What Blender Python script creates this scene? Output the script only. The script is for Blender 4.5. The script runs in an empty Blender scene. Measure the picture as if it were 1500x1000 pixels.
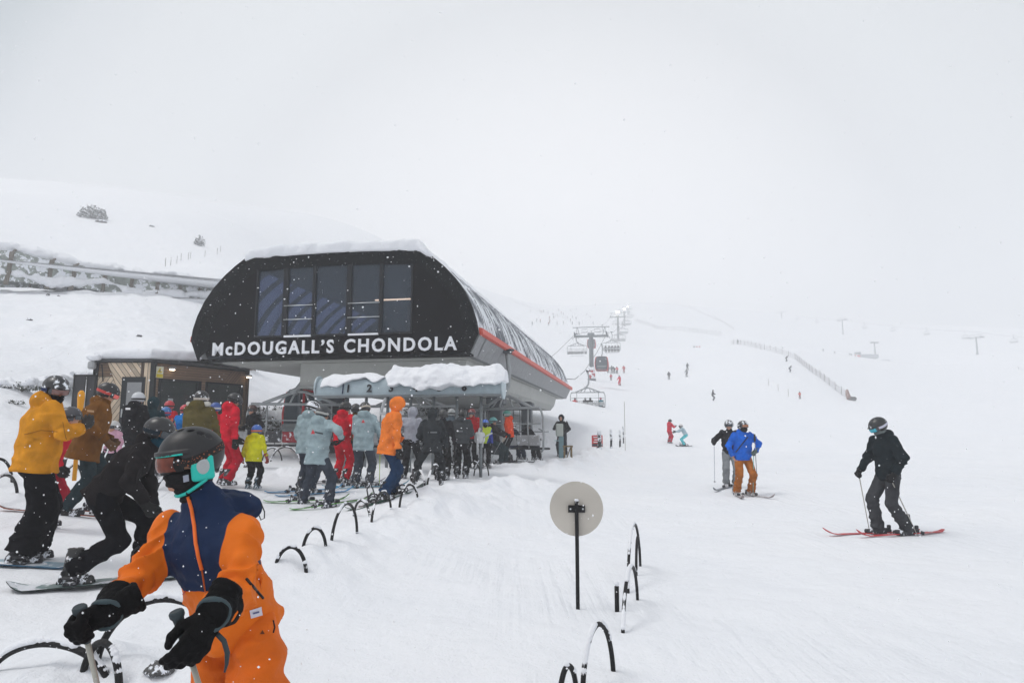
import bpy, bmesh, math, random, time
import numpy as np
from mathutils import Vector, Matrix
from mathutils.bvhtree import BVHTree
T0 = time.time()
R = math.radians
random.seed(7); RNG = np.random.default_rng(7)
sc = bpy.context.scene
COL = sc.collection

# ------------------------------------------------------------- camera
PITCH = math.atan(.135); EYE = 1.6; FPX = 1000.0
cam_d = bpy.data.cameras.new('camera'); cam = bpy.data.objects.new('camera', cam_d); COL.objects.link(cam)
cam_d.sensor_width = 36; cam_d.lens = 24; cam_d.clip_end = 6000; cam_d.clip_start = .05
cam.location = (0, 0, EYE); cam.rotation_euler = (math.pi/2 + PITCH, 0, 0)
sc.camera = cam
# ------------------------------------------------------------- world: bright overcast
w = bpy.data.worlds.new("World"); sc.world = w; w.use_nodes = True
nt = w.node_tree; nt.nodes.clear()
SUN_EL, SUN_AZ = R(60), R(-105)
def N(nt, t, **kw):
    n = nt.nodes.new(t)
    for k, v in kw.items():
        if hasattr(n, k) and k not in ('inputs',): setattr(n, k, v)
    return n
sky = N(nt, 'ShaderNodeTexSky', sky_type='NISHITA', sun_disc=False, sun_elevation=SUN_EL, sun_rotation=SUN_AZ, altitude=1500, dust_density=4)
hsv = N(nt, 'ShaderNodeHueSaturation'); hsv.inputs['Saturation'].default_value = .25; hsv.inputs['Value'].default_value = 1.0
nt.links.new(sky.outputs[0], hsv.inputs['Color'])
tc = N(nt, 'ShaderNodeTexCoord')
nrm = N(nt, 'ShaderNodeVectorMath', operation='DOT_PRODUCT')
gd = Vector((.07, .99, .10)).normalized(); nrm.inputs[1].default_value = gd
nt.links.new(tc.outputs['Generated'], nrm.inputs[0])
ramp = N(nt, 'ShaderNodeValToRGB'); nt.links.new(nrm.outputs['Value'], ramp.inputs[0])
cr = ramp.color_ramp
cr.elements[0].position = .0; cr.elements[0].color = (5.6, 5.6, 5.7, 1)
cr.elements[1].position = 1; cr.elements[1].color = (11.6, 11.4, 11.4, 1)
for p_, c_ in ((.45, (4.2, 4.4, 4.6)), (.67, (1.0, 1.9, 2.2)), (.735, (5.6, 6.0, 6.3)), (.78, (6.9, 7.2, 7.4)), (.84, (7.4, 7.7, 7.9)), (.88, (7.2, 7.4, 7.6)), (.97, (10.8, 10.7, 10.8))):
    e = cr.elements.new(p_); e.color = (*c_, 1)
ns = N(nt, 'ShaderNodeTexNoise'); ns.inputs['Scale'].default_value = 2.2; ns.inputs['Detail'].default_value = 3
nt.links.new(tc.outputs['Generated'], ns.inputs['Vector'])
mr = N(nt, 'ShaderNodeMapRange'); mr.inputs['To Min'].default_value = .95; mr.inputs['To Max'].default_value = 1.05
nt.links.new(ns.outputs[0], mr.inputs[0])
mul = N(nt, 'ShaderNodeVectorMath', operation='SCALE'); nt.links.new(ramp.outputs[0], mul.inputs[0]); nt.links.new(mr.outputs[0], mul.inputs['Scale'])
mix = N(nt, 'ShaderNodeMix', data_type='RGBA'); mix.inputs[0].default_value = .88
nt.links.new(hsv.outputs[0], mix.inputs[6]); nt.links.new(mul.outputs[0], mix.inputs[7])
bg = N(nt, 'ShaderNodeBackground'); bg.inputs['Strength'].default_value = .085
nt.links.new(mix.outputs[2], bg.inputs[0])
out = N(nt, 'ShaderNodeOutputWorld'); nt.links.new(bg.outputs[0], out.inputs[0])
# ------------------------------------------------------------- sun behind cloud
sd = bpy.data.lights.new('sun', 'SUN'); sd.energy = 1.4; sd.angle = R(22); sd.color = (1, .97, .93)
so = bpy.data.objects.new('sun', sd); COL.objects.link(so)
so.rotation_euler = (math.pi/2 - SUN_EL, 0, -SUN_AZ + math.pi)
sc.view_settings.view_transform = 'Standard'; sc.view_settings.look = 'None'
sc.view_settings.exposure = 0.36; sc.view_settings.gamma = 1; sc.view_settings.use_curve_mapping = False
sc.cycles.use_denoising = True
sc.cycles.volume_bounces = 6; sc.cycles.max_bounces = 8; sc.cycles.diffuse_bounces = 3
sc.cycles.use_adaptive_sampling = True

# ------------------------------------------------------------- helpers: pixels to world, noise
CP, SP = math.cos(PITCH), math.sin(PITCH)
def at(px, py, d):
    """world point seen at px, py (1500 x 1000) at forward distance d metres"""
    x = (px-750)/FPX; u = (500-py)/FPX
    ry = CP - u*SP; rz = SP + u*CP; t = d/ry
    return Vector((x*t, d, EYE + rz*t))
_tab = RNG.random(65536).astype(np.float32)
def vnoise(P, seed=0):
    P = np.asarray(P, np.float64); i = np.floor(P).astype(np.int64); f = (P-i); f = (f*f*(3-2*f)).astype(np.float32)
    n = P.shape[1]; res = 0
    mul_ = (73856093, 19349663, 83492791)
    for c in range(2**n):
        h = seed*7919; wt = 1.0
        for k in range(n):
            b = (c >> k) & 1
            h = h ^ ((i[:, k]+b)*mul_[k]); wt = wt*(f[:, k] if b else 1-f[:, k])
        res = res + wt*_tab[h & 65535]
    return res*2-1
def fbm(P, o=3, seed=0):
    r = 0; a = 1
    for k in range(o): r = r + a*vnoise(P*(2.03**k), seed+k*13); a *= .5
    return r

# ------------------------------------------------------------- tagging
def thing(name, label, cat, loc=(0, 0, 0), rz=0, group=None, kind=None):
    o = bpy.data.objects.new(name, None); COL.objects.link(o); o.empty_display_size = .2
    o.location = loc; o.rotation_euler = (0, 0, rz); tag(o, label, cat, group, kind); return o
def tag(o, label=None, cat=None, group=None, kind=None):
    if label: o['label'] = label
    if cat: o['category'] = cat
    if group: o['group'] = group
    if kind: o['kind'] = kind
    return o
def link(name, me, mat, parent=None, smooth=False, loc=None, mw=None):
    o = bpy.data.objects.new(name, me); COL.objects.link(o)
    if parent is not None: o.parent = parent
    if mat is not None:
        mats = mat if isinstance(mat, (list, tuple)) else [mat]
        if len(me.materials) == 0:
            for m in mats: me.materials.append(m)
        elif me.materials[0] != mats[0] or len(mats) > 1:
            for k, m in enumerate(mats):
                if k < len(me.materials):
                    o.material_slots[k].link = 'OBJECT'; o.material_slots[k].material = m
    if smooth: me.polygons.foreach_set('use_smooth', [True]*len(me.polygons))
    if loc is not None: o.location = loc
    if mw is not None: o.matrix_local = mw
    return o
def copytree(o, parent=None):
    c = o.copy(); COL.objects.link(c); c.parent = parent
    for ch in list(o.children): copytree(ch, c)
    return c

# ------------------------------------------------------------- mesh builder
class MB:
    def __init__(s): s.v = []; s.f = []; s.m = []; s.sm = []
    def add(s, vs, fs, mi=0, smooth=False):
        b = len(s.v); s.v += [tuple(v) for v in vs]
        for f in fs: s.f.append([b+i for i in f]); s.m.append(mi); s.sm.append(smooth)
        return s
    def box(s, c, size, M=None, mi=0, bev=0):
        x, y, z = size[0]/2, size[1]/2, size[2]/2; c = Vector(c)
        if bev:
            b_ = min(bev, x*.9, y*.9, z*.9); vs = []
            for sx in (-1, 1):
                for sy in (-1, 1):
                    for sz in (-1, 1):
                        vs += [(sx*x, sy*(y-b_), sz*(z-b_)), (sx*(x-b_), sy*y, sz*(z-b_)), (sx*(x-b_), sy*(y-b_), sz*z)]
            bm = bmesh.new()
            for v in vs: bm.verts.new(v)
            r = bmesh.ops.convex_hull(bm, input=bm.verts)
            bm.verts.index_update()
            pv = [v.co.copy() for v in bm.verts]; pf = [[v.index for v in f.verts] for f in bm.faces]; bm.free()
            if M is not None: pv = [M @ v for v in pv]
            return s.add([v+c for v in pv], pf, mi)
        vs = [Vector((a*x, b*y, d*z)) for a in (-1, 1) for b in (-1, 1) for d in (-1, 1)]
        if M is not None: vs = [M @ v for v in vs]
        return s.add([v+c for v in vs], [(0, 1, 3, 2), (4, 6, 7, 5), (0, 4, 5, 1), (2, 3, 7, 6), (0, 2, 6, 4), (1, 5, 7, 3)], mi)
    def bar(s, a, b, w_, h_, mi=0, up=(0, 0, 1)):
        a = Vector(a); b = Vector(b); d = (b-a); L = d.length; d.normalize(); u = Vector(up)
        if abs(d.dot(u)) > .98: u = Vector((0, 1, 0))
        x = d.cross(u).normalized(); z = x.cross(d)
        M = Matrix((x, d, z)).transposed(); return s.box((a+b)/2, (w_, L, h_), M, mi)
    def tube(s, pts, r, n=8, mi=0, closed=False, smooth=True, caps=True):
        pts = [Vector(p) for p in pts]; m = len(pts); rs = r if isinstance(r, (list, tuple)) else [r]*m
        vs = []; prev = None
        for i, p in enumerate(pts):
            if closed: d = pts[(i+1) % m]-pts[i-1]
            else: d = pts[min(i+1, m-1)]-pts[max(i-1, 0)]
            d.normalize()
            if prev is None:
                u = Vector((0, 0, 1)) if abs(d.z) < .9 else Vector((1, 0, 0)); u = (u-d*u.dot(d)).normalized()
            else: u = (prev-d*prev.dot(d)).normalized()
            prev = u; v = d.cross(u)
            for k in range(n):
                a = 2*math.pi*k/n; vs.append(p+(u*math.cos(a)+v*math.sin(a))*rs[i])
        fs = []
        for i in range(m if closed else m-1):
            j = (i+1) % m
            for k in range(n):
                k2 = (k+1) % n; fs.append((i*n+k, i*n+k2, j*n+k2, j*n+k))
        s.add(vs, fs, mi, smooth)
        if not closed and caps:
            b = len(s.v)-len(vs)
            s.f.append([b+k for k in range(n)][::-1]); s.m.append(mi); s.sm.append(False)
            s.f.append([b+(m-1)*n+k for k in range(n)]); s.m.append(mi); s.sm.append(False)
        return s
    def prism(s, poly, y0, y1, mi=0):
        """poly in x,z extruded along y"""
        n = len(poly); vs = [(p[0], y0, p[1]) for p in poly]+[(p[0], y1, p[1]) for p in poly]
        fs = [tuple(range(n)), tuple(range(2*n-1, n-1, -1))]+[(k, n+k, n+(k+1) % n, (k+1) % n) for k in range(n)]
        return s.add(vs, fs, mi)
    def mesh(s, name='m'):
        me = bpy.data.meshes.new(name); me.from_pydata(s.v, [], s.f)
        me.polygons.foreach_set('material_index', s.m); me.polygons.foreach_set('use_smooth', s.sm)
        bm = bmesh.new(); bm.from_mesh(me); bmesh.ops.recalc_face_normals(bm, faces=bm.faces); bm.to_mesh(me); bm.free()
        me.update(); return me
    def build(s, name, mat, parent=None, **k): return link(name, s.mesh(name), mat, parent, **k)

# ------------------------------------------------------------- SDF tools (surface nets)
def V3(a): return np.array(a, np.float32)
def smin(a, b, k):
    h = np.clip(.5+.5*(b-a)/k, 0, 1); return b+(a-b)*h-k*h*(1-h)
def cap(P, a, b, ra, rb=None):
    a = V3(a); b = V3(b); rb = ra if rb is None else rb
    ba = b-a; t = np.clip(((P-a)@ba)/max(float(ba@ba), 1e-9), 0, 1)
    q = P-a-t[:, None]*ba; return np.sqrt((q*q).sum(1))-(ra+(rb-ra)*t)
def ell(P, c, r, M=None):
    q = P-V3(c)
    if M is not None: q = q@V3(M)
    r = V3(r); k0 = np.sqrt(((q/r)**2).sum(1)); k1 = np.sqrt(((q/r/r)**2).sum(1)); return k0*(k0-1)/np.maximum(k1, 1e-6)
def ecap(P, a, b, side, A, B):
    a = V3(a); b = V3(b); ba = b-a; L = float(np.sqrt(ba@ba)); ax = ba/L; s = V3(side); s = s-ax*(s@ax); s /= np.sqrt(s@s); f = np.cross(ax, s)
    t = np.clip(((P-a)@ba)/(L*L), 0, 1); q = P-a-t[:, None]*ba
    w_ = A[0]+(B[0]-A[0])*t; d_ = A[1]+(B[1]-A[1])*t; mn = np.minimum(w_, d_)
    k0 = np.sqrt((q@s/w_)**2+(q@f/d_)**2+(q@ax/mn)**2); return (k0-1)*mn
def rbox(P, c, hs, r, M=None):
    q = P-V3(c)
    if M is not None: q = q@V3(M)
    q = np.abs(q)-(V3(hs)-r); return np.sqrt((np.maximum(q, 0)**2).sum(1))+np.minimum(q.max(1), 0)-r
def snet(f, lo, hi, h, name='sdf', newton=1, attr=None):
    lo = V3(lo); hi = V3(hi); B = 4
    nb = np.maximum(1, np.ceil((hi-lo)/(h*B)).astype(int)+1); n = nb*B
    ax = [lo[k]+(np.arange(nb[k])*B+(B-1)/2)*h for k in range(3)]
    C = np.stack(np.meshgrid(*ax, indexing='ij'), -1).reshape(-1, 3).astype(np.float32)
    vc = np.concatenate([f(C[i:i+200000]) for i in range(0, len(C), 200000)])
    act = np.abs(vc) < (B*h*1.0+.03)
    v = np.repeat(np.repeat(np.repeat(np.sign(vc).reshape(nb), B, 0), B, 1), B, 2).astype(np.float32)
    v[v == 0] = 1
    bi = np.argwhere(act.reshape(nb))
    loc = np.stack(np.meshgrid(*[np.arange(B)]*3, indexing='ij'), -1).reshape(-1, 3)
    I = (bi[:, None, :]*B+loc[None]).reshape(-1, 3)
    Pf = (lo+I*h).astype(np.float32)
    if len(Pf):
        vf = np.concatenate([f(Pf[i:i+200000]) for i in range(0, len(Pf), 200000)])
        v[I[:, 0], I[:, 1], I[:, 2]] = vf
    s = v < 0
    for k in range(3):
        sl = [slice(None)]*3; sl[k] = 0; s[tuple(sl)] = False; sl[k] = -1; s[tuple(sl)] = False
    c = s[:-1, :-1, :-1].astype(np.int8)
    tot = sum(s[a:n[0]-1+a, b:n[1]-1+b, d:n[2]-1+d].astype(np.int8) for a in (0, 1) for b in (0, 1) for d in (0, 1))
    cell = np.argwhere((tot > 0) & (tot < 8)); idx = -np.ones(tot.shape, np.int64); idx[cell[:, 0], cell[:, 1], cell[:, 2]] = np.arange(len(cell))
    acc = np.zeros((len(cell), 3)); cnt = np.zeros(len(cell))
    for k in range(3):
        o = [j for j in range(3) if j != k]
        for a in (0, 1):
            for b in (0, 1):
                c0 = cell.copy(); c0[:, o[0]] += a; c0[:, o[1]] += b; c1 = c0.copy(); c1[:, k] += 1
                v0 = v[c0[:, 0], c0[:, 1], c0[:, 2]]; v1 = v[c1[:, 0], c1[:, 1], c1[:, 2]]
                m = (v0 < 0) != (v1 < 0); t = np.where(m, v0/np.where(m, v0-v1, 1), 0)
                p = c0.astype(float); p[:, k] += t; acc[m] += p[m]; cnt[m] += 1
    cnt = np.maximum(cnt, 1); vs = (lo+acc/cnt[:, None]*h).astype(np.float32)
    quads = []
    for k in range(3):
        o = [j for j in range(3) if j != k]
        s0 = [slice(0, None)]*3; s1 = [slice(0, None)]*3; s0[k] = slice(0, -1); s1[k] = slice(1, None)
        d = s[tuple(s0)] != s[tuple(s1)]; e_ = np.argwhere(d)
        e_ = e_[(e_[:, o[0]] > 0) & (e_[:, o[1]] > 0) & (e_[:, o[0]] < n[o[0]]-1) & (e_[:, o[1]] < n[o[1]]-1)]
        ins = s[e_[:, 0], e_[:, 1], e_[:, 2]]
        q = []
        for a, b in ((0, 0), (1, 0), (1, 1), (0, 1)):
            cc = e_.copy(); cc[:, o[0]] -= a; cc[:, o[1]] -= b; q.append(idx[cc[:, 0], cc[:, 1], cc[:, 2]])
        q = np.stack(q, 1); flip = ins if k != 1 else ~ins
        q[~flip] = q[~flip][:, ::-1]; quads.append(q)
    q = np.concatenate(quads); q = q[(q >= 0).all(1)]
    for _ in range(newton):
        e0 = h*.25; g = np.stack([(f(vs+V3([e0 if j == k else 0 for j in range(3)]))-f(vs-V3([e0 if j == k else 0 for j in range(3)])))/(2*e0) for k in range(3)], 1)
        gl = np.maximum((g*g).sum(1), .05); st = f(vs)/gl; st = np.clip(st, -h*.6, h*.6); vs = (vs-g*st[:, None]).astype(np.float32)
    me = bpy.data.meshes.new(name)
    me.vertices.add(len(vs)); me.vertices.foreach_set('co', vs.ravel())
    me.loops.add(len(q)*4); me.loops.foreach_set('vertex_index', q.ravel().astype(np.int32))
    me.polygons.add(len(q)); me.polygons.foreach_set('loop_start', (np.arange(len(q))*4).astype(np.int32))
    me.polygons.foreach_set('loop_total', np.full(len(q), 4, np.int32))
    me.update(calc_edges=True); me.validate()
    me.polygons.foreach_set('use_smooth', [True]*len(me.polygons))
    if attr is not None:
        for nm, fn in attr.items():
            at_ = me.attributes.new(nm, 'FLOAT', 'POINT'); at_.data.foreach_set('value', fn(vs).astype(np.float32))
    return me

# ------------------------------------------------------------- materials
_mc = {}
def mat(name, col, rough=.6, metal=0, bump=0, bscale=20, var=0, vscale=5, snow=0, sscale=9, spec=.22, emit=None, alpha=None, trans=0, stretch=None, detail=4, upsnow=0, sheen=0):
    key = (name, tuple(col), rough, metal, bump, bscale, var, snow, emit, alpha, trans, upsnow)
    if key in _mc: return _mc[key]
    m = bpy.data.materials.new(name); m.use_nodes = True; nt = m.node_tree; b = nt.nodes['Principled BSDF']
    L = nt.links.new
    b.inputs['Roughness'].default_value = rough; b.inputs['Metallic'].default_value = metal
    b.inputs['Specular IOR Level'].default_value = spec
    if sheen: b.inputs['Sheen Weight'].default_value = sheen
    c4 = (*col, 1); b.inputs['Base Color'].default_value = c4
    tcn = N(nt, 'ShaderNodeTexCoord'); vec = tcn.outputs['Object']
    if stretch:
        mp = N(nt, 'ShaderNodeMapping'); mp.inputs['Scale'].default_value = stretch; L(vec, mp.inputs[0]); vec2 = mp.outputs[0]
    else: vec2 = vec
    last = None
    if var:
        n1 = N(nt, 'ShaderNodeTexNoise'); n1.inputs['Scale'].default_value = vscale; n1.inputs['Detail'].default_value = 5; L(vec2, n1.inputs['Vector'])
        mx = N(nt, 'ShaderNodeMix', data_type='RGBA'); mx.blend_type = 'MIX'
        mx.inputs[6].default_value = tuple(max(0, x*(1-var)) for x in col)+(1,); mx.inputs[7].default_value = tuple(min(1, x*(1+var)) for x in col)+(1,)
        rr = N(nt, 'ShaderNodeMapRange'); rr.inputs['From Min'].default_value = .3; rr.inputs['From Max'].default_value = .7; L(n1.outputs[0], rr.inputs[0]); L(rr.outputs[0], mx.inputs[0]); last = mx.outputs[2]
    if snow or upsnow:
        n2 = N(nt, 'ShaderNodeTexNoise'); n2.inputs['Scale'].default_value = sscale; n2.inputs['Detail'].default_value = 6; n2.inputs['Roughness'].default_value = .65; L(vec, n2.inputs['Vector'])
        val = n2.outputs[0]
        if upsnow:
            geo = N(nt, 'ShaderNodeNewGeometry'); sx = N(nt, 'ShaderNodeSeparateXYZ'); L(geo.outputs['Normal'], sx.inputs[0])
            ma = N(nt, 'ShaderNodeMath', operation='MULTIPLY_ADD'); ma.inputs[1].default_value = upsnow; L(sx.outputs[2], ma.inputs[0]); L(val, ma.inputs[2]); val = ma.outputs[0]
        r2 = N(nt, 'ShaderNodeMapRange'); th = 1-snow if snow else .75; r2.inputs['From Min'].default_value = th; r2.inputs['From Max'].default_value = th+.03
        L(val, r2.inputs[0]); ms = N(nt, 'ShaderNodeMix', data_type='RGBA'); L(r2.outputs[0], ms.inputs[0])
        if last is not None: L(last, ms.inputs[6])
        else: ms.inputs[6].default_value = c4
        ms.inputs[7].default_value = (.82, .85, .9, 1); last = ms.outputs[2]
    if last is not None: L(last, b.inputs['Base Color'])
    if bump:
        n3 = N(nt, 'ShaderNodeTexNoise'); n3.inputs['Scale'].default_value = bscale; n3.inputs['Detail'].default_value = detail; L(vec2, n3.inputs['Vector'])
        if name in ('fabric', 'orange_trousers'):
            rg_ = N(nt, 'ShaderNodeTexNoise'); rg_.noise_type = 'RIDGED_MULTIFRACTAL'; rg_.inputs['Scale'].default_value = 4.5; rg_.inputs['Detail'].default_value = 3; rg_.inputs['Distortion'].default_value = .8; L(vec, rg_.inputs['Vector'])
            b2 = N(nt, 'ShaderNodeBump'); b2.inputs['Strength'].default_value = 1; b2.inputs['Distance'].default_value = .07; L(rg_.outputs[0], b2.inputs['Height'])
        else: b2 = None
        bp = N(nt, 'ShaderNodeBump'); bp.inputs['Strength'].default_value = min(1, bump); bp.inputs['Distance'].default_value = .03; L(n3.outputs[0], bp.inputs['Height']); L(bp.outputs[0], b.inputs['Normal'])
        if b2 is not None: L(b2.outputs[0], bp.inputs['Normal'])
    if emit: b.inputs['Emission Color'].default_value = (*emit[:3], 1); b.inputs['Emission Strength'].default_value = emit[3]
    if alpha is not None: b.inputs['Alpha'].default_value = alpha
    if trans: b.inputs['Transmission Weight'].default_value = trans
    _mc[key] = m; return m
def fab(col, snow=.30, **k):
    col = tuple(col); return mat('fabric', col, rough=.85, bump=.8, bscale=11, var=.22, vscale=7, snow=snow, sscale=38, spec=.05, **k)
SNOW = bpy.data.materials.new('snow'); SNOW.use_nodes = True
def _snow(m, s=1.0, tracks=False):
    nt = m.node_tree; b = nt.nodes['Principled BSDF']; L = nt.links.new
    b.inputs['Roughness'].default_value = .75; b.inputs['Specular IOR Level'].default_value = .2
    tcn = N(nt, 'ShaderNodeTexCoord'); mp = N(nt, 'ShaderNodeMapping'); L(tcn.outputs['Object'], mp.inputs[0])
    a = N(nt, 'ShaderNodeTexNoise'); a.inputs['Scale'].default_value = .35*s; a.inputs['Detail'].default_value = 5; L(mp.outputs[0], a.inputs['Vector'])
    mx = N(nt, 'ShaderNodeMix', data_type='RGBA'); mx.inputs[6].default_value = (.80, .83, .88, 1); mx.inputs[7].default_value = (.90, .91, .935, 1); L(a.outputs[0], mx.inputs[0]); L(mx.outputs[2], b.inputs['Base Color'])
    n1 = N(nt, 'ShaderNodeTexNoise'); n1.inputs['Scale'].default_value = 3.5*s; n1.inputs['Detail'].default_value = 9; n1.inputs['Roughness'].default_value = .62; L(mp.outputs[0], n1.inputs['Vector'])
    n2 = N(nt, 'ShaderNodeTexNoise'); n2.inputs['Scale'].default_value = 60*s; n2.inputs['Detail'].default_value = 3; L(mp.outputs[0], n2.inputs['Vector'])
    ad = N(nt, 'ShaderNodeMath', operation='MULTIPLY_ADD'); ad.inputs[1].default_value = .12; L(n2.outputs[0], ad.inputs[0]); L(n1.outputs[0], ad.inputs[2])
    hgt = ad.outputs[0]
    if tracks:
        m2 = N(nt, 'ShaderNodeMapping'); m2.inputs['Rotation'].default_value = (0, 0, .21); m2.inputs['Scale'].default_value = (9, .22, 1); L(tcn.outputs['Object'], m2.inputs[0])
        t1 = N(nt, 'ShaderNodeTexNoise'); t1.inputs['Scale'].default_value = 1; t1.inputs['Detail'].default_value = 3; L(m2.outputs[0], t1.inputs['Vector'])
        t2 = N(nt, 'ShaderNodeTexNoise'); t2.inputs['Scale'].default_value = .22; t2.inputs['Detail'].default_value = 3; L(tcn.outputs['Object'], t2.inputs['Vector'])
        r2 = N(nt, 'ShaderNodeMapRange'); r2.inputs['From Min'].default_value = .48; r2.inputs['From Max'].default_value = .62; L(t2.outputs[0], r2.inputs[0])
        mm = N(nt, 'ShaderNodeMath', operation='MULTIPLY'); L(t1.outputs[0], mm.inputs[0]); L(r2.outputs[0], mm.inputs[1])
        m3 = N(nt, 'ShaderNodeMath', operation='MULTIPLY_ADD'); m3.inputs[1].default_value = 1.1; L(mm.outputs[0], m3.inputs[0]); L(hgt, m3.inputs[2]); hgt = m3.outputs[0]
        v1 = N(nt, 'ShaderNodeTexVoronoi'); v1.inputs['Scale'].default_value = 2.6; v1.feature = 'SMOOTH_F1'; L(tcn.outputs['Object'], v1.inputs['Vector'])
        m4 = N(nt, 'ShaderNodeMath', operation='MULTIPLY_ADD'); m4.inputs[1].default_value = .35; L(v1.outputs['Distance'], m4.inputs[0]); L(hgt, m4.inputs[2]); hgt = m4.outputs[0]
    bp = N(nt, 'ShaderNodeBump'); bp.inputs['Strength'].default_value = .85; bp.inputs['Distance'].default_value = .07; L(hgt, bp.inputs['Height']); L(bp.outputs[0], b.inputs['Normal'])
_snow(SNOW)
GSNOW = bpy.data.materials.new('piste_snow'); GSNOW.use_nodes = True; _snow(GSNOW, 1.0, True)
BLACK = mat('black_metal', (.010, .010, .011), rough=.5, bump=.2, bscale=40, snow=.30, sscale=30)
GREY = mat('grey_steel', (.20, .22, .23), rough=.45, metal=.3, bump=.1, bscale=20, var=.12, snow=.27, sscale=25)
DGREY = mat('dark_steel', (.07, .08, .09), rough=.5, metal=.2, bump=.1, bscale=20, var=.2, snow=.29, sscale=20)
SILVER = mat('silver', (.55, .57, .58), rough=.35, metal=.7)
RED = mat('red_paint', (.55, .035, .04), rough=.5, var=.15, snow=.33, sscale=15)
WHITE = mat('white_paint', (.72, .74, .76), rough=.5, var=.04)
SKIN = mat('skin', (.50, .27, .19), rough=.55, bump=.1, bscale=60)
LENS = mat('goggle_lens', (.02, .03, .04), rough=.08, spec=.9)
# ------------------------------------------------------------- ground height from surveyed spots
CTRL = [ # px, py, forward distance of spots on the snow
(1300,785,10.8),(1500,850,7.6),(1200,860,7.1),(1090,725,17),(1070,711,18.5),(1450,720,17.5),(981,649,50),(1003,654,48),(1045,589,103),
(980,560,142),(1007,541,155),(1018,515,250),(1243,586,130),(1374,547,340),(1265,523,330),(1432,513,330),(930,470,430),(1055,493,300),
(1155,541,146),(1165,518,190),(1080,503,225),(867,558,118),(903,495,260),(912,476,370),(935,440,600),(935,425,900),(860,600,62),(900,585,80),
(820,466,340),(760,462,330),(750,440,600),(750,430,900),(300,392,88),(240,392,92),(135,318,125),(292,360,115),(0,420,50),(100,425,50),(320,447,54),
(100,500,33),(250,510,33),(60,590,23),(145,640,25),(225,640,25),(362,640,28),(20,665,15),(30,712,11),(118,752,9.7),(45,826,7),(0,842,6.6),
(140,856,6.6),(327,718,13.6),(368,714,13.6),(467,744,12.6),(532,711,14.7),(570,735,12),(605,702,17),(632,710,16),(676,699,18.5),
(748,684,23.7),(712,681,21.5),(823,672,29),(600,752,11.6),(500,805,8.6),(450,843,7.2),(800,745,14),(846,892,6.2),(900,985,4.6),(750,1000,4.4),
(1480,640,60),(1480,600,115),(1480,560,210),(1480,500,420),(1480,470,800),(1250,470,700),(1250,492,440),(1100,470,500),(1100,445,850),
(640,592,45),(390,603,33),(400,545,50),(400,440,75),(0,330,100),(0,285,190),(0,262,350),(150,275,260),(350,330,180),(350,300,320),(550,350,300),(650,400,420),
(550,335,520),(300,275,430),(0,245,400),(650,400,800),(220,880,6),(100,960,4.9),(300,930,5.4),(700,560,75),(600,520,110),(700,480,220),(500,430,200),
(1300,575,160),(1150,600,98),(1300,620,78),(1200,650,45),(1350,665,33),(950,700,22),(900,640,45)]
def _q(x, y):
    r = np.maximum(np.hypot(x, y), 1.5); s = np.asarray(x)/r; return s*1.8, np.log(r)
cx, cy, cz = [], [], []
for (px, py, d) in CTRL:
    p = at(px, py, d); cx.append(p.x); cy.append(p.y); cz.append(p.z)
for s_ in (-1, -.8, -.4, 0, .4, .8, 1):
    for r_ in (1.5, 2.5): cx.append(s_*r_); cy.append(math.sqrt(max(0, 1-s_*s_))*r_); cz.append(0)
for r_, zl, zr in ((6, .3, 0), (15, 1.2, .0), (40, 7, .3), (100, 30, 3), (300, 90, 25), (700, 170, 80)):
    cx += [-r_, r_]; cy += [.01, .01]; cz += [zl, zr]
cx = np.array(cx); cy = np.array(cy); cz = np.array(cz)
A_, B_ = _q(cx, cy); Q_ = cz/np.maximum(np.hypot(cx, cy), 1.5)
def _k(d2): return .5*d2*np.log(d2+1e-12)
def _solve():
    n = len(A_); K = _k((A_[:, None]-A_)**2+(B_[:, None]-B_)**2)+np.eye(n)*.006
    Pm = np.stack([np.ones(n), A_, B_], 1); M = np.zeros((n+3, n+3)); M[:n, :n] = K; M[:n, n:] = Pm; M[n:, :n] = Pm.T
    return np.linalg.solve(M, np.concatenate([Q_, np.zeros(3)]))
W_ = _solve()
BANKS = []   # (polyline xy, height, width)
def groundz(x, y, detail=True):
    x = np.atleast_1d(np.asarray(x, float)).ravel(); y = np.atleast_1d(np.asarray(y, float)).ravel()
    a, b = _q(x, y); res = np.empty(len(x))
    for i in range(0, len(x), 40000):
        aa = a[i:i+40000]; bb = b[i:i+40000]
        res[i:i+40000] = _k((aa[:, None]-A_)**2+(bb[:, None]-B_)**2)@W_[:-3]+W_[-3]+W_[-2]*aa+W_[-1]*bb
    r = np.maximum(np.hypot(x, y), 1.5); z = res*r
    rr = np.hypot(x, y); z = z*np.clip((rr-.5)/1.5, 0, 1)
    z = np.where(z > 105, 105+48*(1-np.exp(-(z-105)/48)), z)
    if detail:
        P2 = np.stack([x, y], 1); rough = np.clip((-x-9)/6, 0, 1)*np.clip((y-12)/6, 0, 1)
        z = z+.035*fbm(P2*.9, 4, 3)+.06*vnoise(P2*.22, 5)*np.clip(rr/15, 0, 1)+.4*vnoise(P2*.03, 9)*np.clip(rr/80-.5, 0, 3)
        z = z+rough*(.16*np.maximum(0, fbm(P2*.9, 3, 17)))*np.clip(60/np.maximum(y, 1), 0, 1)
        for (pl, h, w_) in BANKS:
            dmin = np.full(len(x), 1e9)
            for (p, q) in zip(pl[:-1], pl[1:]):
                d = np.array(q)-np.array(p); t = np.clip(((x-p[0])*d[0]+(y-p[1])*d[1])/(d@d), 0, 1)
                dmin = np.minimum(dmin, np.hypot(x-p[0]-t*d[0], y-p[1]-t*d[1]))
            z = z+h*np.exp(-(dmin/w_)**2)*(1+.55*fbm(P2*2.3, 3, 23))
    return z
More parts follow.
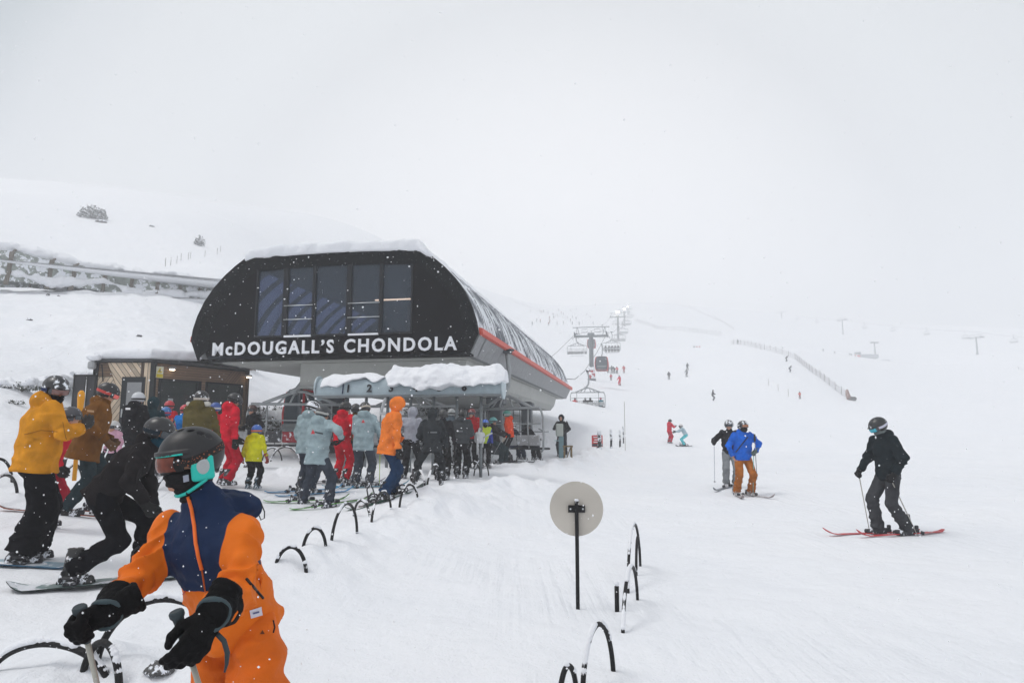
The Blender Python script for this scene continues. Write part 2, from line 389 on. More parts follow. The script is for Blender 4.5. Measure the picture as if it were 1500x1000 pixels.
def G(x, y, detail=True): return float(groundz([x], [y], detail)[0])
def gp(px, d):
    """ground point at image column px and forward distance d"""
    x = (px-750)/FPX*d*1.0
    for _ in range(3):
        z = G(x, d); f = d*CP+(z-EYE)*SP; x = (px-750)/FPX*f
    return Vector((x, d, G(x, d)))
def ground_at(px, py, dmin=3, dmax=60):
    """first snow point seen at pixel"""
    a = at(px, py, 1)-Vector((0, 0, EYE)); prev = dmin
    ds = np.geomspace(dmin, dmax, 400); zz = groundz(a.x*ds, a.y*ds)
    hit = np.argwhere(EYE+a.z*ds < zz)
    d = ds[hit[0][0]] if len(hit) else dmax
    return Vector((a.x*d, a.y*d, G(a.x*d, a.y*d)))
def pl(*pts): return [tuple(at(px, py, d).xy) for (px, py, d) in pts]
BANKS += [(pl((430, 850, 7.0), (520, 800, 8.8), (600, 755, 11.2), (700, 708, 15.5), (760, 700, 18)), .15, .6),
          (pl((-60, 720, 11), (100, 705, 11.8), (230, 715, 12), (300, 690, 14.5), (440, 672, 16.5), (560, 668, 18)), .16, .6),
          (pl((60, 990, 4.3), (160, 960, 4.6), (300, 985, 4.6)), .13, .4),
          (pl((640, 760, 11.5), (720, 735, 14), (800, 715, 18)), .12, .8),
          (pl((800, 690, 22), (870, 668, 30), (930, 655, 40)), .25, 1.2)]
def build_ground():
    az = np.concatenate([np.linspace(-math.pi, -.75, 60, endpoint=False), np.linspace(-.75, .75, 680), np.linspace(.75, math.pi, 61)[1:-1]])
    rr = np.concatenate([[.3, .8], np.geomspace(1.4, 60, 420), np.geomspace(60, 800, 160)[1:]])
    A, Rr = np.meshgrid(az, rr, indexing='ij'); x = (np.sin(A)*Rr).ravel(); y = (np.cos(A)*Rr).ravel(); z = groundz(x, y)
    na, nr = len(az), len(rr); vs = np.stack([x, y, z], 1); vs = np.vstack([vs, [[0, 0, z[0]]]])
    i = np.arange(na)[:, None]; j = np.arange(nr-1)[None]; i2 = (i+1) % na
    q = np.stack([i*nr+j, i*nr+j+1, i2*nr+j+1, i2*nr+j], -1).reshape(-1, 4)
    me = bpy.data.meshes.new('snow_ground'); c = na*nr
    fs = q[:, ::-1].tolist()+[[int(k*nr), int(((k+1) % na)*nr), c][::-1] for k in range(na)]
    me.from_pydata(vs.tolist(), [], fs); me.update()
    me.polygons.foreach_set('use_smooth', [True]*len(me.polygons))
    bm = bmesh.new(); bm.from_mesh(me); bmesh.ops.recalc_face_normals(bm, faces=bm.faces); bm.to_mesh(me); bm.free()
    if me.polygons[10000].normal.z < 0: me.flip_normals()
    o = link('snow_ground', me, GSNOW); tag(o, kind='structure'); return o
build_ground()
print('ground', time.time()-T0)

# ------------------------------------------------------------- haze
hz = MB().box((0, 0, 68), (1700, 1700, 190)).mesh('haze')
hm = bpy.data.materials.new('haze'); hm.use_nodes = True; hm.node_tree.nodes.clear()
pv = N(hm.node_tree, 'ShaderNodeVolumePrincipled'); pv.inputs['Color'].default_value = (.97, .98, 1, 1); pv.inputs['Density'].default_value = .0027
pv.inputs['Anisotropy'].default_value = .2
ho = N(hm.node_tree, 'ShaderNodeOutputMaterial'); hm.node_tree.links.new(pv.outputs[0], ho.inputs['Volume'])
tag(link('haze', hz, hm), kind='stuff')

# ------------------------------------------------------------- snow caps
def snowcap(name, parent, c, hs, r, h=.05, amp=.05, freq=2.5, M=None, seed=1, extra=None, mat_=None, flat=None):
    c = Vector(c)
    def f(P):
        d = rbox(P, c, hs, r, M)
        if extra is not None: d = extra(P, d)
        d = d+amp*fbm(P*freq, 3, seed)
        if flat is not None: d = np.maximum(d, flat-P[:, 2])
        return d
    m = max(hs)*1.45+amp*2 if M is not None else None
    b = Vector((m, m, hs[2]+amp*2+.3 if M is not None else 0)) if M is not None else Vector((hs[0], hs[1], hs[2]))+Vector((1, 1, 1))*amp*2.2
    me = snet(f, tuple(c-b), tuple(c+b), h)
    return link(name, me, mat_ or SNOW, parent)
# ------------------------------------------------------------- lift station
AXA = math.atan(.19)                      # the lift line runs this far to the right of straight ahead
FBR = at(690, 520, 21.5)                  # bottom right corner of the front
WX = Vector((math.cos(AXA), -math.sin(AXA), 0)); AX = Vector((math.sin(AXA), math.cos(AXA), 0))
ST0 = FBR-WX*4.75; ST0.z = FBR.z          # bottom centre of the front
def fac(px, py, off=0.0):
    """station-front coordinates (x, z) of a spot seen on the front plane"""
    o = Vector((0, 0, EYE)); r = at(px, py, 1)-o
    t = (ST0+AX*off-o).dot(AX)/r.dot(AX); p = o+r*t-ST0; return p.dot(WX), p.z
BASEZ = .5
station = thing('lift_station', 'black fronted barrel shaped lift station with big windows and white lettering', 'lift station', (ST0.x, ST0.y, BASEZ), -AXA)
SZ = ST0.z-BASEZ
PROF = [(4.75, 0), (5.05, .68), (5.0, 1.05), (4.86, 1.5), (4.62, 2.0), (4.30, 2.45), (3.9, 2.87), (3.5, 3.2), (3.15, 3.44), (3.05, 3.49)]
PROF = [(x*.988, z) for x, z in PROF]
PR = PROF+[(1.5, 3.56), (0, 3.58), (-1.5, 3.56)]+[(-x, z) for x, z in PROF[::-1]]
def inset(poly, t):
    n = len(poly); r = []
    for i in range(n):
        a = Vector(poly[i-1]); b = Vector(poly[i]); c = Vector(poly[(i+1) % n])
        n1 = Vector((-(b-a).y, (b-a).x)).normalized(); n2 = Vector((-(c-b).y, (c-b).x)).normalized()
        m = (n1+n2); m.normalize(); k = t/max(.4, m.dot(n1)); r.append((b.x+m.x*k, b.y+m.y*k))
    return r
ROOFM = mat('roof_metal', (.06, .07, .085), rough=.55, bump=.15, bscale=8)
def roof_mat():
    m = bpy.data.materials.new('snow_streaked_roof'); m.use_nodes = True; nt = m.node_tree; b = nt.nodes['Principled BSDF']; L = nt.links.new
    t = N(nt, 'ShaderNodeTexCoord'); mp = N(nt, 'ShaderNodeMapping'); mp.inputs['Scale'].default_value = (.5, 3.2, .5); L(t.outputs['Object'], mp.inputs[0])
    n1 = N(nt, 'ShaderNodeTexNoise'); n1.inputs['Scale'].default_value = 1.9; n1.inputs['Detail'].default_value = 7; n1.inputs['Roughness'].default_value = .62; L(mp.outputs[0], n1.inputs['Vector'])
    n2 = N(nt, 'ShaderNodeTexNoise'); n2.inputs['Scale'].default_value = .8; n2.inputs['Detail'].default_value = 4; L(t.outputs['Object'], n2.inputs['Vector'])
    am = N(nt, 'ShaderNodeMath', operation='MULTIPLY_ADD'); am.inputs[1].default_value = .9; L(n2.outputs[0], am.inputs[0]); L(n1.outputs[0], am.inputs[2])
    r = N(nt, 'ShaderNodeMapRange'); r.inputs['From Min'].default_value = .88; r.inputs['From Max'].default_value = .98; L(am.outputs[0], r.inputs[0])
    mx = N(nt, 'ShaderNodeMix', data_type='RGBA'); mx.inputs[6].default_value = (.10, .115, .14, 1); mx.inputs[7].default_value = (.82, .85, .89, 1)
    L(r.outputs[0], mx.inputs[0]); L(mx.outputs[2], b.inputs['Base Color']); b.inputs['Roughness'].default_value = .7
    bp = N(nt, 'ShaderNodeBump'); bp.inputs['Distance'].default_value = .06; L(n1.outputs[0], bp.inputs['Height']); L(bp.outputs[0], b.inputs['Normal']); return m
LEN = 28.0; Y0 = -.22
# curved roof: left curve + top + right curve, as a thin shell with seams
rp = PR[1:-1]; ri = inset(PR, .16)[1:-1]
mb = MB(); ys = np.arange(Y0, LEN+.01, 1.15)
for k, yy in enumerate(ys[:-1]):
    g = 0.012
    mb.prism([(x, z+SZ) for x, z in rp]+[(x, z+SZ) for x, z in ri[::-1]], yy, ys[k+1]-g)
mb.build('roof', roof_mat(), station)
mb = MB()
for yy in ys[1:-1]:
    ro = inset(PR, -.035)[1:-1]
    mb.tube([(x, yy, z+SZ) for x, z in ro if z > .7], .012, 5)
mb.build('roof_seam', mat('seam', (.16, .17, .19), rough=.5, snow=.45, sscale=6), station)
# black outer frame around the front, furred with rime
fr = MB(); oi = inset(PR, .46)
o2 = inset(PR, -.03)
n = len(PR); vs = [(x, Y0-.06, z+SZ) for x, z in o2]+[(x, Y0-.02, z+SZ) for x, z in inset(PR, .16)]+[(x, -.02, z+SZ) for x, z in oi]+[(x, Y0+.1, z+SZ) for x, z in o2]
fs = []
for i in range(n-1):
    for a in range(2): fs.append((a*n+i, a*n+i+1, (a+1)*n+i+1, (a+1)*n+i))
    fs.append((3*n+i, 3*n+i+1, i+1, i))
fr.add(vs, fs); fr.prism([(-4.76, SZ-.02), (4.76, SZ-.02), (4.76, SZ+.05), (-4.76, SZ+.05)], -.06, .3)
fr.build('front_frame', mat('frame_black', (.006, .007, .008), spec=.05, rough=.9, bump=.8, bscale=16, snow=.34, sscale=26), station)
fx = [fac(375, 440)[0], fac(417, 440)[0], fac(460, 440)[0], fac(510, 440)[0], fac(558, 440)[0], fac(604.5, 440)[0]]
wz0 = fac(500, 491)[1]; wz1 = fac(500, 383)[1]
PANEL = mat('front_panel', (.005, .0045, .006), spec=.03, rough=.6, bump=.08, bscale=30, snow=.27, sscale=40)
inn = [p for p in inset(PR, .40)]
mb = MB()   # wall pieces round the window opening
def clip(poly, ax_, lim, keep_gt):
    r = []
    for i in range(len(poly)):
        a = poly[i]; b = poly[(i+1) % len(poly)]; ina = (a[ax_] > lim) == keep_gt; inb = (b[ax_] > lim) == keep_gt
        if ina: r.append(a)
        if ina != inb:
            t = (lim-a[ax_])/(b[ax_]-a[ax_]); r.append((a[0]+t*(b[0]-a[0]), a[1]+t*(b[1]-a[1])))
    return r
big = inset(PR, .17)
for q in (clip(big, 0, fx[0], False), clip(big, 0, fx[-1], True), clip(clip(clip(big, 0, fx[0], True), 0, fx[-1], False), 1, wz0, False), clip(clip(clip(big, 0, fx[0], True), 0, fx[-1], False), 1, wz1, True)):
    mb.prism([(x, z+SZ) for x, z in q], 0, .12)
mb.build('front_wall', PANEL, station)
GLASS = bpy.data.materials.new('tinted_glass'); GLASS.use_nodes = True
_n = GLASS.node_tree; _b = _n.nodes['Principled BSDF']; _b.inputs['Base Color'].default_value = (.05, .07, .10, 1); _b.inputs['Roughness'].default_value = .04
_b.inputs['Alpha'].default_value = .50; _b.inputs['Specular IOR Level'].default_value = .35
WFR = mat('window_frame_black', (.012, .014, .018), rough=.4)
for k in range(5):
    x0, x1 = fx[k], fx[k+1]; fm = MB(); tk = .05; th = .11 if k in (1, 3) else .05
    fm.box((x0+th/2+.004, .03, (wz0+wz1)/2+SZ), (th, .14, wz1-wz0-.004)); fm.box((x1-tk/2-.004, .03, (wz0+wz1)/2+SZ), (tk, .14, wz1-wz0-.004))
    fm.box(((x0+x1+th-tk)/2, .031, wz0+SZ+.03), (x1-x0-tk-th-.01, .13, .05)); fm.box(((x0+x1+th-tk)/2, .031, wz1+SZ-.035), (x1-x0-tk-th-.01, .13, .06))
    wf = fm.build('window', WFR, station)
    MB().box(((x0+x1+th-tk)/2, .05, (wz0+wz1)/2+SZ), (x1-x0-tk-th, .012, wz1-wz0-.12)).build('pane', GLASS, wf)
    if k in (1, 3):
        rl = MB()
        for pz in (.23, .42): rl.tube([(x0+.02, -.06, wz0+SZ+(wz1-wz0)*pz), (x1-.02, -.06, wz0+SZ+(wz1-wz0)*pz)], .018, 8)
        rl.build('railing', SILVER, wf)
        MB().box(((x0+x1)/2, -.03, wz0+SZ+.01), (x1-x0-.1, .05, .06)).build('sill_snow', SNOW, wf)
# room behind the glass
INT = mat('interior_dark', (.045, .055, .07), rough=.8)
mb = MB(); mb.box((0, 9, SZ+.62), (8.6, 17.5, .06)); mb.box((0, 17.6, SZ+1.7), (6.0, .1, 2.6)); mb.box((2.6, 6, SZ+2), (.12, 9, 2.4)); mb.box((1.6, 3.2, SZ+1.8), (.22, .22, 2.4)); mb.box((1.6, 3.2, SZ+1.25), (1.8, .1, .08)); mb.bar((1.7, 3.2, SZ+2.9), (2.9, 3.0, SZ+1.8), .08, .08)
mb.build('interior', INT, station)
lv = inset(PR, .34); half = [p for p in lv if p[0] < -2.6 and p[1] > .6]
_li = [p for p in inset(PR, .24)][1:-1]; _mb = MB()
for i in range(len(_li)-1): a, b = _li[i], _li[i+1]; _mb.add([(a[0], .14, a[1]+SZ), (b[0], .14, b[1]+SZ), (b[0], 18, b[1]+SZ), (a[0], 18, a[1]+SZ)], [(0, 1, 2, 3)])
_mb.build('liner', mat('liner_dark', (.018, .022, .03), rough=.9), station)
half = sorted(half, key=lambda p: p[1]); mb = MB()
for k in range(10):
    y0 = .9+k*1.05; y1 = y0+.68
    for i in range(len(half)-1):
        a, b = half[i], half[i+1]; mb.add([(a[0], y0, a[1]+SZ), (b[0], y0, b[1]+SZ), (b[0], y1, b[1]+SZ), (a[0], y1, a[1]+SZ)], [(0, 1, 2, 3)])
lm = mat('rooflight_sheet', (.10, .12, .22), rough=.6, var=.5, vscale=1.2, emit=(.12, .16, .36, .62)); mb.build('rooflight', lm, station)  # faint blue glow put into the sheets for daylight coming through
mb = MB(); mz = wz0+(wz1-wz0)*.28+SZ
for k in range(16): mb.box((-3.6+k*.42, 3.4+.8*math.sin(k*2.1), SZ+.95+.2*math.sin(k*1.3)), (.3, .5, .35+.22*math.sin(k*3.1)), bev=.06)
mb.build('machinery', mat('machinery_blue', (.05, .09, .16), rough=.5, var=.5), station)
lx = [fac(520, 418)[0], fac(572, 418)[0]]; lz = fac(545, 418)[1]
MB().box(((lx[0]+lx[1])/2+.15, 1.6, lz+SZ-.17), (1.4, .07, .045)).build('tube_lamp', mat('tube_light', (1, .8, .65), emit=(1, .78, .62, 2.2)), station)
# lettering
cu = bpy.data.curves.new('lettering', 'FONT'); cu.size = .62; cu.space_character = 1.24; cu.offset = .0165; cu.extrude = .02; cu.align_x = 'LEFT'; cu.resolution_u = 3
LETT = mat('white_letters', (.80, .82, .86), rough=.5, snow=.3, sscale=20); zb = fac(500, 517)[1]; zt = fac(500, 497)[1]
for word, p0, p1 in (("McDOUGALL\u2019S", 313, 490), ("CHONDOLA", 505, 670)):
    cu.body = word; to = bpy.data.objects.new('tmp', cu); COL.objects.link(to); bpy.context.view_layer.update(); dg = bpy.context.evaluated_depsgraph_get()
    tm = bpy.data.meshes.new_from_object(to.evaluated_get(dg)); bpy.data.objects.remove(to)
    xs = np.array([v.co.x for v in tm.vertices]); ysx = np.array([v.co.y for v in tm.vertices]); a0 = fac(p0, 507); a1 = fac(p1, 507)
    S1 = (a1[0]-a0[0])/(xs.max()-xs.min()); S2 = (zt-zb)/(ysx.max()-ysx.min())
    for v in tm.vertices: x, y, z = v.co; v.co = (a0[0]+(x-xs.min())*S1, -.045-z, zb+SZ+(y-ysx.min())*S2)
    link('lettering', tm, LETT, station)
# lower chamfered sides with vertical seams, stripe, soffit, hull
SIDE = mat('side_panel', (.24, .25, .26), rough=.5, metal=.1, var=.1, bump=.05)
SIDE2 = mat('hull_panel', (.44, .45, .43), rough=.6, var=.08, vscale=2)
for s in (-1, 1):
    mb = MB()
    for k in range(28):
        y0 = max(Y0+.05+k, .0); y1 = min(y0+.985, LEN)
        a = (4.72*s, SZ-.0); b = (5.05*s, SZ+.68); c = (4.85*s, SZ+.68); d = (4.5*s, SZ)
        mb.prism([a, b, c, d], y0, y1)
    mb.build('side_panel', SIDE, station)
    MB().prism([(5.06*s, SZ+.62), (5.16*s, SZ+.66), (5.14*s, SZ+.84), (5.02*s, SZ+.86)], Y0+.1, LEN+.1).build('red_stripe', mat('stripe_red', (.62, .10, .07), rough=.5, snow=.25, sscale=4), station)
mb = MB(); mb.box((0, LEN/2+.3, SZ+.02), (9.0, LEN-1, .08)); mb.build('soffit', SIDE2, station)
mb = MB(); xa = fac(440, 545, 1.2)[0]
for k in range(9): mb.prism([(xa, SZ-.03), (xa, SZ-.78), (xa+.2, SZ-.9), (3.9, SZ-.9), (4.15, SZ-.6), (4.3, SZ-.03)], 1.2+k*2.7, 1.2+(k+1)*2.7-.02)
mb.build('underside_housing', SIDE2, station)
mb = MB(); mb.box((xa-.05, 8, SZ-.82), (.3, 13, .12)); mb.box((xa+3, 1.15, SZ-.85), (6, .08, .10)); mb.build('housing_trim', mat('trim_grey', (.3, .31, .3)), station)
mb = MB(); q = inset(PR, .3); mb.prism([(x, z+SZ) for x, z in q], LEN-.3, LEN-.2); mb.build('back_wall', PANEL, station)
# snow on the roof
def fsn(P):
    x = P[:, 0]; y = P[:, 1]; z = P[:, 2]-SZ
    xa_ = np.abs(x); top = np.interp(xa_, [0, 1.5, 3.01, 3.11, 3.46, 3.85, 4.25, 4.56], [3.58, 3.56, 3.49, 3.44, 3.2, 2.87, 2.45, 2.0])
    th = np.interp(xa_, [0, 2.4, 3.0, 3.35, 3.75, 4.1], [.30, .30, .27, .15, .05, -.1])*(1+.22*vnoise(np.stack([y*.7, x*.7], 1), 4))+.05*fbm(P*2.6, 4, 8)
    d = (z-top-th)*.8; d = np.maximum(d, top-.08-z); d = np.maximum(d, (Y0-.12)+.05*fbm(P*3, 2, 5)-y+.25*np.clip((.12-(z-top)), 0, .12)); d = np.maximum(d, y-LEN-.1); d = np.maximum(d, -3.2+.05*fbm(P*2.5, 2, 9)-x); return d
link('roof_snow', snet(fsn, (-4.3, -.9, SZ+2), (4.3, LEN+.4, SZ+4.5), .085), SNOW, station)
# columns under the housing
for (px, d, w_) in ((727, 29.0, .55), (772, 34.0, .5), (489, 27, .6)):
    g = gp(px, d); lp = g-Vector((ST0.x, ST0.y, 0)); X = lp.dot(WX); Yy = lp.dot(AX)
    mb = MB(); mb.box((X, Yy, (SZ-.9+g.z-.6-BASEZ)/2), (w_, w_, SZ-.9-(g.z-.6-BASEZ)), bev=.05); mb.box((X, Yy, SZ-1.1), (w_*1.35, w_*1.35, .3), bev=.04)
    cobj = mb.build('column', DGREY, station)
    ld = MB()
    for s in (-.16, .16): ld.tube([(X+s-w_, Yy-.1, g.z-BASEZ), (X+s-w_, Yy-.1, SZ-1.2)], .02, 6)
    for k in range(9): ld.tube([(X-.16-w_, Yy-.1, .5+k*.3), (X+.16-w_, Yy-.1, .5+k*.3)], .015, 6)
    ld.build('ladder', GREY, cobj)
print('station', time.time()-T0)

# ------------------------------------------------------------- numbered loading beam on posts
GD = 19.6
gL = at(462, 578, GD+.0); gR = at(733, 580, GD-.9); ga = math.atan2((gR-gL).y, (gR-gL).x)
GW = (gR-gL).xy.length; gbase = G((gL.x+gR.x)/2, (gL.y+gR.y)/2)
gate = thing('loading_gate', 'pale blue numbered beam on seven posts with thick snow on top', 'loading gate', (gL.x, gL.y, gbase), ga)
bz = gL.z-gbase
BEAM = mat('beam_paint', (.36, .44, .48), rough=.5, var=.08, snow=.22, sscale=8)
poly = [(0, -.02)]+[(.30-.30*math.cos(t), .02+.46*math.sin(t)) for t in np.linspace(0.1, math.pi-.1, 12)]+[(.6, -.02)]
mb = MB(); M_ = [(0, y, z+bz) for y, z in poly]; nn = len(poly)
vs = [(0.0, y, z+bz) for y, z in poly]+[(GW, y, z+bz) for y, z in poly]
mb.add(vs, [tuple(range(nn)), tuple(range(2*nn-1, nn-1, -1))]+[(k, nn+k, nn+(k+1) % nn, (k+1) % nn) for k in range(nn)])
mb.build('beam', BEAM, gate)
mb = MB(); mb.box((GW/2, .28, bz-.05), (GW+.04, .66, .05)); mb.build('beam_lip', GREY, gate)
m_ = 16
pts = [(0, .3+.34*math.cos(t), bz+.2+.36*math.sin(t)) for t in np.linspace(0, 2*math.pi, m_, endpoint=False)]
for x in (-.03, GW+.03):
    ec = MB(); ec.add([(x-.02, p[1], p[2]) for p in pts]+[(x+.02, p[1], p[2]) for p in pts], [tuple(range(m_)), tuple(range(2*m_-1, m_-1, -1))]+[(k, m_+k, m_+(k+1) % m_, (k+1) % m_) for k in range(m_)])
    ec.build('end_cap', mat('cap_paint', (.42, .50, .54), rough=.4), gate)
def gx(px):   # position along the beam for an image column
    o = Vector((0, 0, EYE)); r = at(px, 580, 1)-o; u = (gR-gL).xy.normalized(); nrm_ = Vector((-u.y, u.x))
    t = (gL.xy-o.xy).dot(nrm_)/r.xy.dot(nrm_); return (r.xy*t-gL.xy).dot(u)
for px in (502, 532, 564, 598, 632, 666, 702):
    X = gx(px); mb = MB(); zb_ = -.15; mb.tube([(X, .25, zb_), (X, .25, bz-.05)], .045, 10); pobj = mb.build('post', GREY, gate)
    mb = MB(); mb.box((X, .1, .95), (.2, .55, .3), bev=.05); mb.tube([(X, -.16, .5), (X, -.2, .95), (X, .1, 1.2)], .03, 8); mb.build('turnstile_box', mat('turnstile', (.5, .52, .53), rough=.4, snow=.3), pobj)
    mb = MB()
    for k in range(3): a_ = k*2.1+.5; mb.tube([(X+.1, .1, .95), (X+.1+.28*abs(math.cos(a_)), .1+.1*math.sin(a_), .95+.26*math.sin(a_))], .017, 6)
    mb.build('turnstile_arm', SILVER, pobj)
def text_mesh(s, size, off=.01, ext=.004, res=2):
    cu = bpy.data.curves.new('t', 'FONT'); cu.body = s; cu.size = size; cu.offset = off; cu.extrude = ext; cu.align_x = 'CENTER'; cu.resolution_u = res
    o = bpy.data.objects.new('tmp', cu); COL.objects.link(o); dg = bpy.context.evaluated_depsgraph_get()
    me = bpy.data.meshes.new_from_object(o.evaluated_get(dg)); bpy.data.objects.remove(o); return me
INK = mat('black_ink', (.02, .02, .025), rough=.6)
for i, px in enumerate((510, 541, 573, 609, 644, 680)):
    me = text_mesh(str(i+1), .30, .012)
    M = Matrix.Translation((gx(px), -.035, bz+.07)) @ Matrix.Rotation(R(78), 4, 'X')
    link('lane_number', me, INK, gate, mw=M)
# snow mass on the beam
sx0 = gx(560); s0 = gx(475); s1 = gx(545)
def fbs(P):
    x = P[:, 0]; y = P[:, 1]; z = P[:, 2]-bz
    th = np.interp(x, [s0-.2, s0+.15, s0+.7, s1, s1+.35, sx0, sx0+.25, GW-.15, GW+.08], [0, .12, .18, .14, .03, .12, .34, .34, .16])
    th = th*(1+.2*vnoise(np.stack([x*2.2, y*2.2], 1), 2))
    q = np.sqrt(((y-.3)/1.05)**2+((z-.02)/1.45)**2); k = .32+th*.62
    drop = .08*fbm(P*2.6, 3, 31)*np.clip(th*3, 0, 1)
    d = (q-k)*.8+drop*.6; low = .30-np.clip(th-.2, 0, .2)*1.25+.13*fbm(np.stack([x*1.7, y*0, z*0], 1), 3, 6)
    d = np.maximum(d, low-z); d = np.where(th < .02, np.maximum(d, .05), d)
    return np.maximum(np.maximum(d, -x-.15), x-GW-.12)
link('beam_snow', snet(fbs, (-.3, -.6, bz-.1), (GW+.3, 1.2, bz+1.1), .03), SNOW, gate)
mb = MB(); xx = gx(502); mb.tube([(xx, .30-.325*math.cos(t), bz+.02+.49*math.sin(t)) for t in np.linspace(0, math.pi, 14)], .018, 6); mb.build('strap', mat('blue_strap', (.02, .03, .08)), gate)
# white number bracket hanging behind the orange jacket
g10 = at(574, 592, 20.4)
br = thing('number_bracket', 'white arched bracket with the number 10 below the numbered beam', 'bracket', (g10.x, g10.y, g10.z-.3))
mb = MB(); mb.tube([(-.33, 0, .0), (-.22, 0, .42), (-.12, 0, .56), (.12, 0, .56), (.22, 0, .42), (.33, 0, .0)], .045, 8); mb.tube([(-.35, 0, .03), (.35, 0, .03)], .05, 8); mb.tube([(-.02, 0, .5), (-.02, .05, .72)], .03, 8); mb.build('arch', WHITE, br)
link('number', text_mesh('10', .42, .02), WHITE, br, mw=Matrix.Translation((0, -.03, .12)) @ Matrix.Rotation(R(90), 4, 'X'))
print('gate', time.time()-T0)

# ------------------------------------------------------------- chairs of the lift
CHAIRP = mat('chair_paint', (.33, .35, .36), rough=.45, metal=.2, snow=.27, sscale=14)
def make_chair(label, red=False):
    r = thing('lift_chair', label, 'lift chair', (0, 0, 0), 0, 'chairs of the lift')
    mb = MB(); mb.tube([(0, 0, -.05), (.10, 0, -.35), (.16, 0, -.8), (.10, 0, -1.3), (-.12, 0, -1.62), (-.35, 0, -1.72)], [.07, .075, .085, .09, .09, .08], 10); mb.build('hanger_arm', CHAIRP, r)
    mb = MB(); mb.box((0, 0, .0), (.22, .55, .16), bev=.04); mb.tube([(-.05, -.25, .05), (-.05, .25, .05)], .09, 8); mb.box((.2, 0, .02), (.3, .2, .08), bev=.02); mb.build('grip', DGREY, r)
    mb = MB()
    mb.tube([(-1.65, 0, -2.15), (1.65, 0, -2.15)], .05, 8)
    mb.tube([(-1.25, 0, -2.13), (-.6, 0, -1.86), (-.15, 0, -1.70), (.15, 0, -1.70), (.6, 0, -1.86), (1.25, 0, -2.13)], .06, 8)
    for x in (-.75, -.35, .35, .75): mb.tube([(x, 0, -2.13), (x*.55, 0, -1.78)], .035, 6)
    mb.tube([(-.35, 0, -1.72), (-.1, 0, -1.72)], .09, 8); mb.build('cross_beam', CHAIRP, r)
    for s in (-1, 1):
        mb = MB(); mb.tube([(s*1.45, 0, -2.15), (s*1.68, .02, -2.22), (s*1.76, .05, -2.5), (s*1.76, .08, -3.2), (s*1.72, .1, -3.62), (s*1.6, .12, -3.72)], .04, 8); mb.build('side_frame', CHAIRP, r)
    mb = MB()
    for s in (-1, 1): mb.tube([(s*1.1, 0, -2.15), (s*1.1, -.02, -2.9), (s*1.1, .05, -3.6)], .03, 6)
    mb.tube([(-1.68, .0, -2.72), (1.68, .0, -2.72)], .022, 6); mb.build('back_frame', CHAIRP, r)
    bm_ = mat('back_red', (.33, .03, .04), rough=.6, snow=.42, sscale=8) if red else mat('back_grey', (.42, .43, .44), rough=.6, snow=.4, sscale=6)
    for k in range(6):
        x = -1.42+k*.568
        mb = MB(); mb.box((x, -.02, -3.31), (.53, .08, .38), Matrix.Rotation(R(8), 3, 'X'), bev=.03); mb.build('backrest', bm_ if not red or 1 < k < 5 else mat('back_dark', (.05, .05, .055), snow=.45, sscale=6), r)
        mb = MB(); mb.box((x, .30, -3.6), (.53, .52, .08), bev=.03); mb.build('seat', mat('seat_dark', (.04, .045, .05), rough=.7, snow=.35), r)
    mb = MB(); mb.tube([(-1.6, .55, -3.0), (1.6, .55, -3.0)], .02, 6); mb.tube([(-1.3, .62, -4.1), (1.3, .62, -4.1)], .02, 6)
    for x in (-1.6, 1.6): mb.tube([(x, 0, -2.9), (x, .3, -3.0), (x, .55, -3.0)], .02, 6)
    for x in (-.85, .0, .85): mb.tube([(x, .55, -3.0), (x, .62, -4.1)], .016, 6)
    mb.build('safety_bar', GREY, r)
    return r
C0 = Vector((13.8, 118)); LN = Vector((math.sin(AXA), math.cos(AXA))); LX = Vector((LN.y, -LN.x))
TWR = [(118, 867, 18.9, .0), (262, 903, 46.8, 0), (372, 917, 68.5, 0), (490, 923, 92, 0), (620, 927, 118, 0)]
def line_pt(d, side):
    """point on the rope; side -1 left, +1 right"""
    s = (d-118)/LN.y; p = C0+LN*s+LX*(2.75*side)
    zs = [(22, 5.2), (48, 5.4), (60, 6.3), (70, 7.9), (91, 12.4), (118, 18.9), (150, 24.0), (190, 31.4), (230, 39.4), (262, 47.0), (317, 56), (372, 68.5), (430, 79), (490, 92), (555, 104), (620, 118), (750, 150)]
    z = np.interp(d, [a for a, b in zs], [b for a, b in zs]); return Vector((p.x, p.y, float(z)))
chair0 = make_chair('six seat lift chair on the return rope beside the nearest lift tower')
p = line_pt(121, -1); chair0.location = p; chair0.rotation_euler.z = -AXA+math.pi
CH = {}
def put_chair(key, loc, rz, label):
    c = copytree(chair0); c.location = loc; c.rotation_euler.z = rz; c['label'] = label; CH[key] = c; return c
put_chair('near', line_pt(70, 1)+LX.to_3d()*.3, -AXA, 'six seat lift chair leaving the station with four riders aboard')
put_chair('c136', line_pt(136, 1), -AXA, 'crowded lift chair just above the red gondola cabin')
for i, (d, s, lb) in enumerate([(182, 1, 'lift chair with riders between the first and second towers'), (222, 1, 'small far lift chair just below the second tower on the uphill rope'), (205, -1, 'empty lift chair coming down left of the second tower'), (275, 1, 'tiny lift chair right behind the second tower'), (318, 1, 'faint lift chair between the second and third towers, uphill side'), (318, -1, 'faint empty lift chair between the second and third towers, downhill side'), (395, 1, 'hazy lift chair just past the third tower'), (450, 1, 'hazy lift chair below the lamps high on the line')]):
    put_chair('f%d' % i, line_pt(d, s), -AXA+(0 if s > 0 else math.pi), lb)
ld_ = gp(741, 25.5); CR = put_chair('load', Vector((ld_.x, ld_.y, ld_.z+4.12)), -AXA+R(-32), 'lift chair loading two seated riders behind the numbered beam')
lf = gp(436, 24.5)
chl = make_chair('snowy lift chair with dark red backrests swinging in left of the beam', True); chl.location = (lf.x, lf.y, lf.z+4.05); chl.rotation_euler.z = R(14)
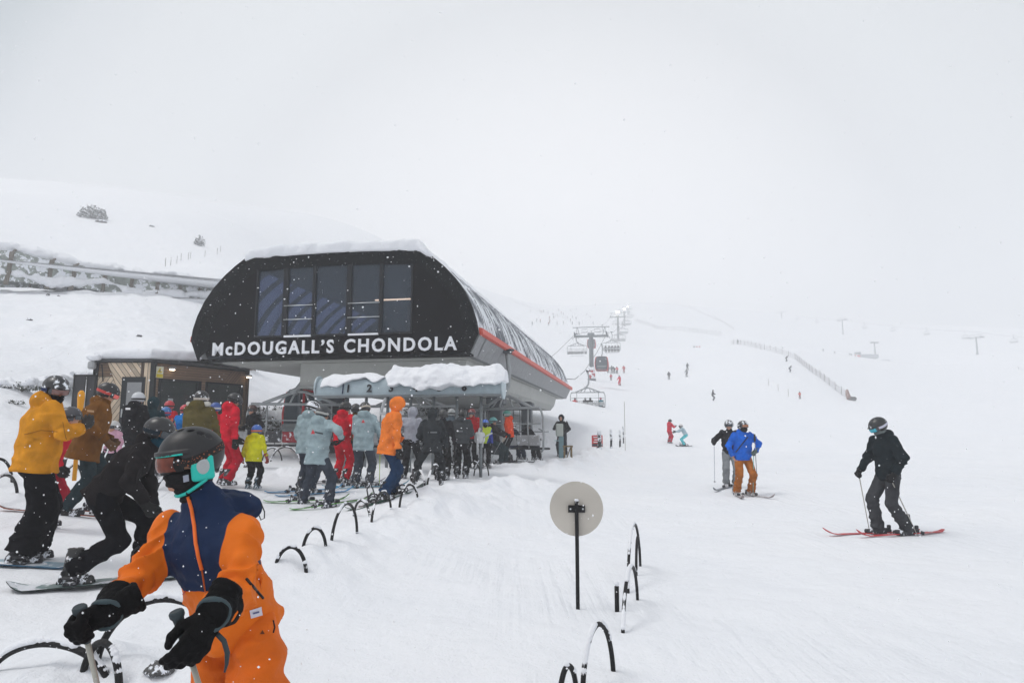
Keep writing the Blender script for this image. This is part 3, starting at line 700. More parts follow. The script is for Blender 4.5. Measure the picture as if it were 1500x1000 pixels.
for d_, px_, lb in ((23.6, 590, 'lift chair half hidden behind the waiting crowd under the beam'),):
    g = gp(px_, d_); put_chair('mid', Vector((g.x, g.y+1.5, g.z+4.1)), R(-4), lb)
# riders' cabin
def make_cabin(label):
    r = thing('gondola_cabin', label, 'gondola', (0, 0, 0), 0, 'gondola cabins')
    def fo(P): 
        x = P[:, 0]; z = P[:, 2]+3.0; q = np.stack([x/(1-.10*np.abs(z)), P[:, 1], z], 1); return rbox(q, (0, 0, 0), (.98, .95, 1.08), .34)
    link('shell', snet(lambda P: np.maximum(fo(P), -(fo(P)+.05)), (-1.2, -1.2, -4.3), (1.2, 1.2, -1.8), .07), mat('cabin_glass', (.05, .065, .08), rough=.15, spec=.8, snow=.28, sscale=6), r)
    mb = MB()
    for z in (-3.92, -2.1): mb.box((0, 0, z), (1.75, 1.7, .14), bev=.06)
    for sx in (-1, 1):
        for sy in (-1, 1): mb.tube([(sx*.80, sy*.80, -4.0), (sx*.93, sy*.86, -3.5), (sx*.95, sy*.88, -2.9), (sx*.85, sy*.82, -2.2), (sx*.6, sy*.6, -2.0)], .05, 8)
    mb.build('frame', RED, r)
    mb = MB(); mb.tube([(0, 0, 0), (.12, 0, -.5), (.12, 0, -1.3), (0, 0, -1.9)], .07, 8); mb.box((0, 0, 0), (.2, .5, .15), bev=.03); mb.build('hanger_arm', CHAIRP, r)
    mb = MB(); mb.box((0, -1.0, -3.45), (1.3, .06, .28), bev=.02); mb.box((0, .98, -3.45), (1.3, .06, .28), bev=.02); mb.build('ski_rack', GREY, r)
    return r
cab = make_cabin('red framed dark gondola cabin hanging right of the nearest tower'); cab.location = line_pt(101, 1); cab.rotation_euler.z = -AXA
c2 = copytree(cab); c2.location = line_pt(157, -1); c2['label'] = 'red gondola cabin partly hidden behind the nearest tower mast'
c3 = copytree(cab); g = gp(459, 26.5); c3.location = (g.x, g.y, g.z+4.4); c3.rotation_euler.z = R(-50); c3['label'] = 'dark gondola cabin parked behind the grey jacketed staff at the station'
# towers
def make_tower(label, Ht, loc, rz=-AXA, W2=2.75, lamp=False, name='lift_tower', grp='towers of the main lift line'):
    r = thing(name, label, 'lift tower', loc, rz, grp)
    mb = MB(); mb.tube([(0, 0, -1), (0, 0, Ht-.6)], [.42, .36], 14); mb.tube([(0, 0, -1), (0, 0, .25)], .75, 12); mb.build('mast', mat('tower_mast', (.13, .145, .16), rough=.55, metal=.1, var=.15, snow=.25, sscale=1.6), r)
    hd = MB(); hd.box((0, 0, Ht-.45), (W2*2+.4, .35, .35)); hd.box((0, 0, Ht-.1), (1.2, .5, .5), bev=.1); hd.build('cross_arm', GREY, r)
    for s in (-1, 1):
        sh = MB(); sh.bar((s*W2, -1.8, Ht-.35), (s*W2, 1.8, Ht-.35), .12, .2)
        for k in range(6): y = -1.6+k*.64; sh.tube([(s*W2-.07, y, Ht-.1), (s*W2+.07, y, Ht-.1)], .21, 12)
        sh.build('sheave_train', DGREY, r)
    cw = MB()
    for s in (-1, 1):
        cw.tube([(s*2.0, 0, Ht-.3), (s*2.35, 0, Ht+1.1)], .06, 6); cw.tube([(s*W2-.5*s, -.7, Ht-.75), (s*W2-.5*s, .7, Ht-.75)], .04, 6)
        cw.tube([(s*.6, 0, Ht+.3), (s*1.6, 0, Ht+.3), (s*1.6, 0, Ht+.8), (s*.6, 0, Ht+.8)], .045, 6, closed=True)
        cw.tube([(s*(W2+.5), -1.6, Ht-.8), (s*(W2+.5), 1.6, Ht-.8)], .04, 6); cw.tube([(s*W2, 0, Ht-.5), (s*(W2+.5), 0, Ht-.8)], .04, 6)
        cw.tube([(s*(W2-.1), 0, Ht-.3), (s*(W2-.3), 0, Ht+1.1)], .05, 6)
    cw.bar((-3.2, 0, Ht+1.15), (3.2, 0, Ht+1.15), .14, .14); cw.build('lifting_frame', CHAIRP, r)
    snowcap('arm_snow', r, (0, 0, Ht-.2), (W2+.1, .16, .05), .04, .14, .06, 1.5)
    if lamp: MB().box((0, -.4, Ht+1.5), (.9, .2, .6), bev=.1).build('flood_lamp', mat('flood_light', (1, .93, .8), emit=(1, .88, .66, 60)), r)
    return r
names = ['nearest lift tower, thick grey mast with snowy padding at its foot', 'second lift tower up the line, slim grey mast', 'third lift tower with a warm lamp glowing in the haze', 'fourth lift tower, faint, with a glowing lamp', 'farthest faint lift tower with a glowing lamp at the top of the line']
for i, (d, px, zt_, _) in enumerate(TWR):
    s = (d-118)/LN.y; p = C0+LN*s; gz = G(p.x, p.y); zt_ = line_pt(d, 0).z
    t = make_tower(names[i], zt_-gz, (p.x, p.y, gz), lamp=i >= 1)
    if i == 0:
        pad = MB(); pad.tube([(0, -.1, -.3), (0, -.1, 1.7)], .62, 12); pad.build('foot_padding', mat('pad_red', (.42, .03, .04), snow=.5, sscale=1.7), t)
        snowcap('mast_snow', t, (0, -.1, 2.1), (.5, .5, .35), .3, .12, .25, 1.2, seed=4)
for s, lb in ((-1, 'downhill haul rope on the left of the towers'), (1, 'uphill haul rope on the right of the towers')):
    tag(MB().tube([line_pt(d, s) for d in (24, 40, 48, 60, 70, 80, 91, 105, 118, 135, 150, 170, 190, 210, 230, 245, 262, 290, 317, 345, 372, 430, 490, 555, 620, 750)], .03, 6).build('haul_rope', mat('rope_steel', (.10, .105, .11), rough=.5)), lb, 'rope', 'haul ropes of the main lift')
# second lift across the right of the slope
tb = make_tower('slim tower of the distant right hand lift, nearest of three', 8.5, gp(1432, 330), R(-65), grp='towers of the distant right hand lift')
h0 = tb.location.z+8.5
pts = [(1560, 493, 280), (1432, 486, 330), (1235, 468.5, 450), (1145, 458, 560), (1040, 450, 700)]
for (px, d, lb) in ((1235, 450, 'slim distant lift tower in the middle of the right hand lift'), (1145, 560, 'faintest and farthest tower of the right hand lift')):
    c = copytree(tb); g = gp(px, d); c.location = g; c['label'] = lb
    sc_ = (at(px, 468 if px > 1200 else 457, d).z-g.z)/8.5; c.scale = (1, 1, max(.6, min(1.7, sc_)))
rp_ = [at(*p) for p in pts]; fine = []
for a, b in zip(rp_[:-1], rp_[1:]):
    for t in np.linspace(0, 1, 8, endpoint=False): q = a.lerp(b, t); q.z -= 5*t*(1-t); fine.append(q)
tag(MB().tube(fine, .05, 5).build('haul_rope', mat('rope_far', (.15, .15, .16))), 'faint haul rope of the distant right hand lift', 'rope')
for px, d in ((1484, 305), (1413, 340), (1357, 372), (1307, 402), (1266, 430), (1196, 500), (1167, 535)):
    c = copytree(chair0); a = np.interp(px, [p[0] for p in pts[::-1]], [p[1] for p in pts[::-1]])
    c.location = at(px, a+1, d); c.rotation_euler.z = R(-65); c['group'] = 'chairs of the distant right hand lift'
    c['label'] = 'empty lift chair hanging on the far rope ' + {1484: 'at the right edge of the photo', 1413: 'just left of the nearest slim tower', 1357: 'above the lone red skier', 1307: 'second right of the middle slim tower', 1266: 'first right of the middle slim tower', 1196: 'just left of the middle slim tower', 1167: 'beside the faintest slim tower'}[px]
print('lift', time.time()-T0)
# ------------------------------------------------------------- ticket hut
def plank_mat(name, col, ang, scale=9, var=.35):
    m = bpy.data.materials.new(name); m.use_nodes = True; nt = m.node_tree; b = nt.nodes['Principled BSDF']; L = nt.links.new
    t = N(nt, 'ShaderNodeTexCoord'); mp = N(nt, 'ShaderNodeMapping'); mp.inputs['Rotation'].default_value = (0, R(ang), 0); L(t.outputs['Object'], mp.inputs[0])
    sx = N(nt, 'ShaderNodeSeparateXYZ'); L(mp.outputs[0], sx.inputs[0])
    a = N(nt, 'ShaderNodeMath', operation='MULTIPLY'); a.inputs[1].default_value = scale; L(sx.outputs[2], a.inputs[0])
    fl = N(nt, 'ShaderNodeMath', operation='FLOOR'); L(a.outputs[0], fl.inputs[0]); fc = N(nt, 'ShaderNodeMath', operation='FRACT'); L(a.outputs[0], fc.inputs[0])
    wn = N(nt, 'ShaderNodeTexWhiteNoise', noise_dimensions='1D'); L(fl.outputs[0], wn.inputs['W'])
    gr = N(nt, 'ShaderNodeTexNoise'); gr.inputs['Scale'].default_value = 5; gr.inputs['Detail'].default_value = 6
    m2 = N(nt, 'ShaderNodeMapping'); m2.inputs['Scale'].default_value = (1, 1, 14); L(mp.outputs[0], m2.inputs[0]); L(m2.outputs[0], gr.inputs['Vector'])
    av = N(nt, 'ShaderNodeMath', operation='ADD'); L(wn.outputs[0], av.inputs[0]); L(gr.outputs[0], av.inputs[1])
    mr = N(nt, 'ShaderNodeMapRange'); mr.inputs['From Max'].default_value = 1.8; mr.inputs['To Min'].default_value = 1-var; mr.inputs['To Max'].default_value = 1+var; L(av.outputs[0], mr.inputs[0])
    gt = N(nt, 'ShaderNodeMath', operation='GREATER_THAN'); gt.inputs[1].default_value = .12; L(fc.outputs[0], gt.inputs[0])
    mu = N(nt, 'ShaderNodeMath', operation='MULTIPLY'); L(mr.outputs[0], mu.inputs[0]); 
    g2 = N(nt, 'ShaderNodeMapRange'); g2.inputs['To Min'].default_value = .18; L(gt.outputs[0], g2.inputs[0]); L(g2.outputs[0], mu.inputs[1])
    vs_ = N(nt, 'ShaderNodeVectorMath', operation='SCALE'); vs_.inputs[0].default_value = col; L(mu.outputs[0], vs_.inputs['Scale']); L(vs_.outputs[0], b.inputs['Base Color']); b.inputs['Roughness'].default_value = .75
    bp = N(nt, 'ShaderNodeBump'); bp.inputs['Distance'].default_value = .02; L(gt.outputs[0], bp.inputs['Height']); L(bp.outputs[0], b.inputs['Normal']); return m
LW = (.62, .50, .37); DW = (.20, .125, .075)
HC = at(225, 530, 25.0); hb = 1.0   # corner nearest, ground sunk in snow
HL = at(144, 529, 25.0); HR = at(362, 544, 28.6)
hut = thing('ticket_hut', 'timber clad ticket hut with chevron boards and two dark serving windows', 'hut', (HC.x, HC.y, hb))
ht = HC.z-hb; ht2 = HR.z-hb
def wallframe(a, b):
    d = (b-a).to_2d(); L = d.length; return Matrix.Translation((a.x-HC.x, a.y-HC.y, 0)) @ Matrix.Rotation(math.atan2(d.y, d.x), 4, 'Z'), L
Ml, Ll = wallframe(HL, HC); Mr, Lr = wallframe(HC, HR)
def bpan(x0, x1, z0, z1, m, name='wall_board', y=0, M=None, poly=None, th=.05):
    mb = MB(); mb.prism(poly or [(x0, z0), (x1, z0), (x1, z1), (x0, z1)], y, y+th); return mb.build(name, m, hut, mw=M)
def hx(px, M, L, A, B, d_off=0):
    o = Vector((0, 0, EYE)); r = at(px, 560, 1)-o; u = (B-A).to_2d().normalized(); n_ = Vector((-u.y, u.x)); t = (A.xy-o.xy).dot(n_)/r.xy.dot(n_); return (r.xy*t-A.xy).dot(u)
def hz(py, px, M, L, A, B):
    X = hx(px, M, L, A, B); u = (B-A).to_2d().normalized(); p = A.xy+u*X; a = at(px, py, p.y); return a.z-hb
lx_ = lambda px: hx(px, Ml, Ll, HL, HC); lz_ = lambda py, px=190: hz(py, px, Ml, Ll, HL, HC)
rx_ = lambda px: hx(px, Mr, Lr, HC, HR); rz_ = lambda py, px=300: hz(py, px, Mr, Lr, HC, HR)
d0, d1, dz = lx_(180), lx_(213), lz_(552)
xs0 = lx_(205)
zt = ht-.03
core = MB(); core.prism([(.0, -.5), (Ll, -.5), (Ll, zt-.02), (.0, zt-.02)], .06, .16); core.build('wall', mat('wall_core', (.03, .03, .03)), hut, mw=Ml)
bpan(0, 0, 0, 0, plank_mat('planks_diag', LW, -52, 6.5, .45), poly=[(.04, zt), (.35, zt), (d0, lz_(585)), (d0, lz_(565)), (d0, dz+.0), (xs0, dz), (xs0, zt)], M=Ml)
bpan(xs0+.12, Ll-.07, -.4, zt, plank_mat('planks_up', LW, 90, 7, .4), M=Ml)
bpan(xs0, xs0+.1, dz, zt, plank_mat('planks_trim', (.16, .11, .075), 90, 3), M=Ml, y=-.01)
bpan(0, 0, 0, 0, plank_mat('planks_h', DW, 0), poly=[(.04, zt-.01), (.33, zt-.01), (.55, lz_(551)), (.04, lz_(551))], M=Ml, y=.004)
bpan(0, 0, 0, 0, plank_mat('planks_diag_back', LW, 56, 6.5, .45), poly=[(.04, lz_(552)), (.56, lz_(552)), (d0-.01, lz_(586)), (d0-.01, -.4), (.04, -.4)], M=Ml)
cb = MB(); cb.prism([(-.06, -.5), (.03, -.5), (.03, zt+.02), (-.06, zt+.02)], -.03, .1); cb.build('corner_post', mat('post_black', (.015, .018, .02)), hut, mw=Ml); cb = MB(); cb.prism([(Ll-.07, -.5), (Ll+.09, -.5), (Ll+.09, zt+.04), (Ll-.07, zt+.04)], -.05, .1); cb.build('corner_post', mat('post_black', (.015, .018, .02)), hut, mw=Ml)
dm = MB(); dm.box(((d0+d1)/2, -.02, (dz-.5)/2), (d1-d0, .1, dz+.5)); door = dm.build('door', mat('door_black', (.012, .016, .02), rough=.4), hut, mw=Ml)
MB().box((lx_(199), -.08, (lz_(560)+lz_(640))/2), (lx_(209)-lx_(188), .02, lz_(560)-lz_(640))).build('door_pane', mat('frosted_pane', (.27, .28, .29), rough=.35), door)
MB().box((d0+.1, -.11, lz_(605)), (.04, .06, .3), bev=.01).build('handle', SILVER, door)
# right (serving) wall
PW = plank_mat('planks_dark', DW, 0, 10)
w0, w1, w2, w3 = rx_(232), rx_(294), rx_(301), rx_(355)
ws = rz_(556, 262); wt = rz_(561, 330); 
top_r = lambda x: ht+(ht2-ht)*x/Lr-.03
core = MB(); core.prism([(0, -.5), (Lr, -.5), (Lr, top_r(Lr)), (0, top_r(0))], 2.2, 2.3); core.build('back_wall', mat('wall_core', (.03, .03, .03)), hut, mw=Mr)
wzb = rz_(620, 262)
for poly in ([(0.1, -.5), (w0, -.5), (w0, top_r(w0)), (0.1, top_r(.1))], [(w1, -.5), (w2, -.5), (w2, wt), (w1, wt)], [(w3, -.5), (Lr-.06, -.5), (Lr-.06, top_r(Lr)), (w3, top_r(w3))],
             [(w0, ws), (w1, ws), (w1, top_r(w1)), (w0, top_r(w0))], [(w1, wt), (w3, wt), (w3, top_r(w3)), (w1, top_r(w1))], [(w0, -.5), (w1, -.5), (w1, wzb), (w0, wzb)], [(w2, -.5), (w3, -.5), (w3, wzb), (w2, wzb)]):
    bpan(0, 0, 0, 0, PW, poly=poly, M=Mr)
bpan(0, 0, 0, 0, plank_mat('planks_dark_diag', (.17, .105, .065), 50, 10), poly=[(rx_(326), wt+.03), (rx_(352), wt+.03), (rx_(352), top_r(3.5)-.03), (rx_(338), top_r(3.3)-.03)], M=Mr, y=-.01)
cb = MB(); cb.prism([(Lr-.06, -.5), (Lr+.05, -.5), (Lr+.05, top_r(Lr)+.02), (Lr-.06, top_r(Lr)+.02)], -.04, .12); cb.build('corner_post', mat('post_brown', (.10, .065, .04)), hut, mw=Mr)
HG = mat('hut_glass', (.035, .045, .045), rough=.08, spec=.7, alpha=.8)
for (a, b, z) in ((w0, w1, ws), (w2, w3, wt)):
    mb = MB(); t = .07
    mb.box((a+t/2, -.0, (z+wzb)/2), (t, .12, z-wzb)); mb.box((b-t*.9, 0, (z+wzb)/2), (t*1.8, .12, z-wzb)); mb.box(((a+b)/2, 0.003, z-t/2), (b-a-2*t, .11, t)); mb.box(((a+b)/2, .003, wzb+t/2), (b-a-2*t, .11, t))
    wf = mb.build('serving_window', mat('hut_frame', (.012, .014, .016), rough=.5), hut, mw=Mr)
    MB().box(((a+b)/2, .03, (z+wzb)/2), (b-a-2*t, .01, z-wzb-2*t)).build('pane', HG, wf)
    if a == w2: MB().box((rx_(337), .3, rz_(580, 337)), (rx_(345)-rx_(329), .02, 1.0)).build('poster', mat('poster_pale', (.55, .62, .60)), wf)
    else: MB().box((rx_(251.5), .0, rz_(588, 251)), (.2, .01, .24)).build('notice', mat('notice_grey', (.4, .42, .43)), wf)
mb = MB(); mb.box((Lr/2, .9, .3), (Lr-.3, 1.0, .7)); mb.box((Lr*.4, 1.9, 1.3), (1.2, .3, 1.2)); mb.build('counter', mat('hut_inside', (.06, .06, .05)), hut, mw=Mr)
# warning sign, lamps, gutters, roof snow
sg = MB(); sg.box((rx_(231.5), -.06, rz_(545, 231)), (.28, .01, .42)); sgn = sg.build('warning_sign', mat('sign_white', (.62, .62, .5)), hut, mw=Mr)
a, z = rx_(231.5), rz_(545, 231)
mb = MB(); mb.prism([(a-.11, z-.02), (a+.11, z-.02), (a, z+.17)], -.072, -.066); mb.box((a, -.069, z-.13), (.25, .006, .13)); mb.build('yellow_mark', mat('sign_yellow', (.62, .50, .03)), sgn)
mb = MB(); mb.prism([(a-.02, z+.01), (a+.02, z+.01), (a+.012, z+.10), (a-.012, z+.10)], -.078, -.073); mb.build('sign_mark', INK, sgn)
for px, py in ((247, 541), (360, 552)):
    mb = MB(); X, Z = rx_(px), rz_(py, px); mb.box((X, -.16, Z+.04), (.22, .2, .08), bev=.02); lmp = mb.build('wall_lamp', mat('lamp_body', (.3, .3, .3)), hut, mw=Mr)
    MB().box((X, -.17, Z-.02), (.16, .12, .04), bev=.01).build('lamp_glow', mat('lamp_light', (1, .9, .75), emit=(1, .85, .6, 6)), lmp)
# mono pitch roof deck, 5-sided plan
rl_, rc, rr_ = Vector((HL.x-.1, HL.y-.1, 0)), Vector((HC.x, HC.y-.18, 0)), Vector((HR.x+.15, HR.y-.1, 0))
back1 = rr_+Vector((-1.6, 2.6, 0)); back2 = rl_+Vector((-.3, 3.8, 0))
zs = [HC.z+.0, HC.z+.0, HR.z+.02, HR.z+.25, HC.z+.3]
ring = [Vector((q.x-HC.x, q.y-HC.y, z-hb)) for q, z in zip((rl_, rc, rr_, back1, back2), zs)]
mb = MB(); mb.add([v for v in ring]+[v+Vector((0, 0, .10)) for v in ring], [(4, 3, 2, 1, 0), (5, 6, 7, 8, 9)]+[(k, (k+1) % 5, 5+(k+1) % 5, 5+k) for k in range(5)]); mb.build('roof', mat('roof_edge', (.05, .055, .06)), hut)
for a_, b_ in ((3, 2), (4, 3), (0, 4)):
    p_, q_ = ring[a_], ring[b_]; mb = MB(); mb.add([(p_.x, p_.y, -.5), (q_.x, q_.y, -.5), tuple(q_), tuple(p_)], [(0, 1, 2, 3)]); mb.build('rear_wall', mat('wall_core', (.03, .03, .03)), hut)
cpoly = np.array([[v.x, v.y] for v in ring]); zc_ = [v.z for v in ring]
def fhs(P):
    x, y, z = P[:, 0], P[:, 1], P[:, 2]
    dd = np.full(len(P), -1e9, np.float32)
    for k in range(5):
        a = cpoly[k]; b = cpoly[(k+1) % 5]; e_ = (b-a)/np.linalg.norm(b-a); nn_ = np.array([e_[1], -e_[0]]); dd = np.maximum(dd, (x-a[0])*nn_[0]+(y-a[1])*nn_[1])
    base = ht+np.clip((x-0)*((HR.z-HC.z)/(HR.x-HC.x)), -.3, 0)+.08*np.clip(y, 0, 3)+.10
    h_ = .42+.05*fbm(P*1.1, 3, 2)
    zz = z-base; dz_ = np.abs(zz-h_*.42)-h_*.5
    q0 = dd-.05+.05*fbm(P*1.7, 3, 7); rr0 = .2
    return np.sqrt(np.maximum(q0+rr0, 0)**2+np.maximum(dz_+rr0, 0)**2)+np.minimum(np.maximum(q0, dz_)+rr0, 0)-rr0
link('roof_snow', snet(fhs, (cpoly[:, 0].min()-.5, cpoly[:, 1].min()-.5, ht-.6), (cpoly[:, 0].max()+.5, cpoly[:, 1].max()+.4, ht+1.3), .06), SNOW, hut)
# camera pod on the corner of the roof
pd = at(135, 532, 24.8); pod = thing('camera_pod', 'small grey camera pod under snow at the left corner of the hut roof', 'camera', (pd.x, pd.y, pd.z-.15))
MB().box((0, 0, .08), (.24, .24, .28), bev=.05).build('housing', mat('pod', (.4, .41, .42)), pod)
MB().tube([(.05, 0, .15), (.3, .1, .1), (.36, .15, -.5)], .02, 6).build('arm', BLACK, pod)
snowcap('snow_cap', pod, (.08, 0, .36), (.25, .14, .10), .09, .035, .05, 5)
# two dark panels standing left of the hut
for i, (px0, px1, lb) in enumerate(((109, 127, 'dark mesh panel standing left of the hut, the outer one'), (128.5, 141, 'dark mesh panel standing left of the hut, right against the wall'))):
    a = at(px0, 551, 24.2); b = at(px1, 551, 24.2); mb = MB(); g = 1.2
    pn = thing('screen_panel', lb, 'panel', ((a.x+b.x)/2, 24.2, g), 0, 'dark mesh panels beside the hut'); w_ = b.x-a.x; h_ = a.z-g
    MB().box((0, 0, h_/2), (w_-.06, .03, h_)).build('mesh_panel', mat('panel_mesh', (.045, .045, .05), rough=.8), pn)
    mb = MB(); mb.tube([(w_/2-.02, -.03, 0), (w_/2-.02, -.03, h_)], .025, 6); mb.tube([(-w_/2+.02, -.03, 0), (-w_/2+.02, -.03, h_)], .025, 6); mb.bar((-w_/2, 0, h_+.02), (w_/2, 0, h_+.02), .08, .08); mb.build('frame', BLACK, pn)
# small building seen between hut and station front
sb = at(338, 527, 40); sh_ = thing('timber_shed', 'brown timber shed just visible between the hut roof and the station front', 'shed', (sb.x-.4, 40, sb.z-2.2))
MB().box((0, 1, 1.1), (2.3, 2, 2.3)).build('wall', plank_mat('shed_planks', (.16, .12, .09), 0, 8), sh_)
snowcap('roof_snow', sh_, (0, 1, 2.5), (1.3, 1.1, .2), .15, .1, .08, 1.5)
print('hut', time.time()-T0)

# ------------------------------------------------------------- conveyor canopy on the left slope
cp = [(-75, 352, 412, 44), (10, 358, 413, 46), (70, 372, 419, 47.5), (105, 380, 420, 48.5), (150, 388, 427, 50), (190, 394, 433, 51), (228, 397, 436, 52), (262, 402, 441, 53), (290, 407, 446, 54), (330, 412, 450, 55), (372, 418, 455, 56)]
can = at(150, 427, 50); canopy = thing('conveyor_canopy', 'long snow crusted conveyor tunnel with brown ribs running along the left slope', 'tunnel', (can.x, can.y, can.z))
rib = []; PANE = mat('canopy_sheet', (.27, .30, .28), rough=.45, var=.4, vscale=2.5, snow=.49, sscale=1.7)
for (px, pt, pb, d) in cp: a = at(px, pt, d)-can; b = at(px, pb, d)-can; rib.append((Vector((b.x, b.y, b.z-.25)), a.z-b.z+.25))
def arch(p, h, r=1.0, n=9): return [p+Vector((0.15*math.sin(t)*0, (1-math.cos(t))*1.15*r, h*math.sin(t)**.55)) for t in np.linspace(0.02, math.pi-.02, n)]
for k in range(len(rib)-1):
    a = arch(*rib[k]); b = arch(*rib[k+1]); mb = MB(); n_ = len(a); mb.add(a+b, [(i, i+1, n_+i+1, n_+i) for i in range(n_-1)], 0, True); mb.build('cover_panel', PANE, canopy)
for k, (p, h) in enumerate(rib):
    mb = MB(); q = arch(p, h); q = [v+Vector((0, -.04, .03)) for v in q]; mb.tube(q, .09, 6); mb.bar(q[0]+Vector((0, -.05, -.3)), q[2]+Vector((0, -.08, 0)), .28, .12); mb.build('rib', mat('rib_brown', (.17, .15, .125), rough=.8, snow=.38, sscale=3), canopy)
def fcan(P):
    X = np.array([p.x for p, h in rib]); Yc = np.interp(P[:, 0], X, [p.y+1.15 for p, h in rib]); Zt = np.interp(P[:, 0], X, [p.z+h for p, h in rib])
    n_ = fbm(P*.9, 4, 11); hump = .22*np.sin((P[:, 0])*1.9)
    d = np.sqrt(((P[:, 1]-Yc+.15)/1.0)**2+((P[:, 2]-Zt+.12)/.42)**2)-1-.5*n_-.3*hump; return d*.3
bx = [p.x for p, h in rib]
link('snow_crust', snet(fcan, (min(bx), min(p.y for p, h in rib)-.8, min(p.z+h for p, h in rib)-.8), (max(bx), max(p.y for p, h in rib)+3.2, max(p.z+h for p, h in rib)+1.0), .11), SNOW, canopy)
def fcan2(P):
    X = np.array([p.x for p, h in rib]); Yc = np.interp(P[:, 0], X, [p.y for p, h in rib]); Zb = np.interp(P[:, 0], X, [p.z for p, h in rib])
    n_ = fbm(P*.75, 4, 41); d = np.sqrt(((P[:, 1]-Yc)/.45)**2+((P[:, 2]-Zb-.75-.8*vnoise(P*.45, 3))/(.55))**2)-.62-.75*n_; return d*.3
link('drift_patch', snet(fcan2, (min(bx), min(p.y for p, h in rib)-1.2, min(p.z for p, h in rib)-.6), (max(bx), max(p.y for p, h in rib)+1.2, max(p.z+h for p, h in rib)+.6), .12), SNOW, canopy)
print('canopy', time.time()-T0)

# ------------------------------------------------------------- hoops half buried in snow
HOOPM = mat('hoop_black', (.012, .012, .013), rough=.55, bump=.3, bscale=60, snow=.33, sscale=22)
def hoop(pa, pb, h, label, grp, r=.021, crust=.8, lean=0, seed=0, sink=.12, wide=False):
    pa = Vector(pa); pb = Vector(pb); c = (pa+pb)/2; zb_ = (G(pa.x, pa.y)+G(pb.x, pb.y))/2; c.z = zb_
    t = thing('hoop', label, 'hoop', c, 0, grp); u = (pb-pa); u.z = 0; hw = u.length/2; u.normalize(); nn_ = Vector((-u.y, u.x, 0))
    def pt(a, up=0): return u*(-hw*math.cos(a)) + Vector((0, 0, 1))*((h+sink)*math.sin(a)**.9-sink+up*abs(math.sin(a))) + nn_*(lean*math.sin(a))
    A = np.linspace(0.0, math.pi, 33); MB().tube([pt(a) for a in A], r, 8).build('tube', HOOPM, t)
    cr_ = MB(); rr = random.Random(seed); run = []
    AA = np.linspace(.12, math.pi-.12, 90)
    nz = vnoise(np.stack([AA*4.0+seed*7.3, AA*0], 1), seed)+.4*vnoise(np.stack([AA*23+seed, AA*0], 1), seed+5)
    for a, v in zip(AA, nz):
        k = v+crust-.2-.25*abs(math.cos(a))
        if k > 0: run.append((a, k))
        elif run:
            if len(run) > 2: cr_.tube([pt(q, r*.9) for q, _ in run], [r*(.45+min(.75, .9*kk+.15*rr.random())) for _, kk in run], 7)
            run = []
    if len(run) > 2: cr_.tube([pt(q, r*.9) for q, _ in run], [r*(.45+min(.75, .9*kk+.15*rr.random())) for _, kk in run], 7)
    if cr_.v: cr_.build('snow_crust', SNOW, t)
    return t
def ghoop(x0, y0, x1, y1, top, label, grp, **k):
    """feet at two pixels on the snow, crown at pixel row top"""
    a = ground_at(x0, y0); b = ground_at(x1, y1); d = (a.y+b.y)/2; zt_ = at((x0+x1)/2, top, d).z; c = (a+b)/2
    return hoop(a, b, zt_-G(c.x, c.y), label, grp, **k)
g1 = 'black hoops along the queue edge'
HQ = [(402, 828, 449, 838, 797, 'first black hoop right of the orange skier, nearest in the row'), (443, 800, 478, 800, 772, 'second black hoop of the row, low and half buried'),
      (485, 792, 523, 784, 750, 'third hoop of the row, tall and open, beside the green skis'), (518, 756, 543, 758, 735, 'fourth hoop of the row, just past the tall open one'),
      (544, 764, 573, 746, 721, 'fifth hoop of the row, in front of the orange jacket'), (585, 748, 613, 732, 710, 'sixth hoop of the row, right of the snowboard'), (606, 716, 624, 714, 699, 'seventh hoop of the row, behind its neighbours'),
      (624, 718, 644, 709, 689, 'eighth hoop of the row, at the feet of the dark jacket'), (640, 702, 652, 701, 683, 'ninth hoop of the row, thin, between two queuing people'), (654, 702, 669, 698, 681, 'tenth hoop of the row, before the helmeted dark jacket'),
      (684, 699, 704, 700, 676, 'eleventh hoop of the row, right of the dark trousers'), (694, 698, 716, 697, 674, 'last and farthest hoop of the row, beside the boy in lime')]
for i, q in enumerate(HQ): ghoop(*q[:5], q[5], g1, seed=i+1, r=.018, crust=.42)
g2 = 'black hoops in the left foreground'
ghoop(-20, 985, 163, 988, 932, 'wide snow topped hoop at the bottom left corner', g2, seed=31, r=.023, crust=.85)
ghoop(140, 968, 330, 965, 882, 'wide arch of snow covered hoop behind the orange skier gloves', g2, seed=32, r=.023, crust=1.0)
ghoop(120, 985, 175, 1010, 945, 'small dark hoop leaning behind the left ski pole', g2, seed=35, r=.022, crust=.1)
g3 = 'black hoops behind the left queue'
for i, q in enumerate([(-30, 712, 18, 708, 672, 'black hoop at the left edge behind the mustard jacket'), (-25, 745, 26, 722, 697, 'low black hoop lying left of the mustard jacket'), (88, 726, 122, 712, 683, 'black hoop between the mustard and brown jackets'), (92, 692, 112, 690, 668, 'small hoop behind the mustard jacket elbow'), (138, 712, 182, 710, 680, 'black hoop seen past the brown jacket knees')]): ghoop(*q[:5], q[5], g3, seed=50+i, r=.022, crust=.0)
for i, q in enumerate([(384, 674, 413, 676, 656, 'snow topped hoop at the foot of the red backed chair, left one'), (396, 676, 440, 680, 655, 'snow topped hoop at the foot of the red backed chair, right one'), (228, 720, 262, 718, 694, 'hoop behind the black crouching rider')]): ghoop(*q[:5], q[5], g3, seed=60+i, r=.022, crust=.7)
g4 = 'black hoops lining the run on the right'
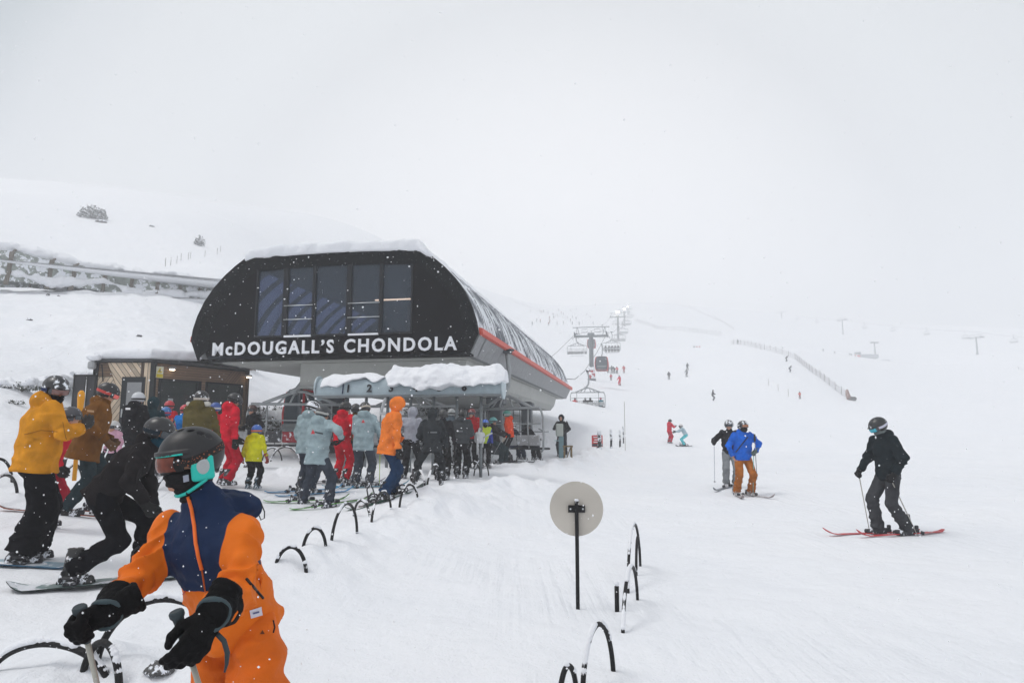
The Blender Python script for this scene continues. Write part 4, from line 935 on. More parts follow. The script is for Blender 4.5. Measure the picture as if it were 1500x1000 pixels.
for i, q in enumerate([(818, 1035, 846, 1020, 974, 5.0, 'black hoop cut by the bottom edge of the photo'), (853, 1012, 899, 984, 914, 4.8, 'open black hoop bottom centre, nearest complete one')]):
    ghoop(q[0], q[1], q[2], q[3], q[4], q[6], g4, seed=71+i, r=.016, crust=.35)
def edge_hoop(px, yt, yb, dx, d0_, d1_, label, seed, crust=.5):
    a = gp(px, d0_); b = gp(px+dx, d1_); c = (a+b)/2; h = at(px+dx/2, yt, c.y).z-c.z; hoop(a, b, max(.2, h), label, g4, seed=seed, r=.015, crust=crust)
edge_hoop(912, 832, 950, 22, 5.4, 6.7, 'snowy hoop seen nearly edge on behind the short post', 81, .5)
edge_hoop(920, 768, 880, 18, 6.9, 8.3, 'tall hoop seen edge on, white with snow on its near side', 82, .6)
edge_hoop(932, 786, 838, 6, 7.6, 8.4, 'farthest hoop seen edge on, dark and upright', 83, .1)
pp = gp(904, 6.15)
def stub(p, h, label, r=.028):
    t = thing('short_post', label, 'post', p, 0); MB().tube([(0, 0, -.1), (0, 0, h)], r, 10).build('post', BLACK, t); snowcap('snow_cap', t, (0, 0, h+.02), (r*1.1, r*1.1, .02), .015, .012, .01, 12)
stub(pp, at(904, 858, 6.15).z-pp.z, 'short black post stub beside the edge on hoops', .02)
# ------------------------------------------------------------- round sign seen from behind
sp_ = gp(846.5, 6.2); top = at(847, 733, 6.2); cen = at(847.5, 745, 6.2)
sign = thing('round_sign', 'grey back of a round sign on a thin black post', 'sign', sp_); h = top.z-sp_.z
MB().box((0, 0, h/2-.1), (.032, .022, h+.2)).build('post', BLACK, sign)
mb = MB(); n_ = 64; rad = .238; dc = cen-sp_
ringp = [(rad*math.cos(t), 0, rad*math.sin(t)) for t in np.linspace(0, 2*math.pi, n_, endpoint=False)]
mb.add([(x, -.004, z) for x, y, z in ringp]+[(x, .004, z) for x, y, z in ringp], [tuple(range(n_)), tuple(range(2*n_-1, n_-1, -1))]+[(k, n_+k, n_+(k+1) % n_, (k+1) % n_) for k in range(n_)])
mb.build('disc', mat('sign_back', (.50, .47, .42), rough=.5, var=.10, vscale=3, bump=.05, snow=.25, sscale=30), sign, mw=Matrix.Translation((0, .03, dc.z)) @ Matrix.Rotation(R(-8), 4, 'Z'))
MB().box((0, .008, dc.z), (.15, .02, .062)).build('bracket', BLACK, sign)
mb = MB()
for x in (-.055, .055): mb.tube([(x, -.008, dc.z), (x, -.002, dc.z)], .008, 8)
mb.build('bolts', SILVER, sign)
snowcap('snow_dab', sign, (0, 0, h+.006), (.02, .015, .01), .01, .006, .008, 20)

# ------------------------------------------------------------- bushes and rocks poking through the snow
def bush(px, py, d, w_, h_, label, n=260, leaf=.05, seed=1, col=(.05, .06, .04), snowy=.5):
    p = ground_at(px, py, d*.6, d*1.6); t = thing('bush', label, 'bush', p, 0, 'dark bushes poking out of the snow'); rr = random.Random(seed); lf_ = MB(); tw = MB()
    for k in range(max(6, n//22)):
        a = rr.uniform(0, 6.28); e_ = Vector((math.cos(a)*w_*rr.uniform(.2, 1), math.sin(a)*w_*.6*rr.uniform(.2, 1), h_*rr.uniform(.3, 1.1))); tw.tube([(0, 0, -.1), e_*.5+Vector((rr.uniform(-.05, .05), 0, .03)), e_], [leaf*.3, leaf*.2, leaf*.08], 4)
    for k in range(n):
        a = rr.uniform(0, 6.28); q = math.sqrt(rr.random()); c = Vector((math.cos(a)*w_*q, math.sin(a)*w_*.6*q, h_*rr.uniform(0, 1)*(1.15-q*q*.8)))
        u = Vector((rr.gauss(0, 1), rr.gauss(0, 1), rr.gauss(0, 1))).normalized(); v = u.orthogonal().normalized(); s = leaf*rr.uniform(.5, 1.5)
        lf_.add([c-u*s, c+v*s*.4, c+u*s, c-v*s*.4], [(0, 1, 2, 3)])
    tw.build('twigs', mat('twig', (.06, .045, .035), snow=.35), t); lf_.build('leaves', mat('leaf', col, rough=.8, var=.4, upsnow=.22, snow=.42), t)
    if snowy: snowcap('snow_clumps', t, (0, .1, h_*.75), (w_*.8, w_*.5, h_*.22), h_*.15, max(.04, w_*.06), w_*.28, 1.6/w_, seed=seed)
bush(135, 320, 125, 2.7, 2.3, 'large dark bush high on the left slope', 700, .26, 1, (.05, .06, .055), 0)
bush(292, 360, 115, 1.0, 1.7, 'small lone bush above the station on the left slope', 260, .2, 2, (.09, .10, .10), 0)
bush(80, 573, 23, .85, .42, 'tangle of dark twigs in the snow bank beside the hut panels', 420, .05, 3)
bush(30, 572, 21.5, .7, .3, 'dark twigs poking out of the bank at the far left', 260, .05, 4)
bush(22, 592, 19.5, .32, .12, 'low dark tuft in the snow left of the mustard jacket', 160, .04, 5, snowy=0)
bush(118, 560, 24, .45, .4, 'dark shrub sticking up just left of the hut panels', 200, .05, 12)
bush(395, 630, 31, 1.5, .95, 'dark green shrub behind the red backed chair', 900, .08, 6, (.04, .05, .03), .3)
bush(440, 640, 32, 1.0, .8, 'dark shrub behind the parked gondola cabin', 400, .08, 7, (.04, .05, .03), 0)
for i, (px, py, lb) in enumerate(((606, 610, 'behind the pale hooded jacket'), (632, 606, 'behind the dark hooded jacket'), (650, 603, 'right of the dark hooded jacket'), (672, 612, 'behind the helmeted dark jacket'))):
    bush(px, py, 40, .9, .5, 'dark stones and twigs in the bank ' + lb, 160, .11, 20+i, (.06, .06, .06), .0)
def rock(px, py, d, w_, h_, label, seed):
    p = ground_at(px, py, d*.6, d*1.6); me = snet(lambda P: ell(P, (0, 0, 0), (w_, w_*.7, h_))+.25*h_*fbm(P*2/w_, 3, seed), (-w_*1.5, -w_*1.5, -h_*1.5), (w_*1.5, w_*1.5, h_*1.6), min(w_, h_)*.18)
    o = link('rock', me, mat('rock_dark', (.09, .09, .09), rough=.9, bump=.4, upsnow=.3, snow=.35, sscale=2)); o.location = p; tag(o, label, 'rock', 'small dark rocks on the slope')
for i, q in enumerate([(43, 469, 40, .16, .12, 'small dark rock in the drift below the conveyor tunnel'), (204, 493, 36, .16, .12, 'dark rock in the drift above the hut roof'), (148, 326, 118, 1.0, .5, 'dark boulder below the large bush'), (222, 332, 110, .5, .3, 'small rock between the two bushes on the slope'), (1408, 468, 560, 8, 3, 'hazy outcrop high on the right slope'), (1385, 460, 600, 5, 2, 'hazy smaller outcrop high on the right slope'), (70, 433, 45, .12, .15, 'tiny dark rock under the tunnel, left one'), (86, 434, 45, .1, .1, 'tiny dark rock under the tunnel, right one')]): rock(*q, seed=i)
# chunks of black trodden debris near the front hoop
for i, (px, py, s, lb) in enumerate(((232, 988, .05, 'rough dark stone at the bottom edge by the orange trousers'), (262, 962, .03, 'small dark stone behind the orange skier left glove'))):
    p = ground_at(px, py); me = snet(lambda P: ell(P, (0, 0, 0), (s*1.8, s, s*.8))+.4*s*fbm(P*1.2/s, 3, i), (-s*3, -s*3, -s*2), (s*3, s*3, s*2), s*.12); o = link('rock', me, mat('rock_near', (.10, .10, .10), rough=.9, snow=.5, sscale=25)); o.location = p+Vector((0, 0, .02)); tag(o, lb, 'rock')

# ------------------------------------------------------------- fences on the slope
def net_fence(pts, label, h=1.3, step=3.0, dens=.35, col=(.18, .17, .17)):
    P = [gp(px, d) for px, d in pts]; o = thing('net_fence', label, 'fence', P[0]); b = P[0]
    mb = MB(); nb_ = MB(); L = 0
    for p, q in zip(P[:-1], P[1:]):
        n_ = max(1, int((q-p).length/step))
        for k in range(n_):
            a = p.lerp(q, k/n_); c = p.lerp(q, (k+1)/n_); a.z = G(a.x, a.y); c.z = G(c.x, c.y); MB().tube([a-b, a-b+Vector((0, 0, h+.2))], .04+step*.006, 5).build('stake', mat('stake', (.12, .11, .10)), o)
            for z in np.arange(.15, h, dens*1.6): nb_.bar(a-b+Vector((0, 0, z)), c-b+Vector((0, 0, z)), .02, .05)
            m_ = max(2, int((c-a).length/1.0))
            for j in range(m_): v = a.lerp(c, j/m_)-b; nb_.bar(v+Vector((0, 0, .15)), v+Vector((0, 0, h)), .04, .02)
    nb_.build('netting', mat('netting', col, rough=.8, snow=.4, sscale=3), o)
net_fence([(1243, 130), (1215, 142), (1190, 158), (1165, 182), (1120, 200), (1070, 232)], 'long netting fence running down the middle of the slope to a bundled end', 1.5, 3.5, .3)
net_fence([(1056, 300), (1010, 330), (975, 350), (955, 385), (930, 425)], 'upper stretch of slatted snow fence in the haze', 2.0, 4, .5)
net_fence([(1075, 430), (1045, 500), (1010, 560), (975, 610)], 'thin far fence line above the snow fence on the right', 1.5, 12, 1.0)
net_fence([(832, 360), (790, 400), (745, 450)], 'thin far fence line on the slope left of the lift', 1.3, 14, 1.0)
STK = [(242, 388), (250, 386), (259, 383), (265, 379), (276, 377), (279, 376), (300, 374), (318, 370), (323, 366)]
for i, (px, py) in enumerate(STK):
    p = ground_at(px, py+3, 50, 150); t = MB().tube([(0, 0, -.3), (0, 0, 1.1)], .035, 5).build('marker_stake', mat('stake_grey', (.16, .15, .14))); t.location = p; t['group'] = 'stakes on the left slope'
    tag(t, ('thin stake above the conveyor tunnel, number %s of nine from the left' % ['one', 'two', 'three', 'four', 'five', 'six', 'seven', 'eight', 'nine'][i]), 'stake')
# bundled fence end
p = gp(1244, 129); t = thing('fence_bundle', 'orange and black bundle at the lower end of the netting fence', 'fence end', p)
link('padding', snet(lambda P: cap(P, (0, 0, 0), (-.3, 0, 1.7), .45, .25)+.1*fbm(P*2, 2, 1), (-1.2, -1, -.5), (1.2, 1, 2.3), .12), mat('bundle', (.22, .10, .07), var=.5, vscale=2, snow=.4, sscale=2), t)
link('cover', snet(lambda P: ell(P, (.5, -.2, .2), (.8, .4, .45))+.08*fbm(P*3, 2, 2), (-1, -1, -.6), (1.8, 1, 1), .12), mat('bundle_dark', (.05, .05, .05)), t)
# distant hut with a lift portal on the right
p = gp(1266, 330); t = thing('slope_station', 'low grey cabin with a tall T shaped mast far on the right slope', 'cabin', p)
MB().box((2, 0, 1.2), (9, 3, 2.0), bev=.3).build('cabin', mat('cabin_far', (.34, .37, .40)), t); MB().box((-3, 0, 2.8), (2.2, 2, 1.0)).build('roof_box', GREY, t)
mb = MB(); mb.tube([(5.5, 0, 0), (5.5, 0, 8)], .35, 6); mb.bar((3.6, 0, 8), (7.4, 0, 8), .6, .7); mb.build('mast', GREY, t)
MB().box((-3.4, -1.6, 1.0), (1.5, .3, 1.4)).build('red_board', RED, t)
p = gp(1292, 330); t2 = MB().box((0, 0, .9), (7, 2, 1.0), bev=.2).build('snow_machine_shed', mat('cabin_far', (.34, .37, .40))); t2.location = p; tag(t2, 'small low grey box right of the T shaped mast', 'box')
# thin bamboo poles on the piste
PL = [(916, 640, 60, 'tall thin bamboo pole between the posts and the red instructor'), (1126, 563, 130, 'thin bamboo pole left of the netting fence, upper'), (1140, 568, 125, 'thin bamboo pole left of the netting fence, middle'), (1155, 578, 120, 'thin bamboo pole left of the netting fence, lower')]
for px, py, d, lb in PL:
    p = gp(px, d if px != 916 else 33); hh = at(px, 588, 33).z-p.z if px == 916 else 1.3
    o = MB().tube([(0, 0, -.2), (0, 0, hh)], .012 if px == 916 else .04, 6).build('bamboo_pole', mat('bamboo', (.30, .28, .24))); o.location = p; tag(o, lb, 'pole', 'bamboo poles on the piste')
print('misc', time.time()-T0)
# ------------------------------------------------------------- shared gear for people (meshes built once, reused)
def orient(y, z):
    """matrix whose local +Y is y and +Z is close to z"""
    y = Vector(y).normalized(); z = Vector(z); z = (z-y*z.dot(y)); z = z.normalized() if z.length > 1e-4 else y.orthogonal().normalized(); x = y.cross(z); return Matrix((x, y, z)).transposed().to_4x4()
def hand_sdf(kind, s=1.0):
    """hand along +Y from the wrist at 0, palm facing -Z, thumb on +X side"""
    fx_ = (.030, .010, -.011, -.030); ln = (.92, 1.0, .94, .78)
    segs = []
    for k in range(4):
        L_ = [.040*ln[k], .028*ln[k], .024*ln[k]]
        curl = {'grip': (62, 78, 48), 'loose': (24+7*k, 30, 22), 'open': (6+5*k, 10, 8), 'spread': (4, 8, 6)}[kind]
        p = Vector((fx_[k], .088-.004*abs(k-1), 0)); a = 0; pts = [p.copy()]
        sx = {'open': .12, 'spread': .3, 'loose': .05, 'grip': 0}[kind]*(1.5-k)/1.5
        for j in range(3):
            a += R(curl[j]); p = p+Vector((sx*L_[j]*1.0, math.cos(a), -math.sin(a)))*L_[j] if False else p+Vector((sx*L_[j], math.cos(a)*L_[j], -math.sin(a)*L_[j])); pts.append(p.copy())
        segs.append((pts, (.0125, .0120, .0112, .0100)))
    th = {'grip': [(.030, .030, -.010), (.044, .056, -.030), (.028, .076, -.050), (.004, .082, -.056)], 'loose': [(.030, .025, -.008), (.052, .055, -.022), (.056, .085, -.032), (.050, .105, -.040)],
          'open': [(.030, .025, -.005), (.062, .050, -.012), (.080, .078, -.016), (.088, .102, -.020)], 'spread': [(.030, .025, -.005), (.062, .045, -.012), (.086, .068, -.016), (.100, .09, -.020)]}[kind]
    segs.append(([Vector(t) for t in th], (.016, .0145, .0135, .011)))
    def f(P):
        P = P/s
        d = ecap(P, (0, .025, 0), (0, .078, -.003), (1, 0, 0), (.036, .020), (.043, .019))
        for pts, rs in segs:
            df = None
            for j in range(3):
                c = cap(P, pts[j], pts[j+1], rs[j], rs[j+1]); df = c if df is None else smin(df, c, .006)
            d = smin(d, df, .009)
        return d*s
    return f
def glove_mesh(kind, h=.006, s=1.18, cuff=True, name='glove'):
    hf = hand_sdf(kind, s)
    def f(P):
        d = hf(P)
        if cuff:
            d = smin(d, ecap(P, (0, -.10, 0), (0, .02, 0), (1, 0, 0), (.056, .050), (.040, .034)), .02)+.0015*np.sin(P[:, 1]*260)*(P[:, 1] < .02)
            d = np.maximum(d, -P[:, 1]-.115)
        return d+.0012*fbm(P*60, 2, 3)
    return snet(f, (-.13, -.14, -.15), (.15, .26, .10), h, name)
GLV = {k: glove_mesh(k, .0085) for k in ('grip', 'loose', 'open')}
def mirror(me):
    m = me.copy(); n_ = len(m.vertices); co = np.empty(n_*3, np.float32); m.vertices.foreach_get('co', co); co[0::3] *= -1; m.vertices.foreach_set('co', co); m.flip_normals(); m.update(); return m
GLVM = {k: mirror(v) for k, v in GLV.items()}
def helm_sdf(P):
    q = P
    d = ell(q, (0, -.008, .035), (.118, .146, .128))
    low = np.interp(q[:, 1], [-.15, -.10, -.02, .045, .07, .15], [-.055, -.075, -.10, -.075, .048, .060])
    low = np.where(q[:, 1] > .05, .045+.02*(q[:, 1]-.05), low)
    d = np.maximum(d, low-q[:, 2]); d = np.maximum(d, -(ell(q, (0, 0, .0), (.092, .118, .120))))
    d = smin(d, rbox(q, (0, .128, .056), (.07, .012, .006), .005), .01)
    for k in range(5): a = -.9+k*.45; d = np.maximum(d, -(ell(q, (math.sin(a)*.05, -.02-.03*math.cos(a), .160), (.010, .022, .018))))
    return d
HELM = snet(helm_sdf, (-.15, -.19, -.14), (.15, .17, .19), .0105, 'helmet')
def gog_sdf(P):
    d = ell(P, (0, .012, .012), (.108, .130, .10)); d = np.maximum(d, -(ell(P, (0, .004, .012), (.098, .112, .2))))
    d = np.maximum(d, np.abs(P[:, 2]-.012-.10*np.maximum(0, .06-P[:, 1])*0)-np.where(np.abs(P[:, 0]) < .02, .030, .036)); return np.maximum(d, .058-P[:, 1])
GOGF = snet(lambda P: gog_sdf(P), (-.14, .03, -.06), (.14, .17, .08), .007, 'goggle_frame')
def lens_sdf(P):
    d = ell(P, (0, .014, .012), (.108, .134, .10)); d = np.maximum(d, -(ell(P, (0, .0, .012), (.104, .124, .2)))); d = np.maximum(d, np.abs(P[:, 2]-.013)-.027); d = np.maximum(d, np.abs(P[:, 0])-.082); return np.maximum(d, .07-P[:, 1])
LENSM = snet(lens_sdf, (-.14, .03, -.06), (.14, .17, .08), .006, 'goggle_lens')
def strap_mesh():
    mb = MB(); n_ = 36; ring_ = []
    for z in (-.018, .018):
        for k in range(n_):
            a = R(-205)+R(230)*k/(n_-1)+R(0)
            zz = z+.012+.02*max(0, -math.sin(a)*-1)
            yy = math.sin(a); zc = .02-.012*yy; rx = .122; ry = .150
            s_ = math.sqrt(max(.05, 1-((zz-.035)/.132)**2)); ring_.append((rx*s_*math.cos(a), -.008+ry*s_*yy, zz))
    mb.add(ring_, [(k, k+1, n_+k+1, n_+k) for k in range(n_-1)], 0, True); return mb.mesh('strap')
STRAPM = strap_mesh()
def boot_sdf(P):
    d = ecap(P, (0, -.085, .05), (0, .135, .040), (1, 0, 0), (.046, .048), (.046, .040))
    d = smin(d, ecap(P, (0, -.045, .06), (0, .0, .30), (1, 0, 0), (.050, .062), (.058, .070)), .03)
    d = smin(d, rbox(P, (0, .02, .015), (.042, .155, .018), .012), .01)
    for z, y in ((.10, .06), (.16, .055), (.23, .075)): d = smin(d, rbox(P, (.03, y, z), (.045, .012, .010), .005), .006)
    d = np.maximum(d, np.maximum(-P[:, 2], P[:, 2]-.31)); return d
BOOTM = snet(boot_sdf, (-.1, -.18, -.02), (.1, .22, .34), .014, 'boot')
def ski_mesh(L_=1.65, w_=.095):
    mb = MB(); n_ = 26; vs = []
    for k in range(n_):
        t = k/(n_-1); y = -.44*L_+t*L_; tip = max(0, (t-.86)/.14); tail = max(0, (.07-t)/.07)
        wd = w_*(.40+.10*(2*t-1)**2*4*.25)*(1-tip**2.2*.9)*(1-tail**3*.5); z = .012+.10*tip**1.8*1.0+.03*tail**2
        for x, zz in ((-wd, z), (wd, z), (wd, z+.012), (-wd, z+.012)): vs.append((x, y, zz))
    fs = []
    for k in range(n_-1):
        for j in range(4): fs.append((k*4+j, k*4+(j+1) % 4, k*4+4+(j+1) % 4, k*4+4+j))
    fs += [(0, 1, 2, 3), (n_*4-4, n_*4-3, n_*4-2, n_*4-1)]
    me = None; mb.add(vs, fs)
    for i, f in enumerate(mb.f): mb.m[i] = 1 if (i < (n_-1)*4 and i % 4 == 2) else 0
    return mb.mesh('ski')
SKIM = {}
def bind_mesh():
    mb = MB(); mb.box((0, .17, .05), (.07, .10, .06), bev=.015); mb.box((0, -.17, .05), (.075, .13, .07), bev=.015); mb.box((0, -.21, .10), (.05, .05, .06), bev=.01); mb.box((0, 0, .03), (.06, .34, .015)); mb.bar((-.045, -.24, .03), (-.05, -.30, .01), .01, .05); mb.bar((.045, -.24, .03), (.05, -.30, .01), .01, .05); return mb.mesh('binding')
BINDM = bind_mesh()
def board_mesh(L_=1.52):
    mb = MB(); n_ = 34; vs = []
    for k in range(n_):
        t = k/(n_-1); x = (t-.5)*L_; u = abs(t-.5)*2; wd = .148*(.86+.14*u**2)*(1-max(0, (u-.80)/.2)**2.4*.93); z = .008+.075*max(0, (u-.80)/.2)**1.6
        for s_ in (-1, -.5, 0, .5, 1):
            vs.append((x, s_*wd, z))
        for s_ in (1, .5, 0, -.5, -1): vs.append((x, s_*wd, z+.012))
    fs = []
    for k in range(n_-1):
        for j in range(10): fs.append((k*10+j, k*10+(j+1) % 10, k*10+10+(j+1) % 10, k*10+10+j))
    fs += [tuple(range(10)), tuple(range(n_*10-10, n_*10))]; mb.add(vs, fs)
    for i in range((n_-1)*10): mb.m[i] = 1 if (i % 10) in (5, 6, 7, 8) else 0
    return mb.mesh('snowboard')
BOARDM = board_mesh()
def sbind_mesh():
    mb = MB(); mb.box((0, 0, .035), (.12, .26, .025), bev=.01)
    mb.tube([(-.075, -.02, .04), (-.08, -.12, .07), (0, -.15, .10), (.08, -.12, .07), (.075, -.02, .04)], .014, 8)
    mb.tube([(-.06, -.13, .06), (-.05, -.14, .24), (0, -.16, .28), (.05, -.14, .24), (.06, -.13, .06)], .012, 8)
    mb.tube([(-.08, .0, .05), (-.07, .03, .14), (0, .05, .17), (.07, .03, .14), (.08, .0, .05)], .015, 6); mb.tube([(-.07, .11, .05), (-.055, .13, .09), (.055, .13, .09), (.07, .11, .05)], .014, 6); mb.box((.085, .02, .12), (.02, .06, .04), bev=.008); mb.box((.075, .12, .08), (.02, .05, .03), bev=.006); return mb.mesh('binding')
SBINDM = sbind_mesh()

def ik(a, b, l1, l2, pole):
    a = Vector(a); b = Vector(b); d = b-a; L_ = d.length
    if L_ > (l1+l2)*.995: b = a+d*((l1+l2)*.995/L_); d = b-a; L_ = d.length
    u = d/L_; x = (l1*l1-l2*l2+L_*L_)/(2*L_); h = math.sqrt(max(0, l1*l1-x*x)); p = Vector(pole); p = p-u*p.dot(u)
    p = p.normalized() if p.length > 1e-4 else u.orthogonal().normalized(); return a+u*x+p*h, b
PEOPLE = {}
def person(label, pos, heading, H=1.78, lean=4, side=0, hip=None, feet=None, hands=None, look=0, nod=0, jacket=(.1, .1, .1), pants=(.03, .03, .035), jm=None, pm=None,
           helmet=(.02, .02, .022), hood=None, goggles=True, lens=(.03, .04, .05), strap=(.03, .03, .03), glove=(.015, .015, .016), hk=('loose', 'loose'), boots=(.05, .05, .055), fat=1.0, jlen=0, group=None,
           h=.020, knee=None, elbow=None, face_cover=None, helm_snow=.36, bare=None, hunch=0, seated=False, shrug=0, hoodvol=1.0, twist=0, baggy=1.0, extra=None, cutz=None):
    s = H/1.78
    if isinstance(pos, tuple): pos = gp(*pos)
    root = thing('person', label, 'person', pos, -R(heading), group)
    fl = feet or [(-.13, .02, 0), (.13, -.02, 0)]
    fl = [(*f, 0)[:3] if len(f) < 3 else f for f in fl]
    cx_ = sum(f[0] for f in fl)/2; cy_ = sum(f[1] for f in fl)/2
    hip = hip or (cx_, cy_-math.sin(R(lean))*.10, .93-.012*abs(fl[0][0]-fl[1][0]))
    hp = Vector(hip)*s; lr, sr = R(lean), R(side)
    up = Vector((math.sin(sr), math.sin(lr)*math.cos(sr), math.cos(lr)*math.cos(sr))).normalized(); tw = R(twist)
    rt = Vector((math.cos(tw), math.sin(tw), 0)); rt = (rt-up*rt.dot(up)).normalized(); fw = up.cross(rt).normalized(); fw = -fw if fw.y < 0 and abs(twist) < 90 else fw
    sp = hp+up*.05*s; ch = hp+up*.38*s; nb = hp+up*.535*s+fw*(.02+hunch*.5)*s; shc = hp+up*(.50+shrug)*s+fw*hunch*.6*s
    sh = [shc-rt*.180*s, shc+rt*.180*s]
    hdl = [(-.27, .12, .88), (.27, .12, .88)]; hands = hands or hdl; hands = [Vector(q or hdl[k])*s for k, q in enumerate(hands)]
    el = []; wr = []
    for k in (0, 1):
        po = (elbow[k] if elbow and elbow[k] else ((-.5 if k == 0 else .5), -.6, -.5)); e_, w_ = ik(sh[k], hands[k], .30*s, .27*s, po); el.append(e_); wr.append(w_)
    hipj = [hp-rt*.095*s-Vector((0, 0, .03*s)), hp+rt*.095*s-Vector((0, 0, .03*s))]; kn = []; ank = []
    for k in (0, 1):
        a = Vector(fl[k][:3])*s+Vector((0, 0, .11*s)); po = knee[k] if knee and knee[k] else (fl[k][0]*1.2-cx_, 1, .1); m_, a2 = ik(hipj[k], a, .43*s, .43*s, po); kn.append(m_); ank.append(a if (a-a2).length < .06 else a2)
    ly = R(look); ln_ = R(nod); base = Vector((math.sin(ly), math.cos(ly), 0)); hf_ = (base*math.cos(ln_)+Vector((0, 0, -math.sin(ln_)))).normalized()
    hd = nb+(up*.5+Vector((0, 0, .5))).normalized()*.155*s+base*.035*s; hu = (Vector((0, 0, math.cos(ln_)))+base*math.sin(ln_)); HM = orient(hf_, hu)
    HMt = Matrix.Translation(hd) @ HM @ Matrix.Scale(s**.5, 4); Hr = np.array(HM.to_3x3(), np.float32)
    far = h > .03
    # body: one continuous surface from head to feet (mostly inside the clothes)
    def fbody(P):
        d = ecap(P, hp, ch, rt, (.145*s, .09*s), (.155*s, .10*s)); d = smin(d, cap(P, ch, nb, .09*s, .052*s), .05); d = smin(d, cap(P, nb, hd, .052*s, .05*s), .02)
        for k in (0, 1):
            d = smin(d, cap(P, hipj[k], kn[k], .068*s, .05*s), .03); d = smin(d, cap(P, kn[k], ank[k], .05*s, .036*s), .02)
            d = smin(d, cap(P, sh[k], el[k], .048*s, .038*s), .03); d = smin(d, cap(P, el[k], wr[k], .036*s, .026*s), .015)
        q = (P-V3(hd))@Hr/s**.5
        dh = ell(q, (0, -.01, .03), (.076, .096, .104)); dh = smin(dh, ell(q, (0, .025, -.035), (.055, .062, .070)), .03); dh = smin(dh, ell(q, (0, .098, -.012), (.013, .018, .024)), .012)
        dh = smin(dh, ell(q, (0, .082, -.055), (.026, .012, .007)), .008); dh = smin(dh, ell(q, (0, .075, -.088), (.024, .018, .018)), .015)
        for sx in (-1, 1): dh = smin(dh, ell(q, (sx*.078, -.01, .0), (.010, .020, .032)), .008); dh = np.maximum(dh, -ell(q, (sx*.030, .100, .022), (.018, .014, .012)))
        d = smin(d, dh, .02)
        if bare is not None:
            hmi = HANDM[bare]; Hi = np.array(hmi.inverted(), np.float32); q2 = P@Hi[:3, :3].T+Hi[:3, 3]; d = smin(d, hand_sdf('loose', 1.0)(q2), .01)
        return d
    HANDM = []
    for k in (0, 1):
        fd = (wr[k]-el[k]).normalized(); grip = hk[k] == 'grip'
        th = Vector((0, .35, 1)) if grip else Vector((-.3 if k == 0 else .3, 1, .2))*1.0
        xdir = (th-fd*th.dot(fd)).normalized(); x_ = xdir if k == 0 else -xdir   # thumb side: +X on plain mesh
        z_ = x_.cross(fd); HANDM.append(Matrix.Translation(wr[k]+fd*.01*s) @ Matrix((x_, fd, z_)).transposed().to_4x4() @ Matrix.Scale(s, 4))
    pts_ = [hd+Vector((0, 0, .2))]+sh+el+wr+kn+ank+[hp]; lo = Vector([min(p[i] for p in pts_) for i in range(3)])-Vector((1, 1, 1))*.26; hi = Vector([max(p[i] for p in pts_) for i in range(3)])+Vector((1, 1, 1))*.26
    link('body', snet(fbody, lo, hi, h*.9, 'body', newton=1), SKIN, root)
    nz = hash(label) % 97 if False else sum(map(ord, label)) % 97
    # trousers
    def fp(P):
        d = ecap(P, hp-up*.02*s, hp+up*.14*s, rt, (.165*s*fat, .125*s*fat), (.155*s*fat, .12*s*fat))
        for k in (0, 1):
            b = baggy; A = ank[k]+Vector((0, 0, .04*s)); dl = smin(cap(P, hipj[k], kn[k], .108*s*b**.35, .088*s*b), cap(P, kn[k], A, .086*s*b, .092*s*b), .03)
            if not far:
                t = (P-V3(kn[k]))@V3((A-kn[k]).normalized()); dl = dl+.020*(np.abs(np.sin(t*21+3.5*vnoise(P*5, nz+k)))-.6)*np.clip(.5+t*1.4, .15, 1)
            cut = (A+Vector((0, 0, -.015*s))); ad = (A-kn[k]).normalized(); dl = np.maximum(dl, (P-V3(cut))@V3(ad)-.03*s)
            d = smin(d, dl, .035)
        if not far: d = d+.006*fbm(P*8, 2, nz)
        return np.maximum(d, (P-V3(hp+up*.16*s))@V3(up))
    link('trousers', snet(fp, lo, hi, h, 'trousers'), pm or fab(pants), root)
    # jacket
    hz_ = -.05-jlen; jb = hp+up*hz_*s; hooded = hood == 'up'
    def fj(P):
        d = ecap(P, jb, ch, rt, (.192*s*fat, .150*s*fat), (.205*s*fat, .140*s*fat)); d = smin(d, ecap(P, ch, shc+up*.0*s, rt, (.19*s*fat, .135*s*fat), (.15*s, .09*s)), .05)
        d = smin(d, cap(P, nb-up*.05*s, nb+up*.05*s+fw*.01, .085*s, .078*s), .04)
        ad = None
        for k in (0, 1):
            a1 = smin(cap(P, sh[k]-up*.0, el[k], .079*s*fat**.5, .068*s), cap(P, el[k], wr[k], .068*s, .056*s), .025)
            ax_ = (wr[k]-el[k]).normalized()
            if not far:
                t = (P-V3(el[k]))@V3(ax_); a1 = a1+.020*(np.abs(np.sin(t*24+4*vnoise(P*6, nz+k)))-.6)*(.2+np.exp(-(t/.14)**2))
            a1 = np.maximum(a1, (P-V3(wr[k]-ax_*.01*s))@V3(ax_)); d = smin(d, a1, .035)
        if hood == 'down':
            hc_ = nb-fw*.085*s+up*.045*s; d = smin(d, ell(P, hc_, (.125*s*hoodvol, .085*s*hoodvol, .085*s*hoodvol)), .035); d = np.maximum(d, -ell(P, nb+up*.15*s-fw*.045*s, (.07*s, .055*s, .085*s)))
        if hooded:
            q = (P-V3(hd))@Hr/s**.5; d = smin(d, ell(q, (0, -.015, .03), (.125*hoodvol, .145*hoodvol, .145*hoodvol)), .04); d = np.maximum(d, -ell(q, (0, .12, .0), (.08, .085, .10)))
